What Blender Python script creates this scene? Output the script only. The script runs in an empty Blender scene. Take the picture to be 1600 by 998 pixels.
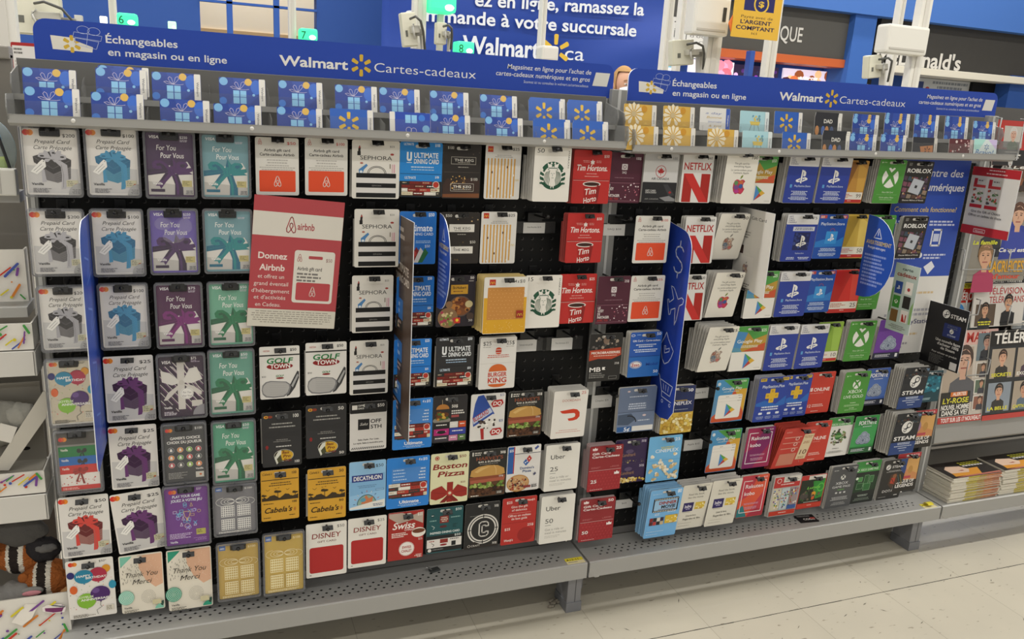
import bpy, bmesh, math, random
from math import sin, cos, pi, radians
from mathutils import Vector, Matrix
from mathutils.geometry import tessellate_polygon

scene = bpy.context.scene
COL = scene.collection
# ------------------------------------------------------------------ camera
cam_d = bpy.data.cameras.new('camera')
cam = bpy.data.objects.new('camera', cam_d); COL.objects.link(cam)
cam_d.sensor_width = 36.0
cam_d.lens = 1258.39634 / 1600 * 36.0
cam_d.clip_start = 0.02
YAW, PITCH, ROLL = 0.37162373, -0.25941756, 0.05957675
_f = Vector((sin(YAW)*cos(PITCH), cos(YAW)*cos(PITCH), sin(PITCH)))
_r0 = Vector((cos(YAW), -sin(YAW), 0)); _u0 = _r0.cross(_f)
_r = _r0*cos(ROLL) + _u0*sin(ROLL); _u = -_r0*sin(ROLL) + _u0*cos(ROLL)
cam.matrix_world = Matrix(((_r.x, _u.x, -_f.x, 0.0), (_r.y, _u.y, -_f.y, -1.76), (_r.z, _u.z, -_f.z, 1.28), (0, 0, 0, 1)))
scene.camera = cam
# ------------------------------------------------------------------ light and exposure
scene.view_settings.view_transform = 'Standard'
scene.view_settings.look = 'None'
scene.view_settings.exposure = 0.10
scene.view_settings.gamma = 1.0
scene.view_settings.use_curve_mapping = False
world = bpy.data.worlds.new('store_air'); scene.world = world
world.use_nodes = True
world.node_tree.nodes['Background'].inputs[0].default_value = (1.0, 0.985, 0.95, 1)
world.node_tree.nodes['Background'].inputs[1].default_value = 0.5
def strip_lamp(x, y, z, lx, ly, power):
    d = bpy.data.lights.new('ceiling_strip', 'AREA'); d.shape = 'RECTANGLE'; d.size = lx; d.size_y = ly
    d.energy = power; d.color = (1.0, 0.98, 0.935)
    o = bpy.data.objects.new('ceiling_strip', d); COL.objects.link(o); o.location = (x, y, z)
for yy, pw in ((-6.2, 190), (-3.2, 150), (-0.118, 360), (3.0, 300), (5.4, 260)):
    strip_lamp(2.0, yy, 4.4, 16.0, 0.12, pw)

# ------------------------------------------------------------------ materials
def lin(h):
    o = []
    for i in (0, 2, 4):
        c = int(h[i:i+2], 16) / 255
        o.append(c/12.92 if c <= .04045 else ((c+.055)/1.055)**2.4)
    return (*o, 1.0)
_M = {}
def M(h, kind='print'):
    key = (h, kind)
    if key in _M: return _M[key]
    m = bpy.data.materials.new(kind + '_' + h); m.use_nodes = True
    nt = m.node_tree; b = nt.nodes['Principled BSDF']; L = nt.links.new
    b.inputs['Base Color'].default_value = lin(h)
    rough, spec, metal = dict(print=(.42, .35, 0), paper=(.75, .25, 0), gloss=(.16, .5, 0), steel=(.45, .5, .12), plastic=(.38, .5, 0),
                              cloth=(.9, .15, 0), wall=(.7, .3, 0), skin=(.55, .35, 0), foil=(.18, .6, .75), glow=(.5, .3, 0))[kind]
    b.inputs['Roughness'].default_value = rough
    b.inputs['Specular IOR Level'].default_value = spec
    b.inputs['Metallic'].default_value = metal
    tc = nt.nodes.new('ShaderNodeTexCoord'); nz = nt.nodes.new('ShaderNodeTexNoise')
    nz.inputs['Scale'].default_value = {'cloth': 120, 'foil': 30, 'steel': 9}.get(kind, 14)
    nz.inputs['Detail'].default_value = 3
    L(tc.outputs['Object'], nz.inputs['Vector'])
    mr = nt.nodes.new('ShaderNodeMapRange'); mr.inputs['To Min'].default_value = max(.05, rough-.08); mr.inputs['To Max'].default_value = min(1, rough+.08)
    L(nz.outputs['Fac'], mr.inputs['Value']); L(mr.outputs['Result'], b.inputs['Roughness'])
    if kind in ('cloth', 'foil'):
        bp = nt.nodes.new('ShaderNodeBump'); bp.inputs['Strength'].default_value = .6; bp.inputs['Distance'].default_value = .004
        L(nz.outputs['Fac'], bp.inputs['Height']); L(bp.outputs['Normal'], b.inputs['Normal'])
    if kind == 'glow':
        b.inputs['Emission Color'].default_value = lin(h); b.inputs['Emission Strength'].default_value = 1.0
    _M[key] = m; return m
def clear_mat(name, tint, opac, rough=.08):
    if name in _M: return _M[name]
    m = bpy.data.materials.new(name); m.use_nodes = True; nt = m.node_tree; nt.nodes.clear(); L = nt.links.new
    out = nt.nodes.new('ShaderNodeOutputMaterial'); mx = nt.nodes.new('ShaderNodeMixShader')
    tr = nt.nodes.new('ShaderNodeBsdfTransparent'); pb = nt.nodes.new('ShaderNodeBsdfPrincipled')
    pb.inputs['Base Color'].default_value = lin(tint); pb.inputs['Roughness'].default_value = rough
    lf = nt.nodes.new('ShaderNodeLayerWeight'); lf.inputs['Blend'].default_value = .5; lw = nt.nodes.new('ShaderNodeMath'); lw.operation = 'POWER'; lw.inputs[1].default_value = 5; L(lf.outputs['Facing'], lw.inputs[0])
    ad = nt.nodes.new('ShaderNodeMath'); ad.operation = 'ADD'; ad.use_clamp = True; ad.inputs[1].default_value = opac+.035
    L(lw.outputs[0], ad.inputs[0]); L(ad.outputs[0], mx.inputs[0]); L(tr.outputs[0], mx.inputs[1]); L(pb.outputs[0], mx.inputs[2]); L(mx.outputs[0], out.inputs[0])
    _M[name] = m; return m
def film(): return clear_mat('clear_film', 'ffffff', .02, .10)
def rimm(): return clear_mat('clear_rim', '808186', .55, .15)
def acry(): return clear_mat('clear_acrylic', '8a8a88', .05, .06)

# ------------------------------------------------------------------ mesh helpers
class MB:
    """collects polygons with materials, then links them as ONE mesh object"""
    def __init__(s): s.v = []; s.f = []; s.m = []; s.mats = []; s.smooth = []
    def mi(s, mat):
        if mat not in s.mats: s.mats.append(mat)
        return s.mats.index(mat)
    def poly(s, pts, mat, smooth=False):
        n = len(s.v); s.v += [tuple(p) for p in pts]; s.f.append(tuple(range(n, n+len(pts)))); s.m.append(s.mi(mat)); s.smooth.append(smooth)
    def add(s, verts, faces, mat, smooth=False):
        n = len(s.v); s.v += [tuple(p) for p in verts]; k = s.mi(mat)
        for f in faces: s.f.append(tuple(i+n for i in f)); s.m.append(k); s.smooth.append(smooth)
    def bm(s, b, mat, smooth=False):
        b.verts.index_update()
        s.add([v.co[:] for v in b.verts], [[v.index for v in f.verts] for f in b.faces], mat, smooth); b.free()
    def box(s, c, d, mat, bev=0.0, rot=None):
        b = bmesh.new(); bmesh.ops.create_cube(b, size=1)
        bmesh.ops.scale(b, vec=d, verts=b.verts)
        if bev: bmesh.ops.bevel(b, geom=list(b.edges), offset=bev, segments=2, affect='EDGES', profile=.6)
        if rot is not None: bmesh.ops.transform(b, matrix=rot, verts=b.verts)
        bmesh.ops.translate(b, vec=c, verts=b.verts); s.bm(b, mat); return s
    def bb(s, x0, x1, y0, y1, z0, z1, mat, bev=0.0):
        return s.box(((x0+x1)/2, (y0+y1)/2, (z0+z1)/2), (x1-x0, y1-y0, z1-z0), mat, bev)
    def tube(s, pts, r, mat, n=8, taper=None):
        pts = [Vector(p) for p in pts]; rings = []
        for i, p in enumerate(pts):
            t = (pts[min(i+1, len(pts)-1)] - pts[max(i-1, 0)]).normalized()
            a = t.cross(Vector((0, 0, 1)));
            if a.length < .05: a = t.cross(Vector((1, 0, 0)))
            a.normalize(); b = t.cross(a); rr = r if taper is None else taper[i]
            rings.append([p + a*rr*cos(2*pi*k/n) + b*rr*sin(2*pi*k/n) for k in range(n)])
        vs = [q for rg in rings for q in rg]; fs = []
        for i in range(len(pts)-1):
            for k in range(n): fs.append((i*n+k, i*n+(k+1) % n, (i+1)*n+(k+1) % n, (i+1)*n+k))
        fs.append(tuple(range(n-1, -1, -1))); fs.append(tuple((len(pts)-1)*n+k for k in range(n)))
        s.add(vs, fs, mat, True); return s
    def ball(s, c, r, mat, u=14, v=10, rot=None):
        b = bmesh.new(); bmesh.ops.create_uvsphere(b, u_segments=u, v_segments=v, radius=1)
        bmesh.ops.scale(b, vec=r if hasattr(r, '__len__') else (r, r, r), verts=b.verts)
        if rot is not None: bmesh.ops.transform(b, matrix=rot, verts=b.verts)
        bmesh.ops.translate(b, vec=c, verts=b.verts); s.bm(b, mat, True); return s
    def prism(s, pts, y0, y1, mat):           # outline in x,z pushed from y0 (front) to y1
        n = len(pts); vs = [(x, y0, z) for x, z in pts] + [(x, y1, z) for x, z in pts]
        s.add(vs, [tuple(range(n-1, -1, -1)), tuple(range(n, 2*n))] + [(i, (i+1) % n, n+(i+1) % n, n+i) for i in range(n)], mat); return s
    def profx(s, pts, x0, x1, mat):           # outline in y,z pushed along x
        n = len(pts); vs = [(x0, y, z) for y, z in pts] + [(x1, y, z) for y, z in pts]
        s.add(vs, [tuple(range(n-1, -1, -1)), tuple(range(n, 2*n))] + [(i, (i+1) % n, n+(i+1) % n, n+i) for i in range(n)], mat); return s
    def build(s, name, parent=None, loc=None, rot=None):
        me = bpy.data.meshes.new(name); me.from_pydata(s.v, [], s.f)
        for m in s.mats: me.materials.append(m)
        me.polygons.foreach_set('material_index', s.m); me.polygons.foreach_set('use_smooth', s.smooth)
        me.update()
        o = bpy.data.objects.new(name, me); COL.objects.link(o)
        if parent: o.parent = parent
        if loc is not None: o.location = loc
        if rot is not None: o.rotation_euler = rot
        return o
def tag(o, label, cat, group=None, kind=None):
    if label: o['label'] = label
    if cat: o['category'] = cat
    if group: o['group'] = group
    if kind: o['kind'] = kind
    return o
def thing(name, label, cat, loc=(0, 0, 0), rot=None, group=None):
    o = bpy.data.objects.new(name, None); COL.objects.link(o); o.location = loc; o.empty_display_size = .02
    if rot: o.rotation_euler = rot
    return tag(o, label, cat, group)
def struct(o, label=None): o['kind'] = 'structure'; (label and o.__setitem__('label', label)); return o

# ------------------------------------------------------------------ lettering
_G = {}
def glyphs(text, bold=0.0, shear=0.0):
    bold = min(bold, .024)
    k = (text, bold, shear)
    if k not in _G:
        cu = bpy.data.curves.new('lettering', 'FONT'); cu.body = text; cu.size = 1; cu.resolution_u = 3; cu.offset = bold; cu.shear = shear; cu.fill_mode = 'FRONT'
        o = bpy.data.objects.new('lettering', cu); me = o.to_mesh()
        vs = [v.co[:2] for v in me.vertices]; fs = [tuple(p.vertices) for p in me.polygons]
        fs = [f if me.polygons[i].normal.z > 0 else f[::-1] for i, f in enumerate(fs)]
        o.to_mesh_clear(); bpy.data.objects.remove(o); bpy.data.curves.remove(cu)
        xs = [v[0] for v in vs] or [0, 1]
        _G[k] = (vs, fs, min(xs), max(xs))
    return _G[k]
CAP = max(v[1] for v in glyphs('H')[0])

def rrect(x0, z0, x1, z1, r, n=4):
    r = min(r, (x1-x0)/2, (z1-z0)/2); o = []
    for cx, cz, a in ((x1-r, z1-r, 0), (x0+r, z1-r, 90), (x0+r, z0+r, 180), (x1-r, z0+r, 270)):
        for i in range(n+1):
            t = radians(a+90*i/n); o.append((cx+r*cos(t), cz+r*sin(t)))
    return o

class Art:
    """a printed card, panel or sheet: a solid body w x h x t whose front (towards -y) carries flat printed shapes.
       u runs 0..100 left to right, v runs 0..100 top to bottom.  Local origin: middle of the top edge."""
    def __init__(s, w, h, base, t=.0008, hole=None, r=.003, kind='print', outline=None, edge=None):
        s.w, s.h, s.t, s.kind = w, h, t, kind; s.mb = MB(); s.k = 1
        s.out = outline or rrect(-w/2, -h, w/2, 0, r)
        s.hole = None
        if hole:
            hw, hh, hz = hole; s.hole = rrect(-hw, -hz-hh, hw, -hz+hh, hh, 3)
        s.fill(s.out, base, -t/2, True)
        em = M(edge or base, kind); n = len(s.out)
        s.mb.add([(x, -t/2, z) for x, z in s.out]+[(x, t/2, z) for x, z in s.out], [(i, n+i, n+(i+1) % n, (i+1) % n) for i in range(n)]+[tuple(range(n, 2*n))], em)
    def fill(s, pts, col, y, withhole=False):
        mat = col if not isinstance(col, str) else M(col, s.kind)
        if withhole and s.hole:
            P = [[Vector((x, z, 0)) for x, z in pts], [Vector((x, z, 0)) for x, z in s.hole]]
            allp = pts+s.hole
            s.mb.add([(x, y, z) for x, z in allp], [t if ((Vector(allp[t[1]])-Vector(allp[t[0]])).cross(Vector(allp[t[2]])-Vector(allp[t[0]])) < 0) is False else t[::-1] for t in tessellate_polygon(P)], mat)
        else:
            a = sum(pts[i][0]*pts[(i+1) % len(pts)][1]-pts[(i+1) % len(pts)][0]*pts[i][1] for i in range(len(pts)))
            if a < 0: pts = pts[::-1]
            s.mb.poly([(x, y, z) for x, z in pts], mat)
    def y(s): s.k += 1; return -s.t/2 - s.k*2.5e-5
    def X(s, u): return (u-50)/100*s.w
    def Z(s, v): return -v/100*s.h
    def p(s, pts, c): s.fill([(s.X(u), s.Z(v)) for u, v in pts], c, s.y()); return s
    def r(s, u0, v0, u1, v1, c, rr=0):
        s.fill(rrect(s.X(u0), s.Z(v1), s.X(u1), s.Z(v0), rr*s.w/100, 3) if rr else [(s.X(u0), s.Z(v0)), (s.X(u0), s.Z(v1)), (s.X(u1), s.Z(v1)), (s.X(u1), s.Z(v0))], c, s.y()); return s
    def band(s, v0, v1, c):                    # full-width band, follows the rounded corners and the hang hole
        z0, z1 = s.Z(v1), s.Z(v0); e = 0.0002
        if s.hole and z1 > max(z for _, z in s.hole) and z0 < min(z for _, z in s.hole): s.fill(rrect(-s.w/2+e, z0, s.w/2-e, min(z1, -e), .0025), c, s.y(), True)
        else: s.fill(rrect(-s.w/2+e, max(z0, -s.h+e), s.w/2-e, min(z1, -e), .0015 if (v0 <= 1 or v1 >= 99) else 0.0001), c, s.y())
        return s
    def e(s, u, v, ru, c, rv=None, n=20, a0=0, a1=360):
        a = ru*s.w/100; b = a if rv is None else rv*s.w/100
        s.fill([(s.X(u)+a*cos(radians(a0+(a1-a0)*i/n)), s.Z(v)+b*sin(radians(a0+(a1-a0)*i/n))) for i in range(n if a1-a0 >= 360 else n+1)]+([(s.X(u), s.Z(v))] if a1-a0 < 180 else []), c, s.y()); return s
    def ring(s, u, v, ru, wd, c, rv=None, n=24, a0=0, a1=360):
        a = ru*s.w/100; b = a if rv is None else rv*s.w/100; d = wd*s.w/100; y = s.y(); mat = M(c, s.kind); vs = []; fs = []
        m = n+1
        for i in range(m):
            t = radians(a0+(a1-a0)*i/n)
            vs += [(s.X(u)+a*cos(t), y, s.Z(v)+b*sin(t)), (s.X(u)+(a-d)*cos(t), y, s.Z(v)+(b-d)*sin(t))]
        for i in range(n): fs.append((2*i, 2*i+2, 2*i+3, 2*i+1))
        s.mb.add(vs, fs, mat); return s
    def l(s, pts, wd, c, closed=False):        # stroke
        y = s.y(); mat = M(c, s.kind); q = [Vector((s.X(u), s.Z(v))) for u, v in pts]; d = wd*s.w/200
        if closed: q.append(q[0])
        for a, b in zip(q, q[1:]):
            if (b-a).length < 1e-7: continue
            t = (b-a).normalized(); n = Vector((-t.y, t.x))*d; a2, b2 = a, b
            s.mb.poly([(a2.x-n.x, y, a2.y-n.y), (b2.x-n.x, y, b2.y-n.y), (b2.x+n.x, y, b2.y+n.y), (a2.x+n.x, y, a2.y+n.y)], mat)
        for p_ in q: s.mb.poly([(p_.x+d*cos(i*pi/4), y, p_.y+d*sin(i*pi/4)) for i in range(8)], mat)
        return s
    def t_(s, u0, u1, v, hh, text, c, b=0.0, sh=0.0, rot=0.0):
        """lettering from u0 to u1, base line at v, capital height hh (in v units)"""
        vs, fs, x0, x1 = glyphs(text, b, sh); sx = (s.X(u1)-s.X(u0))/max(1e-6, x1-x0); sz = hh/100*s.h/CAP; y = s.y(); out = []
        cr, sr = cos(radians(rot)), sin(radians(rot)); cx = (s.X(u0)+s.X(u1))/2
        for a, d in vs:
            X = s.X(u0)+(a-x0)*sx; Z = d*sz; dx = X-cx
            out.append((cx+dx*cr-Z*sr, y, s.Z(v)+dx*sr+Z*cr))
        s.mb.add(out, fs, M(c, s.kind)); return s
    def tv(s, u, v0, v1, cap, text, c, b=0.0):                # lettering that reads downwards
        vs, fs, x0, x1 = glyphs(text, b, 0); k = (s.Z(v0)-s.Z(v1))/(x1-x0); kx = cap/100*s.w/CAP; y = s.y()
        s.mb.add([(s.X(u)+p[1]*kx, y, s.Z(v0)-(p[0]-x0)*k) for p in vs], fs, M(c, s.kind)); return s
    def fine(s, u0, v0, u1, n, dv, c, al='l', wd=.55):       # rows of print too small to read
        rnd = random.Random(int(u0*7+v0*13+n)); y = s.y(); mat = M(c, s.kind)
        for i in range(n):
            L = (u1-u0)*(.62+.38*rnd.random()); o = {'l': 0, 'c': (u1-u0-L)/2, 'r': u1-u0-L}[al]; x = u0+o
            while x < u0+o+L:
                k = min(2+rnd.random()*5, u0+o+L-x); v = v0+i*dv
                s.mb.poly([(s.X(x), y, s.Z(v)), (s.X(x), y, s.Z(v+dv*wd)), (s.X(x+k), y, s.Z(v+dv*wd)), (s.X(x+k), y, s.Z(v))][::1], mat); x += k+1.1
        return s
    def spark(s, u, v, R, c, tilt=0, wd=.30, n=6):           # six rounded rays
        for i in range(n):
            a = radians(90+60*i+tilt); q = s.w/100; cx, cz = s.X(u), s.Z(v); pts = []
            r0, r1, hw = R*.36*q, R*q, R*wd*.5*q
            for dd, ww in ((r0, .55), (r0+hw*.3, .8), (r1-hw*.6, 1), (r1-hw*.1, .75), (r1, .3), (r1, -.3), (r1-hw*.1, -.75), (r1-hw*.6, -1), (r0+hw*.3, -.8), (r0, -.55)):
                pts.append((cx+dd*cos(a)-ww*hw*sin(a), cz+dd*sin(a)+ww*hw*cos(a)))
            s.fill(pts, c, s.y())
        return s
    def qr(s, u0, v0, u1, v1, c='1c1c1c'): return s          # machine codes stay blank
    def obj(s, name, parent=None, loc=None, rot=None): return s.mb.build(name, parent, loc, rot)
# ------------------------------------------------------------------ printed card faces
W0 = 'ebe7df'; K0 = '1b1b1d'
def mc(a, u=9, v=6.5, R=6): a.e(u-3, v, R, 'd8332a'); a.e(u+4.5, v, R, 'e58a2c'); a.e(u+.8, v, R*.62, 'dc5c2a', rv=R*.8)
def dotsr(a, n, u0, v0, u1, v1, cols, r0, r1, seed=1, flat=.8):
    q = random.Random(seed)
    for i in range(n): R = r0+(r1-r0)*q.random(); a.e(u0+(u1-u0)*q.random(), v0+(v1-v0)*q.random(), R, q.choice(cols), rv=R*(flat+(1-flat)*q.random()), n=9)
def bow2(a, u, v, s, c, c2, c3=None):
    a.p([(u-2*s, v+2*s), (u-15*s, v+20*s), (u-9*s, v+22*s), (u+1*s, v+4*s)], c2); a.p([(u+1*s, v+3*s), (u+8*s, v+26*s), (u+15*s, v+26*s), (u+6*s, v+2*s)], c2)
    a.p([(u, v), (u-8*s, v-9*s), (u-19*s, v-8*s), (u-22*s, v-1*s), (u-16*s, v+5*s), (u-6*s, v+4*s)], c); a.p([(u, v), (u+7*s, v-8*s), (u+18*s, v-9*s), (u+23*s, v-3*s), (u+17*s, v+4*s), (u+6*s, v+4*s)], c)
    a.e(u-14*s, v-2*s, 5*s, c2, rv=2.6*s); a.e(u+14*s, v-3*s, 5*s, c2, rv=2.6*s); a.e(u, v, 4.2*s, c3 or c)
def k_box_card(a, amt, c1, c2, rib):
    a.p([(3, 55), (97, 60), (97, 97), (3, 97)], 'c9c7c6'); a.r(2, 1.5, 21, 11, 'e9dcd4'); mc(a)
    a.t_(72, 95, 12, 4.6, amt, '262428', .01)
    a.t_(20, 86, 22, 5.6, 'Prepaid Card', '2c2826', 0, .35); a.t_(18, 88, 31, 5.6, 'Carte Prépagée', '2c2826', 0, .35)
    a.p([(30, 58), (50, 67), (50, 80), (37, 77.5)], c2); a.p([(50, 67), (83.5, 55), (82, 75), (57, 81.5), (50, 80)], c2)
    for i in range(4): a.l([(52, 71+2.6*i), (81, 60+4*i)], .4, c1)
    a.p([(15, 42), (50, 33), (85, 46), (50, 60)], c1); a.p([(15, 42), (50, 60), (50, 68), (16.5, 51)], c1); a.p([(50, 60), (85, 46), (84, 56), (50, 68)], c1); a.l([(15.5, 42.4), (50, 60), (84.6, 46.4)], .6, c2)
    a.p([(29, 60), (34.5, 62), (37, 80), (29, 81)], rib); a.p([(56, 50), (64, 47), (77, 54), (77.5, 76), (71, 90), (63, 91), (66, 70), (65, 57)], rib); a.l([(66, 54), (69, 70), (67, 88)], .8, c2)
    for pts in ([(49, 45), (36, 36), (27, 37), (24, 42), (31, 44), (40, 44)], [(49, 44), (42, 34), (37, 32), (35, 36), (41, 42)], [(50, 44), (46, 33), (52, 31), (57, 33), (54, 42)], [(51, 44), (60, 33), (68, 33), (67, 38), (58, 43)], [(51, 45), (66, 37), (76, 40), (76, 45), (66, 47)], [(49, 45), (54, 50), (64, 49), (60, 44)], [(49, 45), (38, 45), (33, 49), (42, 50)]): a.p(pts, rib)
    a.e(32, 41, 4, c1, rv=1.8); a.e(69, 42, 4, c1, rv=1.8); a.e(53, 36, 2.6, c1, rv=2); a.e(50, 44, 4.4, rib, rv=3.4); a.l([(46, 46), (54, 46)], .8, c2)
    a.p([(9, 65), (26, 50), (32, 46), (37, 48.6), (38, 57), (20.5, 69)], 'efede9'); a.l([(15, 63.5), (30, 53)], .9, '8a888a'); a.l([(19, 65.5), (33, 56)], .9, '8a888a'); a.e(34, 49, 1, '333333')
    a.t_(9, 31, 85, 3.4, 'Vanilla', '2a2a2e', .02); a.r(73, 77, 95, 87, 'c8c4a6'); a.fine(75, 78.5, 90, 3, 2.6, '8d8a78'); a.r(89, 82, 94, 85, 'b0603a')
    a.e(100, 99, 24, 'a9a8a8', a0=90, a1=180); a.fine(11, 90, 50, 4, 1.8, '77757a'); a.fine(80, 91, 98, 4, 1.8, '6d6c70', 'r')
def k_birthday(a, foil=0):
    if foil: a.fill([(a.X(u), a.Z(v)) for u, v in ((2, 2), (98, 2), (98, 98), (2, 98))], M('c9c2b4', 'foil'), a.y())
    mc(a, 14, 6, 5.5); a.t_(70, 86, 6.5, 3.4, '$50*', '3a3a3a')
    dotsr(a, 46, 3, 10, 97, 85, ['d8332a', '3f76b8', '2a2a2a', '6aa642', 'e0a030'], .6, 1.1, 4)
    for u, v, r, rv, c in ((9, 24, 8, 9, '2c2a6e'), (84, 18, 9, 10, 'd9962e'), (95, 47, 8, 11, '2f93b4'), (13, 49, 8, 11, 'd9642e'), (66, 27, 19, 19, 'b0304a'), (36, 28, 20, 18, '2a86a8'), (38, 70, 20, 20, '84b83a'), (68, 60, 21, 20, '4a2468')):
        a.e(u, v, r, c, rv=rv)
        kk = rv*a.w/a.h; a.p([(u-2.4, v+kk+1.6), (u+2.4, v+kk+1.6), (u, v+kk-.6)], c) if r > 15 else None
    a.e(59, 54, 8, '6a4a8c', rv=7)
    a.t_(21, 51, 28.5, 3.6, 'HAPPY', 'f0eeea', .03); a.t_(40, 84, 32.5, 3.6, 'BIRTHDAY', 'f0eeea', .03)
    a.t_(20, 54, 65, 3.4, 'JOYEUX', 'e4f0d0', .03); a.t_(26, 92, 70, 3.6, 'ANNIVERSAIRE', 'f0eeea', .03)
    a.l([(68, 74), (66, 80), (70, 83), (58, 88), (60, 95)], .8, '2a2a2a'); a.r(78, 82, 95, 91, 'd8d2c4'); a.fine(79, 83.5, 92, 3, 2.4, '8a857a'); a.fine(8, 93, 55, 3, 1.8, '7a756c')
def k_bows(a):
    a.r(3, 2, 97, 22, '56524e'); mc(a, 15, 13, 6)
    for v0, c in ((25, '1f7a40'), (42, '2468b4'), (56, 'c8302a')):
        a.r(4, v0, 96, v0+22, c, 2); a.t_(9, 26, v0+7, 3.6, 'Vanilla', 'ece8e0', .02); bow2(a, 58, v0+9, .55, '2a2c2c' if c != 'c8302a' else '8a1f1c', '1c1e1e' if c != 'c8302a' else 'a02824')
    a.r(4, 70, 96, 92, 'e6e0da'); dotsr(a, 26, 6, 71, 94, 90, ['c8302a'], 1, 2, 3); bow2(a, 50, 68, .75, 'a82a24', '8a1f1c'); a.r(4, 90, 96, 97, 'c8302a'); a.fine(8, 92.5, 60, 2, 2, 'e8b8b0')
def k_thanks(a, g):
    mc(a, 13, 6, 5.5); a.t_(72, 88, 7, 3.6, '$50*', '3a3a3a')
    a.p([(42, 2), (98, 2), (98, 55), (80, 60), (58, 45), (45, 25)], 'e2b496'); a.p([(3, 2), (30, 2), (20, 12), (3, 22)], g)
    a.p([(30, 3), (55, 3), (44, 10), (34, 16), (3, 28), (3, 20)], 'e9e2d4')
    q = random.Random(5)
    for i in range(40): x = 5+q.random()*40; y = 15+q.random()*32; a.l([(x, y), (x+2.5*q.random()-1, y+2.5)], .7, '4a4640')
    for i in range(60): a.e(50+46*q.random(), 5+48*q.random(), .7, 'f0dcca', n=6)
    a.e(12, 72, 18, g, rv=20)
    for R in (16, 12.5, 9, 5.5, 2.5): a.ring(12, 72, R, .9, 'e4efe6', rv=R*1.1)
    for R in (16, 13, 10, 7, 4): 
        for i in range(int(R*2.2)): t = 2*pi*i/int(R*2.2); a.e(63+R*cos(t), 74+R*.72*sin(t), .65, '3a3834', n=5)
    a.e(97, 96, 20, g, a0=90, a1=180, rv=14); a.e(98, 88, 8, '2a4a40', a0=90, a1=250)
    a.t_(14, 88, 36, 8, 'Thank You', '2c2622', 0, .3); a.t_(28, 74, 49, 8, 'Merci', '2c2622', 0, .3)
    a.t_(6, 24, 90, 3, 'Vanilla', '3a3a3a', .02); a.r(72, 80, 92, 88, 'd0c8a4'); a.fine(6, 93, 48, 3, 1.9, '6a665c')
def k_bow_card(a, amt, bg, bow, bow2_=None, bow2=None):
    b2 = bow2
    a.t_(8, 28, 9, 4.4, 'VISA', 'f0eef0', .02, .2)
    if amt: a.t_(72, 88, 8.5, 4, amt, 'eceaf0', .01)
    a.fine(72, 10.5, 90, 2, 1.8, 'c8c0cc')
    a.t_(22, 63, 27, 8, 'For You', 'f2f0ec', 0, .12); a.t_(30, 79, 39, 8, 'Pour Vous', 'f2f0ec', 0, .12)
    a.p([(2, 62), (40, 52), (86, 44), (97, 58), (97, 97), (2, 97)], 'dcd8d2'); a.p([(2, 76), (97, 84), (97, 97), (2, 97)], 'bdb9b4')
    a.p([(2, 58), (46, 53), (46, 62), (2, 67)], b2); a.p([(59, 57), (94, 53.5), (97, 59), (90, 61), (97, 64), (62, 65.5)], bow); a.l([(6, 63), (44, 58)], .8, bow)
    a.p([(52, 56), (42, 48), (31, 43), (18, 43), (11, 48), (13, 55), (22, 57), (33, 56), (30, 51), (22, 52), (20, 48.5), (28, 47), (36, 50), (44, 58)], bow); a.p([(20, 48.5), (28, 47), (36, 50), (41, 55), (32, 56), (29, 51), (22, 52)], b2)
    a.p([(54, 56), (62, 49), (74, 44), (84, 45), (88, 50), (80, 57), (66, 58)], bow); a.p([(62, 54), (70, 48.5), (80, 48), (82, 51), (74, 55)], b2)
    a.p([(47, 58), (50, 49), (54, 38), (62, 47), (72, 43), (70, 52), (80, 56), (66, 62), (52, 64)], bow); a.p([(54, 38), (56, 50), (52, 58), (50, 49)], b2); a.l([(62, 47), (60, 57)], .8, b2)
    a.p([(50, 57), (38, 63), (26, 75), (17, 83), (25, 83), (28, 88), (40, 76), (54, 65)], bow); a.p([(38, 63), (26, 75), (33, 74), (46, 62)], b2)
    a.p([(50, 63), (65, 64), (70, 76), (75, 85), (75, 97), (57, 97), (58, 80)], b2); a.p([(56, 65), (61, 66), (66, 82), (66, 97), (61, 97), (60, 80)], bow)
    a.p([(44, 55), (52, 51), (60, 54), (62, 62), (54, 67), (46, 63)], bow); a.l([(48, 56), (50, 63)], 1, b2); a.l([(56, 55), (56, 63)], 1, b2)
    a.t_(11, 32, 81, 3.8, 'Vanilla', 'f2f0ec', .02); a.r(73, 74, 94, 84, 'c4b87a'); a.fine(75, 75.5, 90, 3, 2.4, '857c50'); a.r(7, 88, 36, 92.5, b2); a.fine(78, 90, 96, 3, 2.2, '6a686c', 'r')
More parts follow.
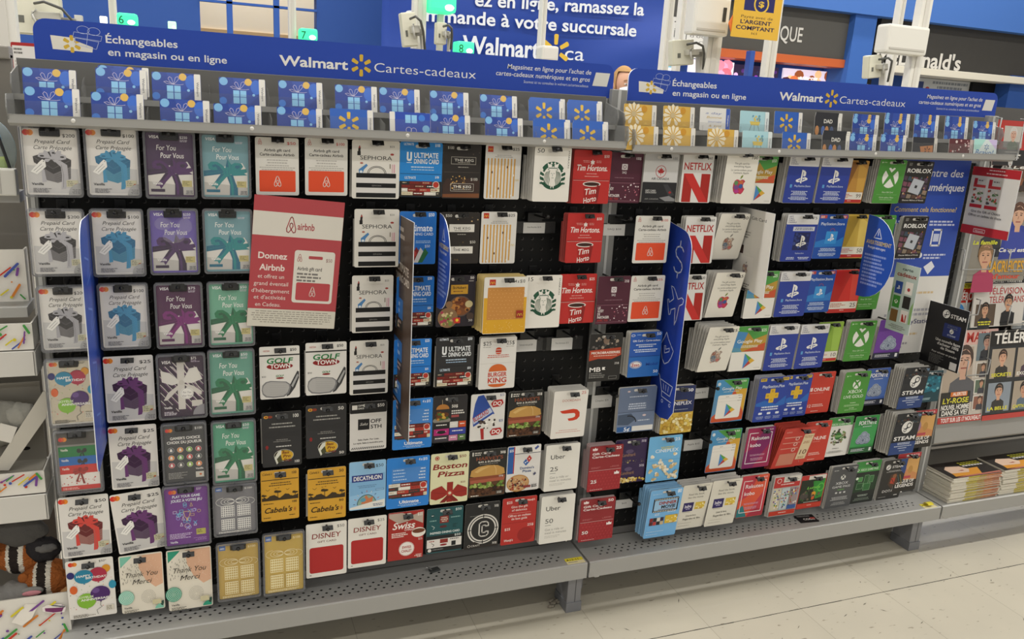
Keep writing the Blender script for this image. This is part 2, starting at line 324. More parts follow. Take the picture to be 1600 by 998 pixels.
def k_stripes(a):
    for i in range(-6, 12):
        u = i*13; a.p([(max(2, u), 8 if u >= 2 else 8-(u-2)*.8), (min(97, u+3), 8), (min(97, u+78), 8+60), (min(97, u+74), 8+60)], 'd9d2cc') if 2 <= u < 60 else None
    for k in range(-5, 9):
        pts = [(2+i*9.5, 20+k*13+i*8) for i in range(11)]; pts = [(x, y) for x, y in pts if 14 < y < 92]
        if len(pts) > 1: a.l([pts[0], pts[-1]], 1.5, 'd6cfca'); a.l([(pts[0][0], pts[0][1]+3), (pts[-1][0], pts[-1][1]+3)], .8, '8a4a8a') if pts[-1][1]+3 < 93 else None
    a.r(4, 3, 30, 17, '2a0f2c'); a.t_(8, 27, 13, 4.6, 'VISA', 'eeeaea', .02, .2); a.t_(72, 84, 7.5, 4, '$75', 'eeeaea', .01); a.fine(72, 9, 92, 2, 1.8, 'b8a8bc')
    a.r(40, 8, 56, 88, 'd3cec6'); a.r(40, 1, 56, 7.5, 'd3cec6')
    a.p([(48, 44), (24, 28), (4, 24), (6, 42), (28, 48)], 'dedad2'); a.p([(50, 44), (68, 22), (84, 20), (96, 40), (72, 46)], 'dedad2'); a.p([(46, 46), (18, 60), (8, 72), (16, 72), (40, 56)], 'd3cec6'); a.p([(52, 46), (74, 50), (94, 60), (92, 66), (70, 58)], 'd3cec6'); a.e(49, 44, 6, 'c9c3ba')
    a.e(60, 62, 15, 'ece9e3'); a.ring(60, 62, 13.5, .7, '9a9690'); a.e(57, 53, 1.6, '3a3038'); a.t_(51, 70, 62, 3.2, 'For You', '6a5a68', 0, .2); a.t_(50, 71, 67.5, 3.2, 'Pour Vous', '6a5a68', 0, .2)
    a.r(3, 80, 34, 98, '2a0f2c'); a.t_(8, 26, 86, 3.6, 'Vanilla', 'eeeaea', .02); a.fine(8, 91, 40, 3, 2.2, 'd8d0d8'); a.r(70, 74, 94, 84, 'cfcac2'); a.e(98, 98, 26, '8f8c92', a0=90, a1=180)
def k_gamer(a):
    a.r(2, 2, 98, 13, '4a4a4c'); mc(a, 13, 10, 5); a.t_(76, 94, 10, 3.8, '$100', 'e8e6e2')
    a.t_(16, 88, 26, 4.4, "GAMER'S CHOICE", 'f0eeea', .025); a.t_(8, 92, 33, 4.4, 'CHOIX DU JOUEUR', 'f0eeea', .025)
    cs = ['3f4a58', 'd98a3a', '7aa83c', 'b8404a', 'e08a40', '6aa04a', 'c84a4a', '40484a', 'b83a4a', '4a4a4c', '8ab040', 'd97a34']
    for i, c in enumerate(cs):
        u, v = 17+22*(i % 4), 44+13*(i//4); a.e(u, v, 7.6, 'd6d2cc'); a.e(u, v, 7, c); a.e(u, v-1, 2.6, 'f0ece6'); a.r(u-3, v, u+3, v+2.4, 'f0ece6')
    a.t_(74, 93, 80, 3.2, 'Vanilla', 'e4e2de', .02); a.fine(8, 83, 55, 5, 2.3, '9a9894'); a.r(74, 84, 94, 94, 'c9c5bc'); a.e(86, 89, 3, 'c8642e')
def k_play(a):
    mc(a, 18, 9, 5.5); a.t_(74, 86, 8, 3.6, '$50*', 'e4dcec')
    a.t_(18, 82, 19, 4.2, 'PLAY YOUR GAME', 'e8f0f8', .02); a.t_(14, 86, 26, 4.2, 'JOUEZ À VOTRE JEU', 'e8f0f8', .02)
    q = random.Random(8)
    for i in range(26):
        t = q.random()*6.28; R = 10+20*q.random(); u, v = 50+R*cos(t)*1.1, 50+R*.72*sin(t); c = q.choice(['5aa8e0', 'a0a4f0', '7ad0e4', 'd8c8e8', 'c8a878'])
        k = i % 4
        if k == 0: a.ring(u, v, 4.5, 1.1, c, n=12)
        elif k == 1: a.l([(u-4, v-2), (u+4, v-2), (u+4, v+2), (u-4, v+2)], 1.1, c, True)
        elif k == 2: a.l([(u-4, v+3), (u+4, v-3)], 1.4, c); a.l([(u-4, v-3), (u+4, v+3)], 1.4, c)
        else: a.l([(u-3, v+3), (u, v-3), (u+3, v+3)], 1.2, c, True)
    a.l([(42, 43), (58, 43), (55, 52), (50, 55), (45, 52)], 1.6, 'd8b088', True); a.r(48, 55, 52, 59, 'd8b088'); a.ring(50, 68, 7, 1.6, 'c8a8b8')
    a.fine(8, 80, 60, 4, 2.4, 'd0b8e0'); a.r(70, 75, 92, 85, 'b8b04a'); a.fine(72, 77, 88, 2, 3, '6a6430'); a.t_(8, 26, 96, 3.4, 'Vanilla', 'e8e0f0', .02); a.fine(62, 90, 93, 3, 2, 'a878c0', 'r')
def k_lace_gift(a, bg, ln):
    a.r(3, 2, 19, 11, '3a66b0'); a.t_(5, 17, 9, 3, 'AMEX', 'e8eaf0', .02)
    for (u0, v0) in ((15, 42), (55, 42), (15, 69), (55, 69)):
        a.r(u0, v0, u0+33, v0+23, ln)
        for i in range(6):
            for j in range(5): a.p([(u0+3+i*5.4, v0+1+j*4.4), (u0+5.4+i*5.4, v0+3+j*4.4), (u0+3+i*5.4, v0+4.6+j*4.4), (u0+.6+i*5.4, v0+3+j*4.4)], bg)
    for s_ in (-1, 1):
        for k, (ru, rv) in enumerate(((17, 10), (13, 7), (9, 5))): a.ring(50+s_*(ru+1), 32, ru, 1.1, ln, rv=rv)
    a.ring(22, 32, 19, 1, ln, rv=12, a0=90, a1=250); a.ring(82, 34, 17, 1, ln, rv=10, a0=-60, a1=90)
    a.t_(74, 93, 9, 3.6, '$100', ln); a.fine(8, 94, 92, 2, 2, ln)
def bel(a, u, v, s, c, wd=1.4):            # looped outline emblem
    a.l([(u, v-s), (u-.22*s, v-.86*s), (u-.82*s, v+.45*s), (u-.74*s, v+.84*s), (u-.42*s, v+.92*s), (u, v+.55*s), (u+.3*s, v+.12*s), (u+.22*s, v-.16*s), (u, v-.26*s), (u-.22*s, v-.16*s), (u-.3*s, v+.12*s), (u, v+.55*s), (u+.42*s, v+.92*s), (u+.74*s, v+.84*s), (u+.82*s, v+.45*s), (u+.22*s, v-.86*s)], wd, c, True)
def k_home_card(a, amt):
    bel(a, 11, 8, 5, 'c04a48', .9); a.t_(73, 93, 11.5, 4.6, amt, 'c2403c', .01)
    a.t_(20, 80, 24, 4.6, 'Airbnb gift card', '2c2a2a', .015); a.t_(10, 90, 31.5, 4.6, 'Carte-cadeau Airbnb', '2c2a2a', .015)
    a.fine(14, 38, 86, 2, 4.6, 'b0aca6', 'c', .4); a.fine(8, 47.5, 92, 3, 3.6, 'b0aca6', 'c', .4)
    a.r(8, 57, 92, 94, 'e2502c', 2.5); bel(a, 50, 76, 9.5, 'efe2da', 1.6)
def k_golf(a):
    a.band(0, 15.5, 'e4e1db'); a.band(15.5, 18, '1c1c1e'); a.e(17, 8, 9, 'd8c4be', rv=3); a.t_(10, 25, 9.5, 2.4, 'GOLF TOWN', 'a04040'); a.t_(76, 92, 9.5, 4.8, '$50', '2a2a2c', .02)
    a.t_(18, 84, 32, 9.5, 'GOLF', '127a3c', .05, .15); a.e(50, 38, 33, '8a1f22', rv=9); a.t_(26, 76, 41.5, 7.6, 'TOWN', 'f0ece8', .03)
    a.t_(5, 15, 58, 2.8, '$50', '3a3a3a'); a.t_(40, 60, 58, 3.6, 'GOLF', '127a3c', .04, .15); a.e(50, 60.5, 10, '8a1f22', rv=2.4)
    a.p([(70, 82), (76, 73), (94, 48), (98, 50), (98, 62), (88, 80), (74, 94), (66, 97)], '3c3c3e'); a.p([(78, 76), (94, 54), (97, 57), (82, 80)], 'a8a8a8')
    a.p([(4, 82), (6, 73), (14, 67), (26, 65), (66, 68), (75, 73), (77, 80), (72, 91), (60, 97), (34, 98), (14, 96), (6, 90)], '7e7e80'); a.p([(6, 81), (9, 74), (17, 68.5), (28, 67), (64, 69.5), (72, 74), (73, 80), (68, 89), (58, 94.5), (34, 95.5), (16, 93.5), (8, 88)], 'b2b0ae')
    for i in range(6): a.l([(24, 70+4*i), (66, 72+4*i)], .5, '8f8d8b')
    pass
def k_fish(a, amt):
    a.e(11, 8, 6, 'd8a030', rv=4); a.e(21, 8, 6, '8a3a24', rv=3.6); a.e(11, 8, 3, '8a3a24', rv=2); a.t_(79, 93, 11, 6, amt, 'd8d5d0', .02)
    a.fine(18, 20, 84, 1, 4, 'a8a6a2', 'c'); a.fine(8, 26, 94, 1, 4, 'a8a6a2', 'c'); a.p([(5, 36), (30, 33), (60, 38), (95, 34), (95, 48), (60, 44), (30, 50), (5, 46)], '2c2c2e')
    a.fine(32, 50, 68, 1, 2.4, '8a8884', 'c'); a.fine(24, 53, 76, 1, 2.4, '8a8884', 'c'); a.fine(34, 62, 74, 1, 3.6, 'c4c2be', 'c'); a.p([(8, 62), (12, 59), (16, 62), (14, 67), (10, 67)], '8a2424')
    a.e(54, 80, 25, 'd8d5c8', rv=17); a.e(54, 80, 24, '2a2618', rv=16); a.e(56, 80, 22, 'cfa42c', rv=14); a.p([(30, 84), (40, 72), (48, 70), (46, 88), (36, 96)], 'd8d8cc'); a.p([(36, 86), (46, 78), (50, 90), (40, 94)], '4a4a30')
    for i, s_ in enumerate(('Bass', 'Pro', 'Shops')): a.t_(50+i*2, 68+i*3.2, 77+i*7, 5, s_, '6a1f18', .04, .2)
    a.t_(82, 94, 95, 4.6, amt, 'd8d5d0', .02)
def k_hunt(a, amt):
    a.t_(5, 30, 9, 4.4, "Cabela's", '3a2a14', .01, .3); a.t_(82, 94, 10, 5, amt, '3a2a14', .02); a.r(2, 18.5, 98, 20, '4a3a1c')
    a.fine(18, 25, 86, 1, 3, '4a3a1c', 'c'); a.fine(10, 29.5, 92, 1, 3, '4a3a1c', 'c')
    for u, v, s_ in ((18, 40, 5), (70, 41, 4), (38, 37, 2), (46, 36, 1.6)): a.l([(u-s_, v-s_*.5), (u, v), (u+s_, v-s_*.6)], 1, '3a2c14')
    q = random.Random(2); pts = [(2, 58)]
    for i in range(33): pts.append((2+i*3, 50+2.5*sin(i*.5)+3*q.random()))
    pts += [(98, 60), (2, 60)]; a.p(pts, '3a2e1c')
    for u, v, R in ((44, 43, 10), (90, 47, 8), (8, 49, 7)): a.e(u, v, R, '3f321a', rv=R*.35); a.l([(u, v), (u, 56)], 1.6, '3a2e1c'); a.e(u-R*.4, v-1.6, R*.5, '3f321a', rv=R*.25)
    a.fine(6, 65, 46, 1, 2.6, '4a3a1c'); a.t_(82, 94, 67, 4, amt, '3a2a14', .02)
    a.t_(9, 82, 84, 10, "Cabela's", '2a1c10', .015, .3); a.p([(86, 80), (89, 76), (92, 80), (90, 84), (87, 84)], 'b8742c'); a.fine(6, 93, 26, 1, 2.4, '4a3a1c'); a.fine(74, 91, 94, 1, 2.4, '4a3a1c')
def k_tale(a, amt):
    a.t_(76, 94, 11, 5, amt, '5a5654'); a.t_(14, 86, 28, 9, 'DISNEY', '8a2a26', .01, .08); a.t_(28, 74, 36, 3.4, 'GIFT CARD', '6a3a34', .01)
    a.r(8, 44, 92, 92, 'b02a2a', 6); a.fine(8, 95, 14, 1, 2, '3a3a3a')
def k_lips(a):
    a.p([(12, 23), (17, 21), (18, 14), (15, 9), (13, 14)], '2a1c1c'); a.p([(13, 14), (16, 9), (18, 13)], 'a83a34'); a.r(11, 19, 18, 26, '1c1a1a'); a.e(84, 23, 4, 'a8403a', rv=2.2); a.e(20, 39, 3.4, 'b06a5a', rv=2); a.t_(79, 89, 11, 3, '$25', '6a6864')
    a.t_(17, 84, 33, 6.6, 'SEPHORA', '232021', 0)
    a.p([(14, 50), (22, 45), (30, 40), (33, 43), (25, 50), (22, 57), (15, 57)], '4f86bc'); a.e(19, 54, 3, 'dfe6ec'); a.l([(80, 40), (80, 47)], 1.6, '6a5a3a'); a.r(83.5, 40, 86, 55, 'd8b4b8', 1); a.r(87.5, 40, 90.5, 55, 'd9a8b4', 1)
    for R in (20, 17): a.ring(52, 56, R, 1, '2a2828', rv=R*.75, a0=0, a1=180)
    for v in (56, 73, 90): a.r(9, v, 93, v+8, '141416', .8)
    for v in (64, 81): a.r(9, v, 93, v+9, 'dedbd8')
    a.t_(42, 62, 78.6, 2.4, 'SEPHORA', '8a8886')
def k_fifth(a):
    a.band(0, 23, '1a1a1c'); a.r(6, 6, 20, 15, 'dcd8d2'); a.t_(22, 36, 9, 3.4, 'OFF', 'd8d5d0', .02); a.t_(22, 38, 14.5, 3.4, 'SAKS', 'd8d5d0', .02); a.t_(74, 93, 11.5, 6, '$50', 'e0ddd8', .01)
    a.r(22, 35, 53, 57, '17171a'); a.t_(27, 49, 48, 5.4, 'Saks', 'd8d5d0', 0, .4); a.t_(56, 85, 44, 7.4, 'OFF', '1d1d1f', .02); a.t_(56, 86, 55.5, 7.4, '5TH', '1d1d1f', .02)
    a.t_(22, 80, 79, 3, 'Saks Style. For Less.', '4a4846', .02); a.t_(10, 92, 86, 3, 'Le style Saks à moindre prix.', '4a4846', .02)
    for i in range(17): u = 4+i*5.3; a.p([(u, 97), (u+3, 93), (u+5.4, 93), (u+2.4, 97)], '1c1c1e')
def k_sport(a):
    a.p([(2, 40), (98, 26), (98, 62), (2, 70)], '7fb0d8'); a.t_(72, 93, 14, 6, '$50', '24282e'); a.r(7, 28, 92, 42, '2c3c84', 1); a.t_(12, 88, 39, 8, 'DECATHLON', 'eceae6', .05)
    a.fine(14, 50, 84, 2, 3.4, '5a7ea4', 'c', .4); a.r(72, 59, 95, 63, '4a6a9a'); a.r(73, 59.6, 94, 62.4, '8cb8dc')
    for i in range(9):
        t = radians(180-i*22.5); a.l([(48+32*cos(t), 88-24*sin(t)), (48+36*cos(t), 88-27*sin(t))], 1.6, ['2c4a8a', 'd86a40', 'e8e6e0'][i % 3])
    a.e(48, 90, 27, '3a5a6a', a0=0, a1=180, rv=30); a.e(48, 90, 25, '8aa89a', a0=0, a1=180, rv=28); a.p([(32, 88), (46, 70), (54, 78), (66, 74), (62, 90)], 'c87a52'); a.e(38, 80, 8, '5a9ab0', rv=6)
    a.p([(2, 94), (60, 86), (98, 82), (98, 98), (2, 98)], 'e4e2dc'); a.fine(58, 90, 92, 2, 3, '5a6a8a', 'r')
def brandgrid(a, v0, v1, seed=3):
    q = random.Random(seed); rows = 4; dv = (v1-v0)/rows
    for i in range(rows):
        u = 5
        while u < 92:
            w = min(14+q.random()*16, 95-u); a.r(u, v0+i*dv, u+w, v0+(i+1)*dv-.4, q.choice(['8a2420', 'dcd7cc', '2a2a2c', '3c3a38', 'b03a30', '1c1c1e', 'd8cdb0', '6a241c'])); a.fine(u+2, v0+i*dv+dv*.3, u+w-2, 1, dv*.5, q.choice(['f0ece4', 'b8a88a', '8a2a24'])); u += w+.6
    a.e(86, v0+dv*.9, 8, 'e8e4dc'); a.e(86, v0+dv*.9, 7, 'b83a2c')
def k_dining(a, bg, amt):
    a.t_(9, 32, 6, 4, 'ULTIMATE', 'dfe6f0', .02); a.t_(82, 94, 7, 5, amt, 'e8eef4', .02)
    a.r(16, 18, 20, 31, 'f0f2f4'); a.r(24, 18, 28, 31, 'f0f2f4'); a.p([(16, 28), (28, 28), (27, 33), (24, 34.5), (20, 34.5), (17, 33)], 'f0f2f4'); a.r(20, 18, 24, 30.5, bg); a.r(16, 36.5, 28, 37.6, 'f0f2f4')
    a.t_(33, 90, 28, 9, 'ULTIMATE', 'f2f4f6', .02); a.t_(33, 92, 38.5, 8, 'DINING CARD', 'f2f4f6', .02)
    a.fine(18, 44, 88, 1, 3.6, 'c8daec', 'c'); a.fine(22, 49, 86, 1, 3, 'a8c4e0', 'c'); a.l([(2, 57.5), (98, 57.5)], .8, '16202a')
    a.t_(12, 38, 67, 4.6, 'ULTIMATE', 'd4e2f0', .02); a.t_(84, 93, 65, 4, amt, 'e8eef4', .02); a.band(71, 100, '26241f'); brandgrid(a, 71, 97)
def k_mate(a):
    a.t_(78, 94, 9, 6, '$50', 'e4ecf4', .02); a.t_(16, 90, 37, 12, 'Ultimate', 'f0f4f8', .02); a.t_(30, 92, 45, 5, 'DINING CARD', 'e0e8f2', .01); a.fine(40, 55, 90, 2, 3, 'a8c8ec', 'c'); a.t_(70, 84, 68, 5, '$50', 'dce6f2')
    for i, c in enumerate(('1c1c1e', '8a241f', 'd8d4cc', '2a6a3c', '1c1c1e')): a.p([(34+i*12, 66+i*1), (44+i*12, 74+i*1.4), (28+i*12, 97), (16+i*12, 97)], c) if i < 4 else None
    a.e(40, 80, 8, 'b83a34')
def k_four(a):
    a.t_(74, 94, 9, 5, '4 x $15', 'f0f2f4', .02); a.r(12, 21, 92, 50, '4a86cc', 2)
    for i in range(4): a.fine(15, 24+i*6.2, 50, 1, 3.4, 'b8d2ee'); a.fine(74, 24+i*6.2, 90, 1, 3.4, 'd8e4f2', 'r')
    a.r(12, 50, 92, 80, '2a2826'); brandgrid(a, 51, 79, 6); a.t_(30, 76, 91, 6, 'Ultimate', 'f0f4f8', .03); a.fine(24, 93, 84, 2, 2.4, 'a8ccf0', 'c')
def k_chalet(a):
    a.p([(2, 2), (40, 2), (62, 10), (98, 4), (98, 30), (70, 20), (30, 26), (2, 12)], 'b8a79a'); a.p([(2, 10), (30, 24), (70, 18), (98, 28), (98, 46), (2, 46)], 'a32c26'); a.t_(82, 96, 11, 6, '$25', 'ece4dc', .01)
    a.t_(12, 76, 35, 13, 'Swiss', 'f0e8e2', .02, .25); a.t_(46, 74, 40, 4, 'CHALET', 'f0e8e2', .01); a.fine(10, 43, 62, 3, 3.6, 'ecdcd4'); a.e(86, 46, 20, 'e8e2d8', rv=15); a.e(86, 43, 18, '6a3a24', rv=7)
    a.band(57, 100, 'a82a26'); a.e(53, 78, 22, 'ece6e0'); a.ring(53, 78, 21, .8, 'a82a26'); a.t_(40, 66, 77, 5, 'SWISS', 'a82a26', .03); a.t_(38, 68, 85, 5, 'CHALET', 'a82a26', .03); a.t_(86, 97, 62, 4, '$25', 'ecdcd4'); a.fine(76, 92, 96, 3, 2.6, 'ecdcd4', 'r')
def k_keg(a, amt, w):
    a.t_(12, 28, 9, 5, amt, 'dcd8d0'); dotsr(a, 12, 5, 5, 95, 30, ['3a3430', '4a4038', '2c2826'] if not w else ['a88a5a', 'c8a878', '5a4a30'], 1, 2.6, 6)
    if not w:
        a.l([(22, 23), (86, 23), (86, 36), (22, 36)], 1, 'b8b2a8', True); a.t_(30, 80, 31, 4.6, 'THE KEG', 'e4e0d8', .01); a.fine(30, 32.5, 80, 1, 2.6, 'a8a298', 'c'); a.fine(38, 41, 70, 1, 2.4, 'a8a298', 'c'); a.l([(4, 51), (96, 51)], .5, '6a6058')
        a.p([(2, 74), (14, 62), (30, 68), (52, 64), (80, 60), (98, 66), (98, 98), (2, 98)], '3c2a24'); a.p([(2, 92), (98, 90), (98, 98), (2, 98)], '7a4a2c'); dotsr(a, 30, 20, 58, 62, 82, ['e8c078', 'b8884a', 'd8a860'], .8, 2, 9)
        a.l([(22, 72), (82, 72), (82, 86), (22, 86)], 1, 'c0bab0', True); a.t_(28, 76, 80, 4.6, 'THE KEG', 'e8e4dc', .02); a.fine(28, 82, 78, 1, 2.6, 'b0aaa0', 'c'); a.t_(74, 92, 66, 5, amt, 'dcd8d0')
    else:
        a.r(22, 23, 86, 38, 'dfdbd3'); a.t_(32, 76, 33, 4.4, 'THE KEG', '2a2826', .01); a.fine(34, 34.6, 74, 1, 2, '6a6660', 'c'); a.fine(40, 42, 68, 1, 2.4, 'b0aaa0', 'c'); a.t_(76, 90, 60, 5, amt, 'dcd8d0'); a.r(26, 66, 84, 80, 'dfdbd3'); a.t_(34, 74, 75, 4.4, 'THE KEG', '2a2826', .01); dotsr(a, 10, 8, 52, 60, 96, ['a88a5a', '5a4a30', '3a3c2a'], 1, 3, 3)
def k_roast(a):
    a.t_(85, 95, 7, 4.6, '50', 'dcd8d4', .02); a.fine(82, 10, 95, 1, 3, 'b0a8a4'); a.r(36, 18, 80, 36, 'c8962c'); a.t_(40, 76, 26, 5, 'St-Hubert', '2a1a14', .02, .1); a.fine(42, 30, 76, 1, 3, '6a3a1c')
    a.e(62, 60, 30, '5a4a44', rv=27); a.e(62, 60, 27, '7a4a2a', rv=24); dotsr(a, 30, 42, 46, 82, 74, ['9a5a2c', '6a3418', 'b87a3a', '4a2818'], 3, 7, 4); a.e(84, 56, 10, 'c8b88a', rv=9); a.e(30, 82, 26, '8a6a4a'); dotsr(a, 36, 14, 70, 46, 96, ['c8a070', 'b03a54', '7a8a40', 'd8c090', '8a3a3a'], 2, 5, 5); a.e(88, 80, 10, '4a3a34'); a.e(32, 56, 9, '8a6848'); a.r(46, 82, 62, 93, 'c83a2c'); a.e(54, 87, 4, 'e8c83a'); a.t_(84, 94, 90, 4, '50', 'dcd8d4')
def k_stack_burger(a):
    a.t_(54, 72, 26, 6, '50$', 'e0dcd6', .02); a.fine(54, 32, 96, 2, 5, 'd8d4ce'); a.r(54, 42, 76, 47, 'a04a4a')
    a.e(26, 52, 26, '8a857c', rv=10); a.e(27, 47, 20, '3a5a28', rv=6); a.e(27, 40, 20, '5a3018', rv=8); dotsr(a, 20, 14, 34, 42, 50, ['b8823a', '6a3a1c', 'c8a040', '4a6a2c'], 2, 5, 5); a.e(28, 28, 19, 'b87a38', a0=0, a1=180, rv=15); a.l([(27, 18), (26, 8)], 1, 'c8b890')
    for u0, v0, u1, v1, c in ((4, 56, 48, 69, '201e20'), (50, 56, 74, 69, 'd8d5d0'), (76, 56, 97, 69, 'c8502a'), (4, 70, 48, 84, 'b02a72'), (50, 70, 97, 84, '34409a'), (4, 85, 46, 97, '3a3640'), (48, 85, 74, 97, 'c884a4'), (76, 85, 97, 97, '5a7a4a')): a.r(u0, v0, u1, v1, c); a.fine(u0+4, (v0+v1)/2-2, u1-4, 1, 4, 'e8e4de', 'c')
    a.e(26, 77, 13, '1a1a1c', rv=5)
def k_bowpizza(a):
    a.e(16, 9, 6, 'a8402a'); a.ring(16, 9, 4, .9, 'e8dcc0'); a.t_(74, 92, 11, 5, '$50', '7a2a20', .01); a.t_(5, 96, 31, 10, 'Boston', '8a231e', .05, .15); a.t_(18, 90, 46, 10, 'Pizza', '8a231e', .05, .15); a.t_(80, 92, 62, 3.4, '$50', '7a2a20')
    a.r(44, 58, 60, 98, '94271f'); a.p([(50, 80), (30, 64), (6, 70), (2, 74), (2, 88), (16, 92), (34, 88)], '9a2a22'); a.p([(54, 80), (72, 64), (96, 72), (98, 74), (98, 88), (84, 90), (70, 88)], '9a2a22'); a.p([(48, 82), (30, 94), (26, 98), (40, 98), (52, 88)], '7e1f1a'); a.p([(54, 82), (72, 94), (76, 98), (62, 98), (50, 88)], '7e1f1a'); a.e(52, 80, 8, 'b03c30'); a.e(52, 80, 4, 'd8c8b0'); a.l([(8, 76), (40, 80)], .8, '701a16'); a.l([(64, 80), (94, 78)], .8, '701a16')
def k_inspired(a):
    a.t_(78, 95, 9, 5, '$50', 'd4dcda', .01); a.e(16, 16, 5, '123c40'); a.fine(13, 15, 20, 1, 3, 'dce4e2'); a.r(36, 18, 60, 34, '8a2a24'); a.fine(38, 21, 58, 3, 4, 'e0d4c4', 'c'); a.fine(8, 26, 32, 1, 4, '8ab0ac'); a.fine(66, 22, 94, 1, 4, '8ab0ac'); a.l([(14, 38), (22, 42), (18, 46)], 1.4, 'c0d0cc'); a.e(46, 42, 10, '5a2428', rv=3.6); a.fine(72, 38, 86, 3, 3.4, '123c40'); a.t_(10, 92, 57, 4.4, 'INSPIRED DINING CARD', 'e4ecea', .02)
    a.band(61, 97.5, '1c1e20'); a.t_(78, 95, 66, 4.6, '$50', 'd4dcda', .01); a.r(2, 69, 98, 88, 'dfdbd6'); a.r(38, 70, 60, 79, '8a2a24'); a.fine(8, 72, 30, 1, 4, 'a04a40'); a.fine(66, 71, 92, 1, 4, '6a6a6a'); a.e(48, 83, 10, '8a1f24', rv=3); a.r(70, 77, 82, 87, '1c1e20'); a.l([(14, 77), (22, 81), (18, 85)], 1.4, '2a2a2a'); a.e(10, 93, 5, 'dfdbd6'); a.fine(18, 91.5, 60, 1, 2.6, '9a9a9a')
def arch(a, u, v, s, c): a.ring(u-s*.5, v, s*.55, s*.22, c, rv=s*1.1, a0=0, a1=180, n=12); a.ring(u+s*.5, v, s*.55, s*.22, c, rv=s*1.1, a0=0, a1=180, n=12)
def k_fries(a):
    a.r(6, 2.5, 21, 13, 'b83226'); arch(a, 13.5, 10.5, 5.5, 'e0b040'); a.t_(75, 94, 9, 5, '$25', '2a2a2c', .01); a.fine(32, 18, 72, 1, 1.8, '8a8680', 'c'); a.fine(20, 21, 84, 1, 1.8, '8a8680', 'c')
    for i in range(9):
        u = 7+i*9.2; a.r(u, 24.5, u+3.6, 98-(i == 8)*4, 'cf9a3c')
    for u, v in ((20, 50), (62, 40), (40, 80)): a.e(u, v, 1.7, '4a2a20', rv=3.4)
    for u, v in ((41, 43), (80, 55), (60, 92), (20, 94), (76, 93)): a.e(u, v, 2, 'ece8e0', rv=3.2)
    arch(a, 91, 66, 5, 'd8c48a')
def k_sesame(a):
    a.p([(.8, 36), (99.2, 36), (99.2, 98), (98, 99.2), (2, 99.2), (.8, 98)], 'd9a42c'); a.r(12, 4, 26, 14, 'b83226'); arch(a, 19, 12, 5, 'e0b040'); a.t_(70, 93, 10.5, 5.6, '4 x $10', '2a2a2c', .01)
    a.r(9, 18, 93, 75, 'c78a44', 1.5); q = random.Random(3)
    for i in range(10):
        for j in range(9): a.e(14+i*8.4+(j % 2)*3.4, 22+j*6.2+q.random()*1.5, 1, 'e2b878', rv=.75, n=6)
    for i in range(24): a.e(6+88*q.random(), 79+18*q.random(), 1.1, 'e8c878', rv=.8, n=6)
    a.r(76, 59, 92, 72, '9a2a22'); arch(a, 84, 69, 5.5, 'd8b040')
def k_bk(a):
    a.t_(8, 30, 15, 7, '$25', '2c2a28'); a.t_(72, 94, 15, 7, '25$', '2c2a28'); a.fine(8, 18, 32, 1, 1.8, '9a968e'); a.fine(64, 18, 94, 1, 1.8, '9a968e', 'r')
    a.e(51, 24, 8, 'c84a24', a0=0, a1=180, rv=6); a.r(43, 25, 59, 29, 'b83a24'); a.e(51, 30, 8, 'c84a24', a0=180, a1=360, rv=4); a.fine(8, 34, 94, 1, 2.6, 'c0503c', 'c'); a.fine(8, 37.6, 94, 1, 2.6, 'c0503c', 'c'); a.l([(2, 50), (98, 50)], .5, 'b4b0a8')
    a.e(51, 66, 25, 'd0662c', a0=0, a1=180, rv=20); a.t_(25, 77, 76, 8, 'BURGER', 'c03a24', .05); a.t_(25, 77, 88, 9.4, 'KING', 'c03a24', .05); a.e(51, 90.5, 25, 'd0662c', a0=180, a1=360, rv=9)
def k_dq(a):
    a.t_(84, 96, 7, 5, '$25', '3a4a8a'); a.p([(6, 52), (12, 20), (20, 4), (36, 2), (70, 44), (60, 50), (10, 72)], '2c4c9c'); a.p([(6, 52), (56, 30), (64, 40), (10, 64)], 'b8c0d4'); a.t_(8, 58, 50, 9, 'BLIZZARD', 'a82a2a', .04, .2, 30); a.p([(8, 70), (66, 44), (78, 58), (74, 70), (50, 80), (20, 78)], 'dcd8d2'); dotsr(a, 22, 22, 56, 72, 76, ['3a2c28', '5a4a44', 'f0ece6', '2a2020'], 2, 5, 7)
    a.p([(30, 74), (40, 74), (42, 98), (34, 98)], 'a82a2a')
    for v in (22, 83): a.p([(58, v), (66, v-7), (90, v-8), (95, v), (86, v+7), (64, v+8)], 'b02828'); a.t_(64, 89, v+4, 8, 'DQ', 'f0ece8', .03, .15)
    a.t_(84, 96, 62, 5, '$25', '3a5a9a')
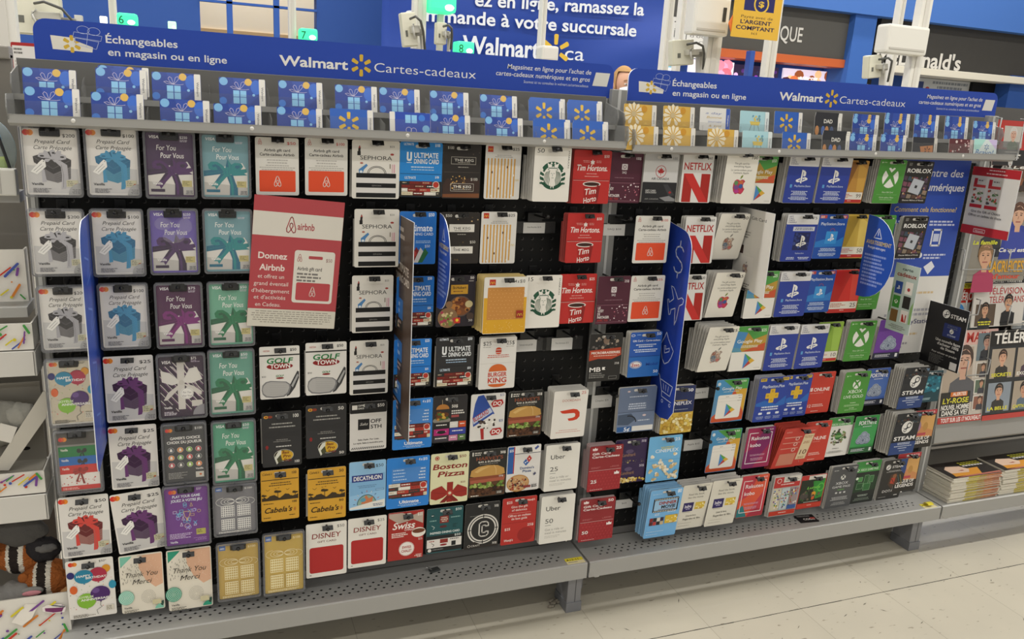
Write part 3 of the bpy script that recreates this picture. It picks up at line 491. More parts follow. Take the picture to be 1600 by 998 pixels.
def k_harv(a, amt):
    a.r(7, 4, 10, 12, 'e0ddd6'); a.fine(13, 5, 34, 2, 4, 'c8c4bc'); a.t_(82, 96, 11, 5, amt+'$', 'e8e4de', .02); a.t_(18, 90, 22, 7, "HARVEY'S", '8a4a34', .04); a.t_(24, 82, 27.5, 3.8, 'BAR & BURGERS', 'dcd6cc', .02); a.fine(16, 30, 88, 1, 2, '9a948a', 'c')
    a.p([(2, 62), (98, 62), (98, 98), (2, 98)], '5a3a24'); a.p([(3, 54), (6, 42), (24, 35), (50, 33), (76, 35), (94, 42), (97, 54), (80, 57), (20, 57)], 'c09450'); a.p([(14, 45), (32, 37), (58, 36), (40, 41), (22, 48)], 'd4ae6c'); a.l([(66, 34), (72, 42), (73, 54)], 1.4, 'd8b880')
    a.p([(2, 56), (98, 56), (98, 64), (2, 66)], '8a4830'); a.p([(4, 63), (96, 61), (96, 68), (4, 70)], 'a85a44'); dotsr(a, 46, 6, 70, 94, 80, ['6a8a3a', '88a04a', '4a6a28', 'a8b868'], 3, 6, 2, .4); dotsr(a, 60, 4, 81, 96, 94, ['4a2c1c', '3a2014', '5c3a26', '2c1a12'], 3, 6, 3, .5)
    a.fine(6, 94, 40, 1, 3.4, 'dcd6cc'); a.r(74, 88, 92, 95, '4a4440'); a.fine(76, 90, 90, 2, 2.4, 'c8c2b8', 'c'); a.t_(80, 92, 59, 3.4, amt+'$', 'e8e4de')
def k_ring(a):
    a.t_(83, 95, 12, 5, '50$', 'd8d5d0', .01); a.fine(14, 27, 60, 1, 1.6, '8a8884')
    for R in (45, 38): a.ring(53, 58, R, 4, 'd9d5cf', n=40)
    for R, c in ((26, 0), (20, 0)): pass
    a.l([(68, 52), (68, 46), (62, 42), (48, 42), (42, 46), (42, 70), (48, 74), (62, 74), (68, 70), (68, 64)], 3.4, 'd9d5cf'); a.l([(60, 52), (60, 50), (52, 50), (50, 51), (50, 65), (52, 66), (60, 66), (60, 64)], 3, 'd9d5cf'); a.l([(60, 52), (68, 52)], 3.2, 'd9d5cf'); a.l([(60, 64), (68, 64)], 3.2, 'd9d5cf')
    for t in (0, 90, 180, 270): a.l([(53+36*cos(radians(t)), 58+26*sin(radians(t))), (53+42*cos(radians(t)), 58+31*sin(radians(t)))], 3, '1d1d1f')
    a.p([(2, 92), (30, 84), (60, 96), (98, 88), (98, 98), (2, 98)], '2c2624'); a.ring(14, 93, 4, 1, 'c8c4be'); a.t_(20, 46, 95, 3.6, 'CRAFT', 'c8c4be', .01); a.t_(82, 95, 94, 4.6, '50$', 'd8d5d0', .01)
def k_siren(a, amt):
    a.t_(7, 26 if amt == '50' else 20, 11, 7.5, amt, '2a2a2a', 0, .05); a.t_(80, 108, 22, 4, 'STARBUCKS', '3a3a38', 0, 0, -90) if 0 else None
    a.tv(92, 6, 38, 3.6, 'STARBUCKS', '3a3a38', .01)
    g = '24543e'; a.e(52, 52, 35, g, n=36); a.e(52, 53, 25, W0, n=30)
    a.p([(39, 37), (36, 29), (44, 32), (47, 26), (52, 33), (57, 26), (60, 32), (68, 29), (65, 37)], W0); a.p([(52, 27), (54, 31), (58, 31), (55, 33.4), (56, 37), (52, 35), (48, 37), (49, 33.4), (46, 31), (50, 31)], g); a.p([(40, 37.5), (64, 37.5), (66, 42), (52, 40), (38, 42)], g); a.p([(39, 39), (65, 39), (63, 41), (41, 41)], W0)
    a.e(52, 49, 9, W0, rv=12); a.l([(47, 48), (50, 48)], 1, g); a.l([(54, 48), (57, 48)], 1, g); a.l([(52, 49), (51.4, 53)], .8, g); a.l([(49.5, 56), (54.5, 56)], 1, g)
    for s_ in (-1, 1):
        for k in range(4): a.l([(52+s_*(9+k*3), 43+k), (52+s_*(11+k*3.4), 52), (52+s_*(8+k*4), 60), (52+s_*(11+k*4), 68), (52+s_*(6+k*4.4), 76-k*2)], 1.5, g)
        for k in range(7): a.p([(52+s_*23, 46+k*4), (52+s_*34, 41+k*4.6), (52+s_*35, 44+k*4.6), (52+s_*24, 48.5+k*4)], W0 if k % 2 == 0 else g)
        a.p([(52+s_*26, 42), (52+s_*32, 34), (52+s_*35, 40), (52+s_*30, 46)], W0)
    a.p([(46, 62), (52, 58), (58, 62), (56, 76), (52, 70), (48, 76)], W0)
def k_tim(a, amt):
    r_ = 'bb2d2a'; a.t_(80, 94, 13, 5, amt, 'ecdcd8', .01); a.p([(50, 17), (52, 20), (56, 20), (54, 23), (55, 26), (51, 25), (50.6, 28), (49.4, 28), (49, 25), (45, 26), (46, 23), (44, 20), (48, 20)], 'f0e4e0'); a.fine(24, 19, 42, 2, 2.6, 'd88a84', 'r'); a.fine(60, 19, 78, 2, 2.6, 'd88a84')
    a.t_(10, 91, 38, 10.5, 'Tim Hortons.', 'f4eae6', .015, .25); a.fine(32, 43, 68, 1, 2.4, 'e0a8a2', 'c'); a.fine(28, 48, 72, 1, 2.4, 'e0a8a2', 'c'); a.l([(2, 55), (98, 55)], .8, '7a1a1a'); a.l([(2, 56.4), (98, 56.4)], .6, 'dcc8c4')
    a.p([(30, 66), (75, 66), (68, 98.5), (36, 98.5)], 'a92522'); a.e(52, 63, 24, 'e8ddd6', rv=6.4); a.e(52, 63, 21, '3a2018', rv=4.4); a.p([(66, 64), (75, 66), (70, 98.5), (64, 98.5)], '8a1d1c'); a.t_(36, 66, 82, 11, 'Tim', 'f4eae6', .01, .25, 8); a.t_(33, 68, 97, 10, 'Horto', 'f4eae6', .01, .25, 12)
def k_domino(a):
    a.band(0, 17, 'e6e3de'); a.r(1, 17, 99, 18.4, '4a5060'); a.r(2, 1.5, 19, 60, '2c5ca4'); a.r(19, 1.5, 22, 60, 'b83a34'); a.t_(6, 18, 12, 5, '$25', 'e4e8f0', .02); a.p([(80, 8), (90, 2), (94, 6), (84, 12)], '4a5a9a')
    a.p([(58, 30), (66, 22), (74, 30), (66, 38)], 'b83430'); a.p([(48, 37), (56, 30), (66, 38), (57, 45)], '2c5ca4'); a.e(66, 30, 2, 'ece8e4'); a.e(55, 38, 2, 'ece8e4'); a.e(60, 36, 2, 'ece8e4')
    a.t_(40, 82, 52, 5, "Domino's", '2a4a80', .02); a.t_(48, 74, 59, 5, 'Pizza', '2a4a80', .02); a.e(36, 82, 34, 'b8864a', rv=26); a.e(36, 82, 31, 'c8a070', rv=23); dotsr(a, 60, 12, 70, 62, 95, ['a84a30', 'd8c0a0', '6a4030', 'c89060', '8a2a24', '4a3a34'], 1.6, 3.6, 5); a.p([(80, 64), (86, 60), (89, 64), (83, 68)], '4a4a6a'); a.t_(77, 93, 93, 6, '$25', '2a2a30', .02); a.r(52, 88, 74, 93, '8a3434', 1)
def k_wendy(a):
    a.t_(12, 28, 12, 5, '$25', 'f0dcd6', .01); a.t_(70, 94, 10, 4, "Wendy's", 'f0dcd6', .02, .2); a.t_(26, 74, 22, 4.4, 'Give the gift', 'f0e0da', .01); a.t_(28, 72, 29, 4.4, 'of delicious', 'f0e0da', .01); a.l([(20, 34), (84, 34)], .5, 'e8c0b8'); a.t_(18, 84, 41, 4.4, 'Offrez un cadeau', 'f0e0da', .01); a.t_(28, 74, 47.5, 4.4, 'de bon goût', 'f0e0da', .01); a.l([(2, 54), (98, 54)], .6, '7a1a1a')
    a.t_(10, 26, 69, 5, '$25', 'f0dcd6', .01); a.t_(76, 94, 64, 5, '25$', 'f0dcd6', .01); a.e(72, 82, 24, '9a2422', rv=22); a.t_(10, 36, 93, 4.6, "Wendy's", 'f0dcd6', .02, .2)
def k_door(a):
    a.t_(80, 93, 9, 6, '25', 'c03a2c', 0); a.t_(26, 78, 23, 4.6, 'DOORDASH', 'b85a48', 0); o = 'cc3c20'
    a.p([(21, 42), (60, 39), (72, 41), (80, 47), (81, 56), (74, 62), (62, 64), (50, 64), (46, 59), (60, 58), (67, 56), (68, 51), (64, 48), (36, 48), (28, 47)], o); a.fine(8, 83, 94, 1, 2, 'd08a80', 'c'); a.fine(8, 87, 94, 1, 2, 'd08a80', 'c')
def k_ride(a, amt):
    a.t_(15, 57, 31, 9, 'Uber', '242322', .005); a.t_(15, 38 if amt == '25' else 38, 57, 9, amt, '3a3836'); a.r(15, 61, 32, 62, '8a8884'); a.t_(16, 72, 73, 5, 'Get a ride or', '9a9690'); a.t_(16, 80, 80, 5, 'meal in minutes', '9a9690'); a.fine(16, 84, 78, 2, 3, 'c4c0b8', 'l', .4)
def k_saq(a, amt):
    a.t_(80, 94, 13, 5, amt, 'dcd2d4', .01); a.r(42, 22, 58, 34, 'd8ced0', 2); a.ring(50, 28, 4.5, 1.2, '4a1c2c'); a.t_(44, 56, 41, 4.4, 'SAQ', 'd8ced0', .02); a.fine(14, 49, 88, 1, 1.8, '9a7680', 'c'); a.l([(2, 57), (98, 57)], .6, '2c0f18'); a.l([(4, 60), (96, 60)], 1.2, '8a5a68'); a.l([(4, 96), (96, 96)], 1.2, '8a5a68')
    for i, s_ in enumerate(('LE', 'GOÛT', 'DE', 'PARTAGER')): a.t_(6, (14, 24, 14, 42)[i], 68+i*6.6, 5, s_, 'e4dad8', .03)
    a.t_(6, 38, 94, 4, 'AVEC TOI', 'b03a3a', .03); dotsr(a, 24, 44, 60, 95, 95, ['d8b8c0', 'b86a7a', 'e8d8dc'], 1, 2.2, 6)
def k_micro(a):
    dotsr(a, 30, 8, 6, 92, 34, ['6a6460', '8a8078', '4a4644', 'a89888'], 2, 5, 3); a.e(50, 14, 9, '8a7464', rv=11); a.p([(2, 34), (96, 30), (98, 46), (70, 54), (30, 52), (2, 56)], 'b0452c'); a.t_(8, 94, 42, 4.6, 'MICROBRASSERIES', 'f0e4da', .03); a.fine(10, 45, 90, 1, 3, 'e0c0b0', 'c'); a.t_(80, 94, 65, 4, '25$', 'dcd8d4', .01); a.t_(6, 40, 79, 9, 'MB', 'ece8e4', .02); a.p([(44, 70), (54, 70), (51, 73), (54, 76), (44, 76)], 'ece8e4'); a.fine(6, 82, 60, 3, 4, '8a8884'); a.l([(66, 90), (90, 90), (90, 96), (66, 96)], .8, '9a9894', True)
def k_petro(a, amt):
    a.e(15, 7.5, 8, 'b8767a', rv=4.6); a.p([(8, 9), (22, 9), (22, 4), (19, 6), (15, 2.6), (12, 6), (8, 4)], 'ecdedc'); a.t_(78, 94, 10, 6, amt, 'f0e4e2', .02); a.t_(8, 62, 19, 4.6, 'Gift Card', 'f0e4e2', .03); a.t_(8, 90, 26, 4.6, 'Carte-Cadeau', 'f0e4e2', .03); a.fine(8, 46, 40, 2, 2, 'b8686a'); a.fine(60, 46, 92, 2, 2, 'b8686a', 'r'); a.l([(2, 54), (98, 54)], 1, 'd8b0b0')
    a.band(55, 100, 'a02c32')
    for i in range(10):
        for j in range(6): a.e(6+i*9.6+(j % 2)*4.8, 58+j*7, 2.2, 'b03a3e', n=6)
    a.p([(78, 65), (93, 65), (93, 59), (90, 61), (85.5, 57), (82, 61), (78, 59)], 'f0e4e2'); a.t_(8, 26, 81, 7, amt, 'f0e4e2', .02); a.fine(8, 95, 56, 1, 2, 'e0b8b8')
def k_airline(a):
    a.band(0, 14, 'b9b8b8'); a.t_(82, 95, 11, 5, '100', '4a4a4c'); a.e(50, 36, 15.5, 'b02c2e'); a.e(50, 36, 14, 'cdcccb'); leaf(a, 50, 36, 11, 'b02c2e'); a.t_(24, 76, 53, 4.4, 'AIR CANADA', '3a3a3c', .01); a.band(58, 100, '232326')
    a.t_(10, 40, 77, 3.2, 'GIFT CARD', 'c8c6c4', .02); a.t_(10, 42, 81, 3.2, 'CARTE-CADEAU', 'c8c6c4', .02); a.p([(60, 62), (74, 62), (96, 84), (80, 88)], '3a3a3e'); leaf(a, 82, 79, 5, 'a02c2e'); a.p([(52, 90), (80, 86), (98, 92), (98, 97), (70, 97)], '8a8a8c'); a.t_(10, 50, 94, 2.6, 'AIR CANADA', 'a8a6a4')
def leaf(a, u, v, s, c):
    k = a.w/a.h; pts = [(0, -1), (.2, -.55), (.5, -.7), (.45, -.2), (.75, -.35), (.95, -.1), (.6, .2), (.65, .4), (.1, .35), (.06, .9), (-.06, .9), (-.1, .35), (-.65, .4), (-.6, .2), (-.95, -.1), (-.75, -.35), (-.45, -.2), (-.5, -.7), (-.2, -.55)]
    a.p([(u+x*s, v+y*s*k) for x, y in pts], c)
def k_fuel(a):
    a.e(8, 7, 6, 'dce4ee', rv=3.4); a.e(8, 7, 4.6, '3a5ab0', rv=2.2); a.fine(20, 5, 40, 1, 3, '8ab0e0'); a.t_(82, 96, 8, 6, '50', 'e8ecf4', .01); a.t_(8, 94, 21, 4, 'Gift Card – Carte-cadeau', 'e4eaf4', .015); a.fine(18, 27, 84, 2, 4.2, 'd0dcf0', 'c'); a.fine(10, 38, 92, 2, 4.2, 'd0dcf0', 'c'); a.l([(2, 54), (98, 54)], 1, '123a70')
    a.band(55, 100, '2a6ab8'); a.e(24, 72, 19, 'e8e6e2', rv=11); a.ring(24, 72, 18, 1.8, '2a4aa0', rv=10); a.t_(12, 36, 76, 7, 'Esso', 'b02c34', .03); a.t_(56, 94, 75, 6, 'Mobil', '24489a', .03); a.t_(82, 96, 92, 6, '50', 'e8ecf4', .01)
def k_fuel2(a):
    a.e(25, 9, 4, 'd0b8b8', rv=2); a.fine(24, 20, 80, 1, 4, 'c0c8d8', 'c'); a.fine(26, 36, 76, 3, 5, 'c0c8d8', 'c'); a.l([(2, 55), (98, 55)], 1, '4a5468'); a.band(56, 100, '70809c'); a.p([(2, 60), (36, 58), (50, 72), (30, 84), (2, 82)], '48566c'); a.ring(30, 78, 22, 3, '22262e', rv=18, a0=0, a1=100); a.e(72, 64, 5, 'd8c4c4', rv=2.6); a.fine(56, 74, 92, 1, 4, 'c8d0dc'); a.r(2, 87, 40, 98, '2a5a94'); a.t_(20, 36, 97, 8, '5¢', 'e4e8f0', .02); a.r(42, 87, 98, 98, 'dedcd8')
def k_popc(a):
    a.t_(80, 95, 9, 5, '50$', 'c8c0d0', .01); a.e(46, 28, 12, '5a4a6a', rv=6); a.t_(24, 66, 39, 7, 'Landmark', '8a6a5a', .03, .2); dotsr(a, 24, 12, 48, 96, 54, ['4a4050', 'b0a060', '6a5a5a'], 1.4, 3, 4); a.l([(2, 56), (98, 56)], 1, '4a3a5a'); a.t_(80, 95, 65, 5, '50$', 'c8c0d0', .01); a.e(46, 68, 12, '5a4a6a', rv=6); a.t_(24, 66, 80, 7, 'Landmark', '8a6a5a', .03, .2); dotsr(a, 70, 4, 88, 96, 97, ['c8a848', 'e0cc88', 'b08a34', 'e8dcb0'], 2, 4.4, 5)
def k_flix(a, amt):
    a.band(0, 14, 'dedcd9'); a.t_(78, 94, 10, 5, amt, '3a3836', .01); a.t_(6, 94, 32, 14, 'NETFLIX', 'b02c2a', .02); a.r(7, 40, 36, 99, 'a8261f'); a.r(64, 40, 93, 99, 'a8261f'); a.p([(7, 40), (36, 40), (93, 99), (64, 99)], 'c62f2b')
def k_cine(a):
    a.band(0, 56, '1f2c5c'); a.t_(74, 93, 13, 6, '50', 'e8e6ea', .03); a.t_(22, 92, 40, 7, 'CINEPLEX', 'e4e2e8', .01); a.fine(40, 30, 80, 1, 3, 'c8a83a'); dotsr(a, 110, 3, 60, 97, 97, ['d8bc58', 'e8d898', 'c8a040', 'ecdfae', 'b8923a'], 3, 6, 3); a.fine(34, 48, 84, 1, 3, '8a90a8', 'c')
def k_cineb(a):
    a.t_(78, 94, 12, 6, '25', 'e8eef4', .01); a.t_(22, 92, 36, 7, 'CINEPLEX', 'e8eef2', .005); a.fine(36, 24, 80, 2, 3.4, 'c8c060', 'c')
    q = random.Random(4)
    for u, v in [(16, 44), (84, 44), (40, 56), (72, 58)]+[(6+q.random()*88, 62+q.random()*34) for _ in range(22)]:
        for k in range(4): a.e(u+q.random()*9-4, v+q.random()*6-3, 4.4, q.choice(['e6dcc4', 'd8c49a', 'f0e8d8', 'c8ac7c']), rv=3.8, n=8)
    a.l([(2, 52), (98, 52)], .5, '3a7ab0')
def k_dinner(a):
    a.t_(84, 96, 10, 7, '80', 'e8eef4', .02); a.fine(8, 8, 44, 1, 2.4, 'a8ccec'); a.r(14, 18, 92, 47, '1e2430', 4); a.r(18, 22, 88, 43, '9ac4e6', 2)
    for i in range(14): a.r(18+i*5.2, 19, 20.4+i*5.2, 21.2, 'ece8dc'); a.r(18+i*5.2, 44, 20.4+i*5.2, 46.2, 'ece8dc')
    a.t_(32, 86, 31, 6, 'DINNER', 'a8402c', .03); a.t_(40, 84, 39, 6, 'MOVIE', '2a2c34', .03); a.fine(26, 40.5, 84, 1, 2, '8a4a3a', 'c'); a.fine(24, 49, 44, 2, 2.6, 'dce8f4'); a.fine(62, 47, 94, 1, 2.6, 'dce8f4')
    for i in range(8): a.r(11+i % 4*11, 58+i//4*8, 21+i % 4*11, 65.6+i//4*8, ['8a2420', '2a2420', 'd8d0c4', '3a2a44', '5a2420', 'b83a34', '1c1c20', 'c8b490'][i])
    a.r(58, 55, 97, 72, 'd9b63c'); dotsr(a, 16, 60, 56, 96, 71, ['e8d890', 'c89a30', 'f0e8b8'], 1.6, 3, 3); a.fine(6, 86, 60, 1, 2, 'c4dcf0'); a.fine(6, 92, 60, 1, 2, 'c4dcf0'); a.l([(2, 73), (98, 73)], .4, '5a94c8')
def apple(a, u, v, s, cols, leafc):
    k = a.w/a.h; P = lambda pts: [(u+x*s, v+y*s*k) for x, y in pts]
    body = [(0, -.62), (.25, -.74), (.55, -.74), (.82, -.52), (.62, -.3), (.56, 0), (.66, .26), (.88, .42), (.7, .84), (.45, 1.1), (.22, 1.08), (0, 1), (-.22, 1.08), (-.45, 1.1), (-.74, .8), (-.92, .3), (-.92, -.2), (-.76, -.6), (-.46, -.76), (-.2, -.72)]
    a.p(P(body), cols[0])
    for i, (x, y, rx, ry) in enumerate(((-.5, -.3, .3, .3), (.2, -.4, .34, .24), (-.4, .25, .4, .3), (.25, .1, .3, .3), (-.3, .75, .4, .22), (.35, .7, .3, .24))): a.e(u+x*s, v+y*s*k, rx*s, cols[1+i % (len(cols)-1)], rv=ry*s, n=12)
    a.p(P([(0, -.82), (.05, -1.15), (.35, -1.4), (.34, -1.1), (.14, -.88)]), leafc)
def k_fruit(a, amt, pal):
    a.t_(78, 96, 12, 6, amt, '2a2a2a', .01)
    a.t_(26, 74, 23, 3.6, 'The gift card for', '4a4846'); a.t_(25, 77, 28.5, 3.6, 'everything Apple', '4a4846'); a.t_(18, 84, 35.5, 3.6, 'La carte-cadeau pour', '4a4846'); a.t_(27, 75, 41, 3.6, "l'univers Apple", '4a4846')
    if pal == 0: apple(a, 51, 64, 21, ['b8384a', '5a8a5a', 'c86a3c', '7a4a8a', '3a5a9a', 'b83a8a', 'c83a5a'], '7a8a3a')
    else: apple(a, 51, 64, 21, ['a8988c', '9a6a5a', 'c8b8a8', '6a7a8a', 'b08a7a', '8a8a94', 'c0706a'], '8a8a84'); dotsr(a, 40, 34, 52, 66, 80, ['b85a4a', 'e0d8d0', '5a5a64', 'c89a6a'], .8, 1.8, 4)
def k_novel(a):
    a.fine(68, 4, 90, 1, 2, '8a867e', 'r'); a.t_(25, 80, 24, 4, 'Read the book.', '4a463f', 0, .1); a.t_(25, 79, 31, 4, 'See the movie.', '4a463f', 0, .1); a.r(15, 40, 50, 60, '2a2060'); a.t_(21, 44, 52, 7, 'Indigo', 'e4e0ec', .02); a.fine(24, 54, 42, 1, 2.4, 'c8c0e0', 'c'); a.r(56, 41, 90, 57, 'd9bc48'); dotsr(a, 18, 58, 42, 88, 56, ['e8d890', 'c89a30', 'f4ecc0'], 1.6, 3, 3)
    a.fine(18, 61, 48, 1, 2, 'a09a90'); a.t_(32, 68, 72, 4, 'Lisez le livre.', '4a463f', 0, .1); a.t_(24, 86, 79.5, 4, 'Regardez le film.', '4a463f', 0, .1); a.l([(4, 82), (96, 82)], .4, 'c4bdb0'); a.fine(12, 86, 60, 1, 1.6, 'b4aea2'); a.fine(12, 92, 70, 1, 1.6, 'b4aea2')
def tri(a, u, v, s):
    k = a.w/a.h; P = lambda pts: [(u+x*s, v+y*s*k) for x, y in pts]
    a.p(P([(-.6, -1), (.1, 0), (-.6, 1)]), '4a8ac8'); a.p(P([(-.6, -1), (.45, -.35), (.1, 0)]), '5aa24a'); a.p(P([(-.6, 1), (.45, .35), (.1, 0)]), 'b8443a'); a.p(P([(.45, -.35), (1, 0), (.45, .35), (.1, 0)]), 'd9ac3a')
def k_gplay(a, amt):
    a.band(0, 57, '4f9a48'); a.p([(1, 10), (40, 14), (22, 56.5), (1, 56.5)], '4a8ac0'); a.p([(22, 56.5), (40, 14), (60, 30), (99, 20), (99, 56.5)], 'b8923c'); a.p([(30, 56.5), (99, 38), (99, 56.5)], 'c45434'); a.p([(1, 56.5), (1, 46), (22, 48), (30, 56.5)], '5a94b0')
    a.t_(80, 95, 13, 6, amt, 'e4ecdc', .01); a.p([(8, 6), (13, 8), (8, 10)], 'e4ecdc'); a.t_(12, 88, 37, 7, 'Google Play', 'eef0ea', .005); a.fine(18, 43, 84, 2, 3, 'd8dcc8', 'c'); tri(a, 54, 78, 21); a.fine(74, 94, 94, 1, 1.8, 'b0aca4', 'r')
def k_gplay2(a):
    a.band(0, 100, '4a90c0'); a.p([(20, 1), (99, 1), (99, 30), (60, 24)], '4f9a48'); a.p([(99, 24), (60, 24), (99, 86)], 'd0a23a'); a.p([(60, 24), (99, 80), (99, 97), (50, 99), (1, 99), (1, 84), (40, 60)], 'c4522e'); a.p([(1, 40), (40, 60), (1, 86)], '5a8ab0')
    a.t_(74, 92, 8, 4, '$30', 'e4ecdc', .01); a.e(9, 10, 5, 'c8d4dc'); a.t_(20, 82, 24, 6, 'Google Play', 'eef0ea', .005); a.fine(22, 28, 78, 1, 2.4, 'c8d8dc', 'c'); a.r(12, 36, 88, 91, 'e6e2da', 5); a.l([(14, 44), (86, 44)], .5, 'b8b4ac'); a.l([(14, 51), (86, 51)], .5, 'b8b4ac'); a.fine(36, 40, 50, 1, 2, '8a8680'); 
    for i in range(3): a.fine(74, 38+i*6, 86, 1, 3, 'a8a49c', 'r')
    tri(a, 52, 72, 19)
def ps(a, u, v, s, c):
    k = a.w/a.h; P = lambda pts: [(u+x*s, v+y*s*k) for x, y in pts]
    a.p(P([(-.18, -1), (.3, -.86), (.58, -.62), (.6, -.2), (.4, -.02), (.16, -.1), (.16, -.62), (.06, -.66), (.06, .98), (-.18, .9)]), c)
    a.p(P([(-.26, .2), (-.26, .42), (-.62, .56), (-.5, .64), (-.26, .56), (-.26, .76), (-.7, .82), (-1, .66), (-.94, .46)]), c); a.p(P([(.14, .14), (.6, .06), (.98, .22), (1, .42), (.14, .76), (.14, .54), (.66, .34), (.5, .28), (.14, .4)]), c)
def k_pstore(a, amt, hang=0):
    a.band(0, 21, 'd9d8d8')
    for i, s_ in enumerate(('GIFT', 'CARD', 'CARTE', 'CADEAU')): a.t_(5, (18, 20, 24, 30)[i], 6+i*4, 2.8, s_, '3a3f6a', .01)
    if amt: a.t_(80, 94, 10, 5.4, amt, '3a3a40')
    if hang:
        a.r(24, 26, 92, 35, 'cdd0d8'); a.fine(28, 28, 88, 2, 3, '5a6080', 'c'); a.r(32, 38, 82, 76, '1c2454'); dotsr(a, 20, 34, 40, 80, 74, ['2c3a7a', '3a4a8a', '20284e'], 2, 5, 4); ps(a, 57, 57, 16, 'dcdad4'); a.t_(44, 72, 84, 3, 'PlayStation.Store', 'b8c4e4', .01); a.fine(16, 91, 46, 2, 3, 'd0d8ec', 'c'); a.fine(54, 91, 92, 2, 3, 'd0d8ec', 'c'); return
    ps(a, 50, 43, 19, 'eceae6'); a.r(15, 60, 22, 67, '5a9ad4'); a.t_(30, 84, 65, 4, 'PlayStation.Store', 'c8d4ec', .01); a.fine(18, 74, 82, 4, 2.5, 'd0d8ec', 'c'); a.fine(16, 86, 84, 3, 2.8, 'd0d8ec', 'c')
def k_psbag(a):
    a.r(3, 2, 26, 9, 'b84a44'); a.r(74, 2, 97, 9, 'b84a44'); a.fine(5, 4, 24, 2, 2.6, 'e8d8d4'); a.fine(76, 4, 95, 2, 2.6, 'e8d8d4'); a.t_(10, 92, 24, 6, 'PlayStation.Store', 'dce4f2', .01); a.p([(2, 62), (30, 56), (60, 66), (98, 50), (98, 72), (2, 74)], '2f7ac4'); a.r(34, 38, 74, 66, '3c92d4', 2); a.ring(54, 38, 9, 2, '8a4a6a', a0=0, a1=180); ps(a, 54, 52, 11, 'eceaea'); a.fine(16, 76, 84, 3, 2.8, 'c8d8f0', 'c'); a.fine(14, 87, 86, 3, 2.8, 'c8d8f0', 'c')
def k_psplus(a):
    a.r(4, 2, 24, 9, 'c8a838'); a.r(76, 2, 97, 9, 'c8a838'); a.fine(6, 4, 22, 1, 3, '3a3c50'); a.fine(78, 4, 95, 1, 3, '3a3c50'); a.t_(14, 86, 24, 6, 'PlayStation.Plus', 'dce4f2', .01)
    k = a.w/a.h; a.p([(2, 58), (30, 52), (66, 62), (98, 44), (98, 64), (60, 70), (2, 64)], '2a66b8')
    a.r(42, 42-13*k*1.6, 58, 42+13*k*1.6, 'd9b030', 2); a.r(29, 42-8*k, 71, 42+8*k, 'd9b030', 2)
    for du, dv in ((0, -13), (0, 13), (-14, 0), (14, 0)): a.ring(50+du, 42+dv*k, 3, .8, '7a5a18', n=10)
    a.fine(10, 66, 90, 1, 4, 'e0e6f2', 'c', .7); a.fine(8, 71.5, 92, 1, 4, 'e0e6f2', 'c', .7)
    for u in (22, 50, 78): a.r(u-6, 79, u+6, 84, 'dce2f0', 2); a.fine(u-12, 88, u+12, 3, 2.4, '9aa8d0', 'c')
def k_kobo(a, bg, bg2):
    a.p([(1, 1), (60, 1), (30, 50), (1, 60)], bg2); a.p([(70, 60), (99, 30), (99, 99), (40, 99)], bg2)
    if bg.startswith('d'): a.p([(1, 80), (20, 70), (40, 99), (1, 99)], '2a7a80'); a.p([(40, 99), (70, 80), (99, 86), (99, 99)], 'a83044')
    a.t_(78, 93, 8, 3.6, '$25', 'e8d8e0'); a.l([(40, 13), (10, 13), (10, 88), (90, 88), (90, 13), (76, 13)], 2.2, 'ece6e8'); a.t_(18, 82, 30, 8.4, 'Rakuten', 'f0ecee', .01); a.t_(18, 56, 47, 8.4, 'kobo', 'f0ecee', .01); a.fine(20, 66, 80, 2, 2.4, 'c89ab0', 'c'); a.fine(18, 75, 82, 3, 2.4, 'c89ab0', 'c')
def k_redten(a):
    a.t_(8, 24, 11, 3, 'NINTENDO', 'e0b4ac'); a.fine(64, 9, 94, 1, 2.4, 'e0b4ac', 'r'); a.p([(8, 22), (60, 22), (60, 24), (8, 24)], 'd8a090'); a.p([(8, 36), (60, 36), (60, 37.6), (8, 37.6)], 'd8a090'); a.p([(8, 50), (60, 50), (60, 51.6), (8, 51.6)], 'd8a090')
    for v in (27, 41, 55): a.e(48, v, 6, 'e0b0a8'); a.e(48, v, 3.4, 'a83a34')
    a.r(66, 18, 96, 82, 'dcc8a4'); a.fine(68, 22, 94, 2, 3.6, 'a87a54', 'c'); a.fine(68, 36, 94, 2, 3.6, 'a87a54', 'c'); a.t_(72, 92, 69, 11, '10', '6a3a2c', .01); a.r(12, 64, 62, 94, 'c8806a'); a.fine(68, 75, 94, 2, 3, 'a87a54', 'c')
def k_switch(a):
    a.r(3, 3, 36, 24, 'b83230'); a.r(36, 3, 97, 17, 'd8d3cb'); a.r(3, 17, 97, 29, 'b83230'); a.ring(20, 12, 8, 1.6, 'ecd8d4'); a.fine(42, 8, 92, 2, 3, '6a6660', 'c'); a.fine(24, 20, 80, 1, 5, 'ecd0cc', 'c')
    q = random.Random(6)
    for i in range(3):
        a.r(5+i*31, 31, 34+i*31, 84, ['c8c0a8', 'b8c4c8', '9a8a8a'][i])
        for k in range(26): a.e(8+i*31+q.random()*24, 34+q.random()*48, 2.6, q.choice(['b83a30', '3a6ab0', 'd8b040', '4a8a4a', '2a2a30', 'e8e0d8', '7a4a8a']), rv=1.6+q.random()*2, n=8)
    a.r(64, 74, 96, 84, '3a5a9a'); a.r(3, 86, 97, 97, 'c03a28'); a.fine(36, 90, 66, 1, 3.4, 'e8ccc4', 'c')
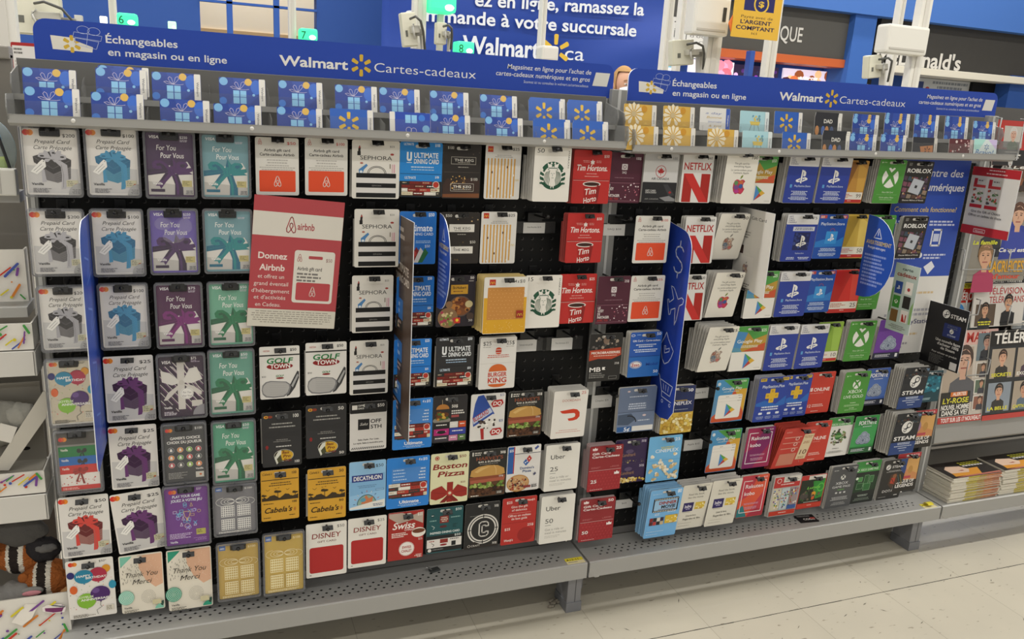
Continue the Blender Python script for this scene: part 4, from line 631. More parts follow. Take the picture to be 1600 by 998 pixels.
def k_hero(a, bg, amt):
    q = random.Random(int(amt))
    a.p([(4, 4), (60, 4), (30, 72), (4, 72)], {'b8863a': '8a5a24', 'c8a848': 'a88a34', 'c8302a': 'b0241f', '86a83c': '6a9034'}[bg]); a.p([(60, 4), (97, 20), (97, 72), (70, 72)], {'b8863a': 'c89a44', 'c8a848': 'd8bc60', 'c8302a': 'd4483c', '86a83c': '9abc50'}[bg])
    a.r(2, 74, 98, 91, 'dcd7cd'); a.t_(74, 93, 87, 9, amt, '3a2c28'); a.fine(8, 78, 60, 3, 3.4, 'b86a5a'); a.r(2, 91, 98, 98.5, 'b82c28'); a.fine(38, 93.4, 62, 1, 3, 'e4bcb8', 'c')
def k_online(a):
    a.fine(60, 13, 92, 1, 3, 'e8c0b8', 'r'); a.r(8, 37, 14.5, 46, 'ecd8d2', 1.5); a.r(16, 37, 22.5, 46, 'ecd8d2', 1.5); a.t_(27, 88, 46, 8, 'ONLINE', 'f0e0dc', .02); a.fine(16, 50, 76, 1, 2.6, 'd89088'); a.t_(16, 28, 85, 7, '12', 'f0e0dc', .01); a.fine(32, 78, 78, 2, 4, 'e8bcb4'); a.fine(30, 94, 62, 1, 3, 'e8bcb4', 'c')
def k_ghost(a):
    a.r(3, 2, 30, 14, 'b83230'); a.r(30, 2, 97, 16, 'd8d3cb'); a.r(3, 14, 97, 84, '1d2a1c'); a.p([(50, 20), (97, 14), (97, 70), (70, 74), (60, 50)], '2f8a34'); a.ring(84, 40, 14, 4, '58b84a', rv=16); a.t_(30, 82, 42, 7, "Luigi's", '7ac84a', .02, .2); a.e(24, 62, 16, '4a4440', rv=14); a.e(60, 58, 9, 'd8962c'); a.e(60, 70, 6, 'c85a2a', rv=8); dotsr(a, 20, 8, 45, 90, 80, ['3a5a30', '8aa84a', '2a2a20', '6a5a4a'], 2, 5, 3); a.fine(24, 80, 86, 1, 3, 'c8c8c0', 'c'); a.r(3, 85, 97, 97, 'c03a28'); a.fine(40, 90, 62, 1, 3, 'e8ccc4', 'c')
def xball(a, u, v, R, bg):
    k = a.w/a.h; a.e(u, v, R, 'e6e6e0')
    P = lambda pts: [(u+x*R, v+y*R*k) for x, y in pts]
    a.p(P([(-.78, -.72), (-.5, -.95), (0, -.5), (.5, -.95), (.78, -.72), (.3, -.2), (.6, .3), (.8, .72), (.66, .82), (0, .08), (-.66, .82), (-.8, .72), (-.6, .3), (-.3, -.2)]), bg); a.p(P([(-.3, -1.02), (0, -.82), (.3, -1.02)]), bg)
def k_xbox(a):
    a.p([(8, 5), (13, 7), (8, 9)], 'dce8d4'); a.fine(15, 6, 30, 1, 2.4, 'b8d4a8'); a.fine(78, 7, 94, 1, 3, 'c8dcb8', 'r'); xball(a, 50, 41, 30, '4a9038'); a.t_(30, 72, 76, 3.4, 'Xbox Gift Card', 'd8e8cc'); a.l([(12, 80), (88, 80)], .4, 'a8cc98'); a.t_(24, 78, 88, 3.4, 'Carte cadeau Xbox', 'd8e8cc'); a.fine(14, 91, 86, 1, 2, 'a8cc98', 'c')
def k_xgold(a):
    a.p([(8, 8), (13, 10), (8, 12)], 'dce8d4'); a.fine(15, 9, 26, 1, 2.4, 'b8d4a8'); xball(a, 52, 31, 15, '4a9038'); a.t_(24, 80, 52, 8, 'XBOX', 'eef2ea', 0); a.t_(12, 88, 64, 7, 'LIVE GOLD', 'eef2ea', 0); a.fine(40, 75, 66, 1, 3, 'c8dcb8', 'c'); a.fine(8, 80, 92, 2, 2.6, 'a8cc98', 'c'); a.fine(40, 88, 66, 1, 3, 'c8dcb8', 'c'); a.fine(14, 92, 88, 1, 2.4, 'a8cc98', 'c')
def k_pass_white(a):
    a.band(0, 12, '3f8a44'); a.band(12, 22, '4f9a50'); a.t_(14, 90, 20.5, 5, 'XBOX GAME PASS', 'd8e8d4', .01); q = random.Random(5)
    for i in range(44): t = q.random()*6.28; R = 14+14*q.random(); a.e(50+R*1.15*cos(t), 50+R*.72*sin(t), 4.4, q.choice(['3a5a34', '6a8a4a', '2a2c28', '8a7a5a', '4a3a30', 'a8b090']), rv=3.4, n=9)
    a.e(50, 48, 13, '2f6a2c'); a.fine(34, 46, 66, 2, 3, '9ac880', 'c'); a.fine(30, 79, 70, 1, 2.4, '7a7874', 'c'); a.fine(16, 86, 84, 3, 2, 'a8a6a0', 'c')
def k_pass_grey(a):
    a.fine(8, 9, 26, 1, 3, 'b8b8b8'); a.fine(76, 5, 95, 2, 3, 'c4c4c4', 'r'); xball(a, 48, 27, 9, '505154'); a.t_(24, 72, 44, 6, 'XBOX', 'dcdcdc', 0); a.t_(14, 84, 52, 5, 'GAME PASS', 'dcdcdc', 0); a.fine(36, 56, 64, 1, 3, '6ab04a', 'c'); 
    for u in (34, 50, 66): a.r(u-4, 62, u+4, 66, 'c8c8c8', 1)
    a.fine(16, 74, 86, 3, 3, 'b4b4b4', 'c'); a.fine(20, 87, 82, 3, 2.6, '9a9a9a', 'c')
def k_pass_green(a):
    a.band(0, 14, '3a8a40'); a.band(14, 26, '49984c'); xball(a, 12, 20, 5, '3a8a40'); a.t_(22, 92, 22.5, 5, 'XBOX GAME PASS', 'd8e8d4', .01); a.p([(2, 40), (50, 30), (98, 40), (98, 70), (2, 74)], '1f3a24')
    for u0, v0, u1, v1, c in ((22, 38, 38, 48, '4a8a4c'), (46, 34, 62, 60, '2a5a30'), (66, 36, 82, 52, '3a7040'), (20, 52, 44, 66, '24502c'), (48, 54, 74, 70, '2f6a38')): a.r(u0, v0, u1, v1, c, 1.5); a.l([(u0, v0), (u1, v0), (u1, v1), (u0, v1)], 1, '8ab88a', True)
    a.e(16, 40, 5, 'd8e8d4'); a.fine(30, 80, 76, 2, 2.6, 'a8b4a8', 'c'); a.fine(16, 88, 88, 3, 2.2, '7a867a', 'c')
def k_blox(a, amt):
    a.t_(76, 94, 10, 5, amt, 'd8d5d2', .01); a.fine(10, 5, 26, 3, 2.4, '9a9894'); a.t_(8, 96, 27, 9, 'ROBLOX', 'f0eeec', .06); q = random.Random(3)
    for i in range(5):
        for j in range(4): u, v = 3+i*19+j*2.5-4, 34+j*14+i*1.4; a.p([(max(2, u), v), (min(98, u+16), v+2), (min(98, u+14), v+12), (max(2, u-2), v+10)], q.choice(['5a4438', '4a3a4a', '3a4a5a', '6a5a3a', '7a4a5a', '8a7a6a', '3a3430']))
    for i in range(24): a.e(6+88*q.random(), 36+52*q.random(), 3, q.choice(['a8846a', '6a4a7a', 'c8b098', '8a5a34', '4a5a6a']), n=8)
    a.p([(36, 40), (78, 47), (66, 80), (24, 72)], 'b4b9c2'); a.p([(47, 56), (56, 57.5), (54, 64), (45, 62.5)], '2a2a2e'); a.r(2, 88, 98, 98, '1c1a1b'); a.t_(12, 90, 94, 3.4, 'Discover Millions of Worlds', 'd4d0cc', .01)
def k_coins(a, bg, name):
    a.p([(2, 30), (98, 24), (98, 78), (2, 82)], {'5a2a86': '6a3a96', '3a58a0': '4a6ab0', '2f8a44': '3f9a54'}[bg]); 
    if name: a.t_(18, 92, 24, 10, name, 'e8e8ec', .03); a.fine(26, 28, 84, 1, 3.4, 'd0d4e0', 'c')
    for u, v, R in ((40, 58, 14), (62, 56, 14), (50, 50, 14), (34, 66, 14), (66, 66, 15), (50, 66, 16)): a.e(u, v+2, R, '5a6478', rv=R*.8); a.e(u, v, R, '98a2b4', rv=R*.8); a.ring(u, v, R*.75, 1.6, '5f6a80', rv=R*.6)
    a.e(50, 66, 5, '5f6a80'); a.band(84, 100, '1d2238' if bg != '2f8a44' else '245a34'); a.fine(8, 88, 70, 3, 2.6, 'c8c8d4'); a.r(84, 87, 93, 96, 'd8d8dc')
def valve(a, u, v, R):
    a.e(u, v, R, 'e6e4e0'); k = a.w/a.h; a.e(u+R*.32, v-R*.28*k, R*.46, '22242c'); a.e(u+R*.32, v-R*.28*k, R*.3, 'e6e4e0'); a.p([(u-R*.98, v+R*.02*k), (u-R*.1, v+R*.38*k), (u+R*.3, v+R*.14*k), (u+R*.1, v-R*.1*k), (u-R*.3, v+.2*R*k)], '22242c'); a.e(u-R*.28, v+R*.5*k, R*.28, '22242c'); a.e(u-R*.28, v+R*.5*k, R*.16, 'e6e4e0')
def k_steam(a, amt):
    dotsr(a, 44, 6, 4, 94, 26, ['4a3a30', '6a6258', '3a4a54', '8a8a88', '2c2c30', '5a2a24'], 2, 6, 3, .5); a.t_(82, 95, 9, 4.6, amt, '8ab0e0', .01); a.band(70, 100, '24407c'); valve(a, 50, 34, 21); a.t_(8, 92, 65, 9, 'STEAM', 'eceae8', .03); a.fine(22, 71, 84, 2, 3.2, 'c8d0e0', 'c'); a.fine(16, 79, 88, 1, 3.2, 'c8d0e0', 'c'); a.fine(24, 84, 78, 1, 3.2, 'c8d0e0', 'c'); a.fine(34, 90, 72, 1, 3.2, 'b0bcd4', 'c')
def k_dota(a):
    a.p([(70, 1), (99, 1), (99, 40), (80, 30)], '2c4680'); valve(a, 22, 18, 10); a.t_(38, 84, 21, 6, 'STEAM', 'dcdad8', .02); a.fine(16, 27, 86, 2, 2.4, 'b0aeac', 'c'); a.p([(40, 38), (66, 34), (76, 60), (54, 74), (36, 62)], '4a3428'); a.p([(46, 46), (64, 46), (62, 62), (44, 60)], 'b0402c'); a.l([(48, 49), (60, 59)], 2.4, '3a1c18'); a.e(58, 42, 8, '8a5a3a'); a.l([(80, 40), (94, 60), (92, 72)], 3, '8a7a3a'); a.l([(70, 40), (98, 84)], 1, '5a8a8a'); a.t_(20, 78, 82, 6, 'DOTA 2', 'e4e2e0', 0); a.fine(8, 93, 40, 1, 2, 'a8a6a4'); a.fine(74, 90, 92, 1, 4, 'c8c6c4')
def k_teal_game(a):
    a.t_(6, 70, 10, 6, 'ECLIPSE', 'd8dce0', .02, .1) if 0 else a.fine(6, 4, 70, 1, 7, 'c8ccd0'); a.p([(5, 18), (90, 14), (96, 60), (5, 70)], '1f6a80'); dotsr(a, 20, 10, 20, 90, 66, ['2f8aa0', '144a5a', '3aa0b8', '1a3a48', '7ab0b8'], 5, 11, 4, .5); a.fine(8, 86, 60, 2, 4, 'a8c4cc')
def k_legend(a):
    a.band(0, 12, 'b03038'); a.t_(66, 92, 9, 5, '$25', 'e8d0d0', .01); a.p([(3, 14), (97, 14), (97, 66), (3, 60)], 'd0a060'); a.p([(3, 46), (40, 40), (97, 56), (97, 72), (3, 70)], 'c88a58'); a.e(30, 42, 16, '9a7a94', rv=20); a.e(64, 44, 10, 'b88a4a', rv=14); a.r(6, 60, 70, 67, 'b84a54', 2); a.t_(10, 88, 78, 8, 'LEAGUE OF', 'ecE8e4'.lower(), .03); a.t_(10, 88, 89, 8, 'LEGENDS', 'ece8e4', .03)

BASE = dict(box_card='e3dfda', birthday='e6e2dc', bows='8a8784', thanks='e6dfd0', stripes='2f1232', gamer='3f3f41', play='6a2488', golf='e2dfda', fish='2f2f31', hunt='d4a034', tale='e6e2da', home_card='dedbd4',
            lips='e3dfd7', fifth='dcd9d5', sport='92c0e4', mate='2672c4', four='2a80d4', chalet='a82a26', keg='2a2522', roast='26202a', stack_burger='2a282a', bowpizza='dedcb4', inspired='1f5358', fries='dcd9d4', sesame='e2dfd8', bk='e0ddd8',
            dq='dddad6', harv='262624', ring='262627', siren=W0, domino='dedbd8', wendy='b5302b', tim='bb2d2a', door='e6e2dc', ride='e6e3db', saq='4f2132', micro='262524', petro='8f2a2f', airline='cdcccb', fuel='2a5ab0', fuel2='66748e', popc='33234a',
            flix='dedcd9', cine='d0ae48', cineb='6fb2e0', dinner='76b2e4', fruit='e8e4da', novel='dcd8cc', gplay='e6e3dc', gplay2='4a90c0', pstore='2b3f98', psbag='2450a4', psplus='2a429c', redten='c23a30', switch='b9b6b2', online='c23a2c', ghost='b83230',
            xbox='4a9038', xgold='4a9038', pass_white='dedcd8', pass_grey='505154', pass_green='232825', blox='242122', steam='24262c', dota='2b2a29', teal_game='16404c', legend='2a2624')
HANG_WIDE = set()
def face(kind, w, h, kw, t=.0008, blister=False):
    base = kw.get('bg') if kind in ('bow_card', 'lace_gift', 'dining', 'kobo', 'hero', 'coins') else BASE[kind]
    side = None
    hole = (min(.013, w*.15), .0035, .0085)
    a = Art(w, h, base, t=t, hole=hole, r=.004, edge='d6d2cc' if kind not in ('redten', 'tim', 'petro') else None)
    globals()['k_'+kind](a, **kw)
    return a
# ------------------------------------------------------------------ the setting
def nodemat(name):
    m = bpy.data.materials.new(name); m.use_nodes = True
    return m, m.node_tree, m.node_tree.nodes['Principled BSDF'], m.node_tree.links.new
def floor_mat():
    m, nt, b, L = nodemat('vinyl_tile'); N = nt.nodes.new
    tc = N('ShaderNodeTexCoord'); mp = N('ShaderNodeMapping'); mp.inputs['Location'].default_value = (-.015, -.033, 0)
    L(tc.outputs['Object'], mp.inputs['Vector'])
    br = N('ShaderNodeTexBrick'); br.offset = 0; br.inputs['Scale'].default_value = 1; br.inputs['Brick Width'].default_value = .293; br.inputs['Row Height'].default_value = .293
    br.inputs['Mortar Size'].default_value = .0011; br.inputs['Mortar Smooth'].default_value = .2; br.inputs['Bias'].default_value = 0
    br.inputs['Color1'].default_value = lin('b4ae9f'); br.inputs['Color2'].default_value = lin('b0aa9b'); br.inputs['Mortar'].default_value = lin('9a9486')
    L(mp.outputs[0], br.inputs['Vector'])
    n1 = N('ShaderNodeTexNoise'); n1.inputs['Scale'].default_value = 5; n1.inputs['Detail'].default_value = 6; L(tc.outputs['Object'], n1.inputs['Vector'])
    mp2 = N('ShaderNodeMapping'); mp2.inputs['Scale'].default_value = (30, 95, 1); mp2.inputs['Rotation'].default_value = (0, 0, .6); L(tc.outputs['Object'], mp2.inputs['Vector'])
    n2 = N('ShaderNodeTexNoise'); n2.inputs['Scale'].default_value = 1; n2.inputs['Detail'].default_value = 2; L(mp2.outputs[0], n2.inputs['Vector'])
    cr = N('ShaderNodeValToRGB'); cr.color_ramp.elements[0].position = .27; cr.color_ramp.elements[1].position = .33; cr.color_ramp.elements[0].color = (.45, .42, .38, 1); cr.color_ramp.elements[1].color = (1, 1, 1, 1)
    L(n2.outputs['Fac'], cr.inputs['Fac'])
    cr1 = N('ShaderNodeValToRGB'); cr1.color_ramp.elements[0].color = (.86, .86, .86, 1); cr1.color_ramp.elements[1].color = (1.06, 1.05, 1.03, 1); L(n1.outputs['Fac'], cr1.inputs['Fac'])
    m1 = N('ShaderNodeMix'); m1.data_type = 'RGBA'; m1.blend_type = 'MULTIPLY'; m1.inputs['Factor'].default_value = 1; L(br.outputs['Color'], m1.inputs['A']); L(cr1.outputs['Color'], m1.inputs['B'])
    m2 = N('ShaderNodeMix'); m2.data_type = 'RGBA'; m2.blend_type = 'MULTIPLY'; m2.inputs['Factor'].default_value = .8; L(m1.outputs['Result'], m2.inputs['A']); L(cr.outputs['Color'], m2.inputs['B'])
    L(m2.outputs['Result'], b.inputs['Base Color']); b.inputs['Roughness'].default_value = .38
    return m
def peg_mat():
    m, nt, b, L = nodemat('black_pegboard'); N = nt.nodes.new
    tc = N('ShaderNodeTexCoord'); sp = N('ShaderNodeSeparateXYZ'); L(tc.outputs['Object'], sp.inputs[0])
    def mth(op, a, v=None, w=None):
        n = N('ShaderNodeMath'); n.operation = op
        for i, q in enumerate((a, v, w)):
            if q is None: continue
            if isinstance(q, (int, float)): n.inputs[i].default_value = q
            else: L(q, n.inputs[i])
        return n.outputs[0]
    P = .0254
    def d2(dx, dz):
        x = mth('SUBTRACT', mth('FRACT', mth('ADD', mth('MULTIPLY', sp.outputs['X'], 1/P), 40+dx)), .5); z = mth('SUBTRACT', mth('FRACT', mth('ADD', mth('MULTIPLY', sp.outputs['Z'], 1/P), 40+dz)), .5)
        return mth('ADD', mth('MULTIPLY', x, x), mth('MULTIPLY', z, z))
    hole = mth('LESS_THAN', d2(0, 0), .018); rim = mth('LESS_THAN', d2(-.06, .05), .022)  # pale crescents are light glints at the hole edges, painted into the colour
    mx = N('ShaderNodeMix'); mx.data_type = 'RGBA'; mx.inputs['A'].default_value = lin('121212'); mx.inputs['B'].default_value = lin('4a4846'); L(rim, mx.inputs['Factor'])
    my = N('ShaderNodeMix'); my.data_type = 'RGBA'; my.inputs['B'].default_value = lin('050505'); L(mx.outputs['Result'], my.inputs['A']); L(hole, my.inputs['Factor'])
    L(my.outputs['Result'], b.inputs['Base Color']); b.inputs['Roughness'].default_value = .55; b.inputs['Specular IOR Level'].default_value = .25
    return m
STEEL = M('a3a29f', 'steel'); STEELD = M('77757380'[:6], 'steel'); BLACK = M('0f0f10', 'plastic'); WHITEP = M('dcd9d0', 'plastic')

f = MB(); f.poly([(-9, -10, 0), (16, -10, 0), (16, 8, 0), (-9, 8, 0)], floor_mat())
q = random.Random(9); SEAMC = M('3c3a34', 'wall'); STAIN = M('6f6a5e', 'wall')
for i in range(60):                                  # dirt in one worn tile joint, and scuffs
    x = -.6+i*.06; f.poly([(x, -.2607-q.random()*.0012, .0002), (x+.061, -.2607-q.random()*.0012, .0002), (x+.061, -.2594+q.random()*.001, .0002), (x, -.2594+q.random()*.001, .0002)], SEAMC)
for i in range(90):
    x, y, a_, L_ = q.uniform(0, 3), q.uniform(-.75, -.1), q.uniform(.3, 1.0)+(1.6 if q.random() < .2 else 0), q.uniform(.003, .012); c_, s_ = cos(a_), sin(a_); w_ = q.uniform(.0008, .0022)
    f.poly([(x-c_*L_, y-s_*L_, .0002), (x+s_*w_, y-c_*w_, .0002), (x+c_*L_, y+s_*L_, .0002), (x-s_*w_, y+c_*w_, .0002)], STAIN if i % 3 else SEAMC)
struct(f.build('floor'))
f = MB(); f.poly([(-9, -10, 4.6), (-9, 8, 4.6), (16, 8, 4.6), (16, -10, 4.6)], M('d8d5cd', 'wall')); struct(f.build('ceiling'))

BLUE = M('3a66b4', 'wall'); BLUE2 = M('2f56a2', 'wall')
YB = 6.24
b = MB(); b.bb(-9, 16, YB+1.62, YB+1.76, 0, 4.6, M('ded3b8', 'wall'))
b.bb(-9, 16, YB+1.60, YB+1.62, 0, 1.88, M('b89c70', 'wall')); struct(b.build('wall_rear'))
# blue store wall with an opening at the left that looks into a pale room
b = MB(); b.bb(-9, 0.02, YB, YB+.18, 0, 4.6, M('2b4d92', 'wall')); b.bb(1.02, 16, YB, YB+.18, 0, 4.6, M('2b4d92', 'wall')); b.bb(.02, 1.02, YB, YB+.18, 2.15, 4.6, BLUE2); b.bb(.02, 1.02, YB, YB+.18, 0, .9, BLUE2); struct(b.build('wall_back'))
b = MB(); b.bb(.02, 1.02, YB-.02, YB+.03, 2.0, 2.02, BLUE2)
for x in (.24, .64): b.bb(x, x+.05, YB-.02, YB+.03, .9, 2.12, BLUE2)
struct(b.build('window_1'))
# blue fascia beam and columns over the shop fronts
b = MB(); (x0, z0), (x1, z1) = (5.780, 2.438), (9.438, 2.518)
b.bb(4.75, 14, YB-.45, YB-.01, (z0+z1)/2, 4.6, M('4672bc', 'wall')); struct(b.build('trim_1'))
b = MB(); (x0, _), (x1, _2) = (6.839, 2.220), (7.146, 2.245)
b.bb(x0, x1, YB-.40, YB-.01, 0, 2.6, M('3a66b2', 'wall')); struct(b.build('trim_2'))

d_ = bpy.data.lights.new('room_fill', 'AREA'); d_.size = .8; d_.energy = 150; d_.color = (1, .9, .74); o_ = bpy.data.objects.new('room_fill', d_); COL.objects.link(o_); o_.location = (.5, YB+.9, 4.3)  # added fill light, no fixture seen; brightens the pale room behind the opening
def signboard(name, label, cat, x0, x1, z0, z1, y, col, draw=None, t=.02, kind='print', group=None, r=.004, parent=None):
    a = Art(x1-x0, z1-z0, col, t=t, r=r, kind=kind)
    if draw: draw(a)
    o = a.obj(name, loc=((x0+x1)/2, y, z1)); return tag(o, label, cat, group)
# shop signs on the blue wall
(xa, za), (xb, zb) = (4.440, 2.284), (7.025, 1.907)
def d_ique(a):
    pass
t = thing('shop_sign', 'dark grey shop fascia sign reading QUE with orange strip below', 'sign', ((xa+xb)/2, 5.95, 0))
(x0, z0), (x1, z1) = (4.492, 2.359), (6.973, 1.979)
zt = (5.859, 2.441)[1]; zo = (6.686, 1.993)[1]; zb_ = (6.704, 1.905)[1]
m = MB(); m.bb(x0, x1, 5.93, 6.2, zo, 2.6, M('55534f', 'wall'), .004); o = m.build('fascia_panel', t); o.matrix_parent_inverse = Matrix.Translation(-t.location)
m = MB(); m.bb(x0, x1, 5.90, 6.2, zb_, zo, M('c8612e', 'plastic'), .004); o = m.build('orange_strip', t); o.matrix_parent_inverse = Matrix.Translation(-t.location); o['label'] = 'orange strip'
(lx0, lz0), (lx1, lz1) = (5.888, 2.134), (6.222, 2.281)
a = Art(lx1-lx0, .3, '55534f', t=.004); a.mb = MB(); a.t_(0, 100, 80, 60*(lz1-lz0)/.18, 'IQUE', 'd8d5ce', .01)
o = a.obj('sign_lettering', t, ((lx0+lx1)/2, 5.925, lz0+.24)); o.matrix_parent_inverse = Matrix.Translation(-t.location)
t = thing('shop_sign', 'dark grey restaurant fascia with bold white name and white ledge', 'sign', (9, 5.95, 0))
(x0, _), (x1, z1) = (7.296, 2.262), (9.695, 1.996); zl = (8.642, 1.979)[1]; zl2 = (8.664, 1.899)[1]
m = MB(); m.bb(x0, x1+1.0, 5.93, 6.2, zl, 2.6, M('413f3c', 'wall'), .004); o = m.build('fascia_panel', t); o.matrix_parent_inverse = Matrix.Translation(-t.location)
m = MB(); m.bb(x0, x1, 5.80, 6.2, zl2, zl, M('dcd6c6', 'wall'), .006); o = m.build('white_ledge', t); o.matrix_parent_inverse = Matrix.Translation(-t.location); o['label'] = 'white ledge'
(lx0, lz0), (lx1, lz1) = (7.302, 1.981), (8.610, 2.014); lz2 = (8.565, 2.180)[1]
a = Art(lx1-lx0, .5, '413f3c', t=.004); a.mb = MB(); a.t_(0, 100, 60, 100*(lz2-lz1)/.5*1.0, "McDonald's", 'e6e2da', .024)
o = a.obj('sign_lettering', t, ((lx0+lx1)/2, 5.925, (lz0+lz1)/2+.3)); o.matrix_parent_inverse = Matrix.Translation(-t.location)
# menus, posters and lit screens under the signs
(x0, z1), (x1, z0) = (8.207, 1.893), (9.071, 1.756)
def d_off(a): a.t_(2, 12, 60, 46, '1', '2a3a70', .03); a.t_(16, 24, 60, 30, 'S', 'a83a34', .03); a.fine(28, 8, 96, 2, 16, '7a808a', 'c'); a.fine(40, 44, 80, 1, 14, 'b05a54', 'c'); a.fine(44, 70, 70, 1, 14, '7a808a', 'c')
signboard('offer_poster', 'pale grey offer poster under the white ledge at back', 'poster', x0, x1, z0-.2, z1, 6.15, 'b9bcbf', d_off)
(x0, z1), (x1, z0) = (7.298, 1.826), (7.563, 1.726)
signboard('cafe_sign', 'small black cafe sign with white script behind tilted terminal', 'sign', x0, x1, z0-.1, z1, 6.225, '1c1a19', lambda a: a.t_(8, 92, 62, 34, 'McCafé', 'e4e0d8', .02, .25))
(x0, z1), (x1, z0) = (9.076, 1.895), (9.651, 1.758)
m = MB(); m.bb(x0, x1, 6.1, 6.23, z0-.8, z1, M('0c0c0d', 'wall')); tag(m.build('doorway_shutter'), 'black open shutter beside the pale offer poster', 'shutter')
m = MB(); (x0, _), (x1, _) = (9.466, 1.827), (9.776, 1.845); m.bb(x0, x1+.8, 5.9, 6.2, 0, 2.0, M('2a4f94', 'wall')); struct(m.build('trim_3'))
def d_burger(a):
    dotsr(a, 14, 4, 10, 96, 95, ['8a4a2a', 'e0b080', '4a2018', 'd8c8b0', 'c86a3a'], 6, 12, 4); a.t_(32, 66, 52, 22, 'BURGERS', 'f4f2f4', .03); a.fine(36, 62, 64, 2, 14, 'c8d8f0', 'c')
(x0, z1), (x1, z0) = (6.230, 1.869), (6.969, 1.748)
def glowboard(name, label, x0, x1, z0, z1, y, col, draw):
    a = Art(x1-x0, z1-z0, col, t=.03, kind='glow'); draw(a); return tag(a.obj(name, loc=((x0+x1)/2, y, z1)), label, 'screen')
glowboard('menu_screen', 'bright lit menu screen reading burgers below orange strip', x0, x1, z0-.15, z1, 6.18, 'cbbfd0', d_burger)
(x0, z1), (x1, z0) = (5.556, 1.864), (6.153, 1.725)
glowboard('menu_screen', 'dark purple lit screen with pink spots below orange strip', x0, x1, z0-.15, z1, 6.18, '2a2038', lambda a: dotsr(a, 40, 3, 6, 97, 95, ['d070c8', '8a3aa8', '4a2a6a', 'e8b0e0', '2a2a4a'], 2, 5, 3))
(x0, z1), (x1, z0) = (4.974, 1.877), (5.549, 1.741)
glowboard('menu_screen', 'white lit screen with pink figure left of purple screen', x0, x1, z0-.15, z1, 6.18, 'e8e4ea', lambda a: (dotsr(a, 9, 62, 10, 86, 90, ['e88aa0', 'e0a0c0', 'd86a7a'], 8, 14, 2), a.r(30, 0, 42, 100, 'd87a70')))
(x0, z1), (x1, z0) = (4.701, 1.883), (4.815, 1.733)
glowboard('menu_screen', 'narrow white lit screen beside the blue banner', x0, x1, z0-.15, z1, 6.18, 'e4ecf0', lambda a: a.r(10, 30, 50, 38, '7ab0c0'))
(x0, z1), (x1, z0) = (4.529, 2.247), (4.973, 1.983)
def d_order(a):
    a.l([(8, 12), (40, 10), (42, 20), (42, 70)], 2.4, '5a5856'); a.l([(10, 30), (26, 28), (10, 34), (10, 50), (24, 52), (14, 74)], 2.4, '5a5856')
    for i, s_ in enumerate(('Order', "d'oc", 'du Q')): a.t_(52, 92, 30+i*17, 9, s_, '6a6866')
signboard('order_poster', 'white poster with black line drawing behind the tall white column', 'poster', x0, x1, z0-.12, z1, 5.88, 'dedcd6', d_order)
b = MB(); (x0, z0), (x1, z1) = (5.339, 1.721), (5.396, 1.967); b.bb(x0, x1, 5.6, 5.68, 0, z1, M('2a4f9c', 'plastic'), .005); tag(b.build('post'), 'slim blue post in front of purple lit screen', 'post')
# the blue cloth banner
(xl, zt), (xr, zb) = (1.465, 2.104), (4.261, 1.683); zbl = (1.484, 1.643)[1]
def banner():
    nx, nz = 40, 16; z1 = 2.75; z0 = min(zb, zbl)-.35; m = MB(); vs = []; mat = M('26459c', 'print')
    for j in range(nz+1):
        for i in range(nx+1):
            u, v = i/nx, j/nz; d = .018*sin(9*u+4*v)*v+.02*sin(3*u-7*v)+.012*sin(16*u*v+2)
            vs.append((xl+(xr-xl)*u, 5.44+d, z1+(z0-z1)*v))
    m.add(vs, [(j*(nx+1)+i, (j+1)*(nx+1)+i, (j+1)*(nx+1)+i+1, j*(nx+1)+i+1) for j in range(nz) for i in range(nx)], mat, True)
    o = m.build('banner'); tag(o, 'large wrinkled blue banner with white French lettering behind the cards', 'banner')
    sm = o.modifiers.new('cloth', 'SOLIDIFY'); sm.thickness = .003; sm.offset = 1
    def line(txt, p0, p1, cap, bold):
        (x0, za), (x1, zb) = p0, p1; a = Art(x1-x0, .4, 'ffffff', t=.004); a.mb = MB()
        vs_, fs, g0, g1 = glyphs(txt, bold, 0); sx = (x1-x0)/(g1-g0); q = MB(); mt = M('dfe3ea', 'print')
        V = [(x0+(p[0]-g0)*sx, 5.385, za+(zb-za)*((p[0]-g0)/(g1-g0))+p[1]*cap/CAP) for p in vs_]; last = None
        for f_ in sorted(fs, key=lambda f: min(vs_[i][0] for i in f)):       # one mesh per word
            lo, hi = min(vs_[i][0] for i in f_), max(vs_[i][0] for i in f_)
            if last is not None and lo-last > .17: q.build('banner_lettering', o); q = MB(); last = hi
            q.add([V[i] for i in f_], [tuple(range(len(f_)))], mt); last = hi if last is None else max(last, hi)
        return q.build('banner_lettering', o)
    line('ez en ligne, ramassez la', (2.263, 2.098), (3.932, 2.168), .105, .02)
    line('commande à votre succursale', (1.643, 1.933), (3.871, 1.975), .105, .02)
    line('Walmart', (2.165, 1.692), (2.895, 1.707), .15, .03)
    line('ca', (3.150, 1.715), (3.346, 1.717), .12, .0)
    (sx, sz) = (3.054, 1.786); a = Art(.4, .4, 'ffffff', t=.004); a.mb = MB(); a.spark(50, 50, 36, 'd8b23c'); w_ = a.obj('banner_emblem', o, (sx, 5.385, sz+.2)); w_['label'] = 'yellow spark emblem'
banner()

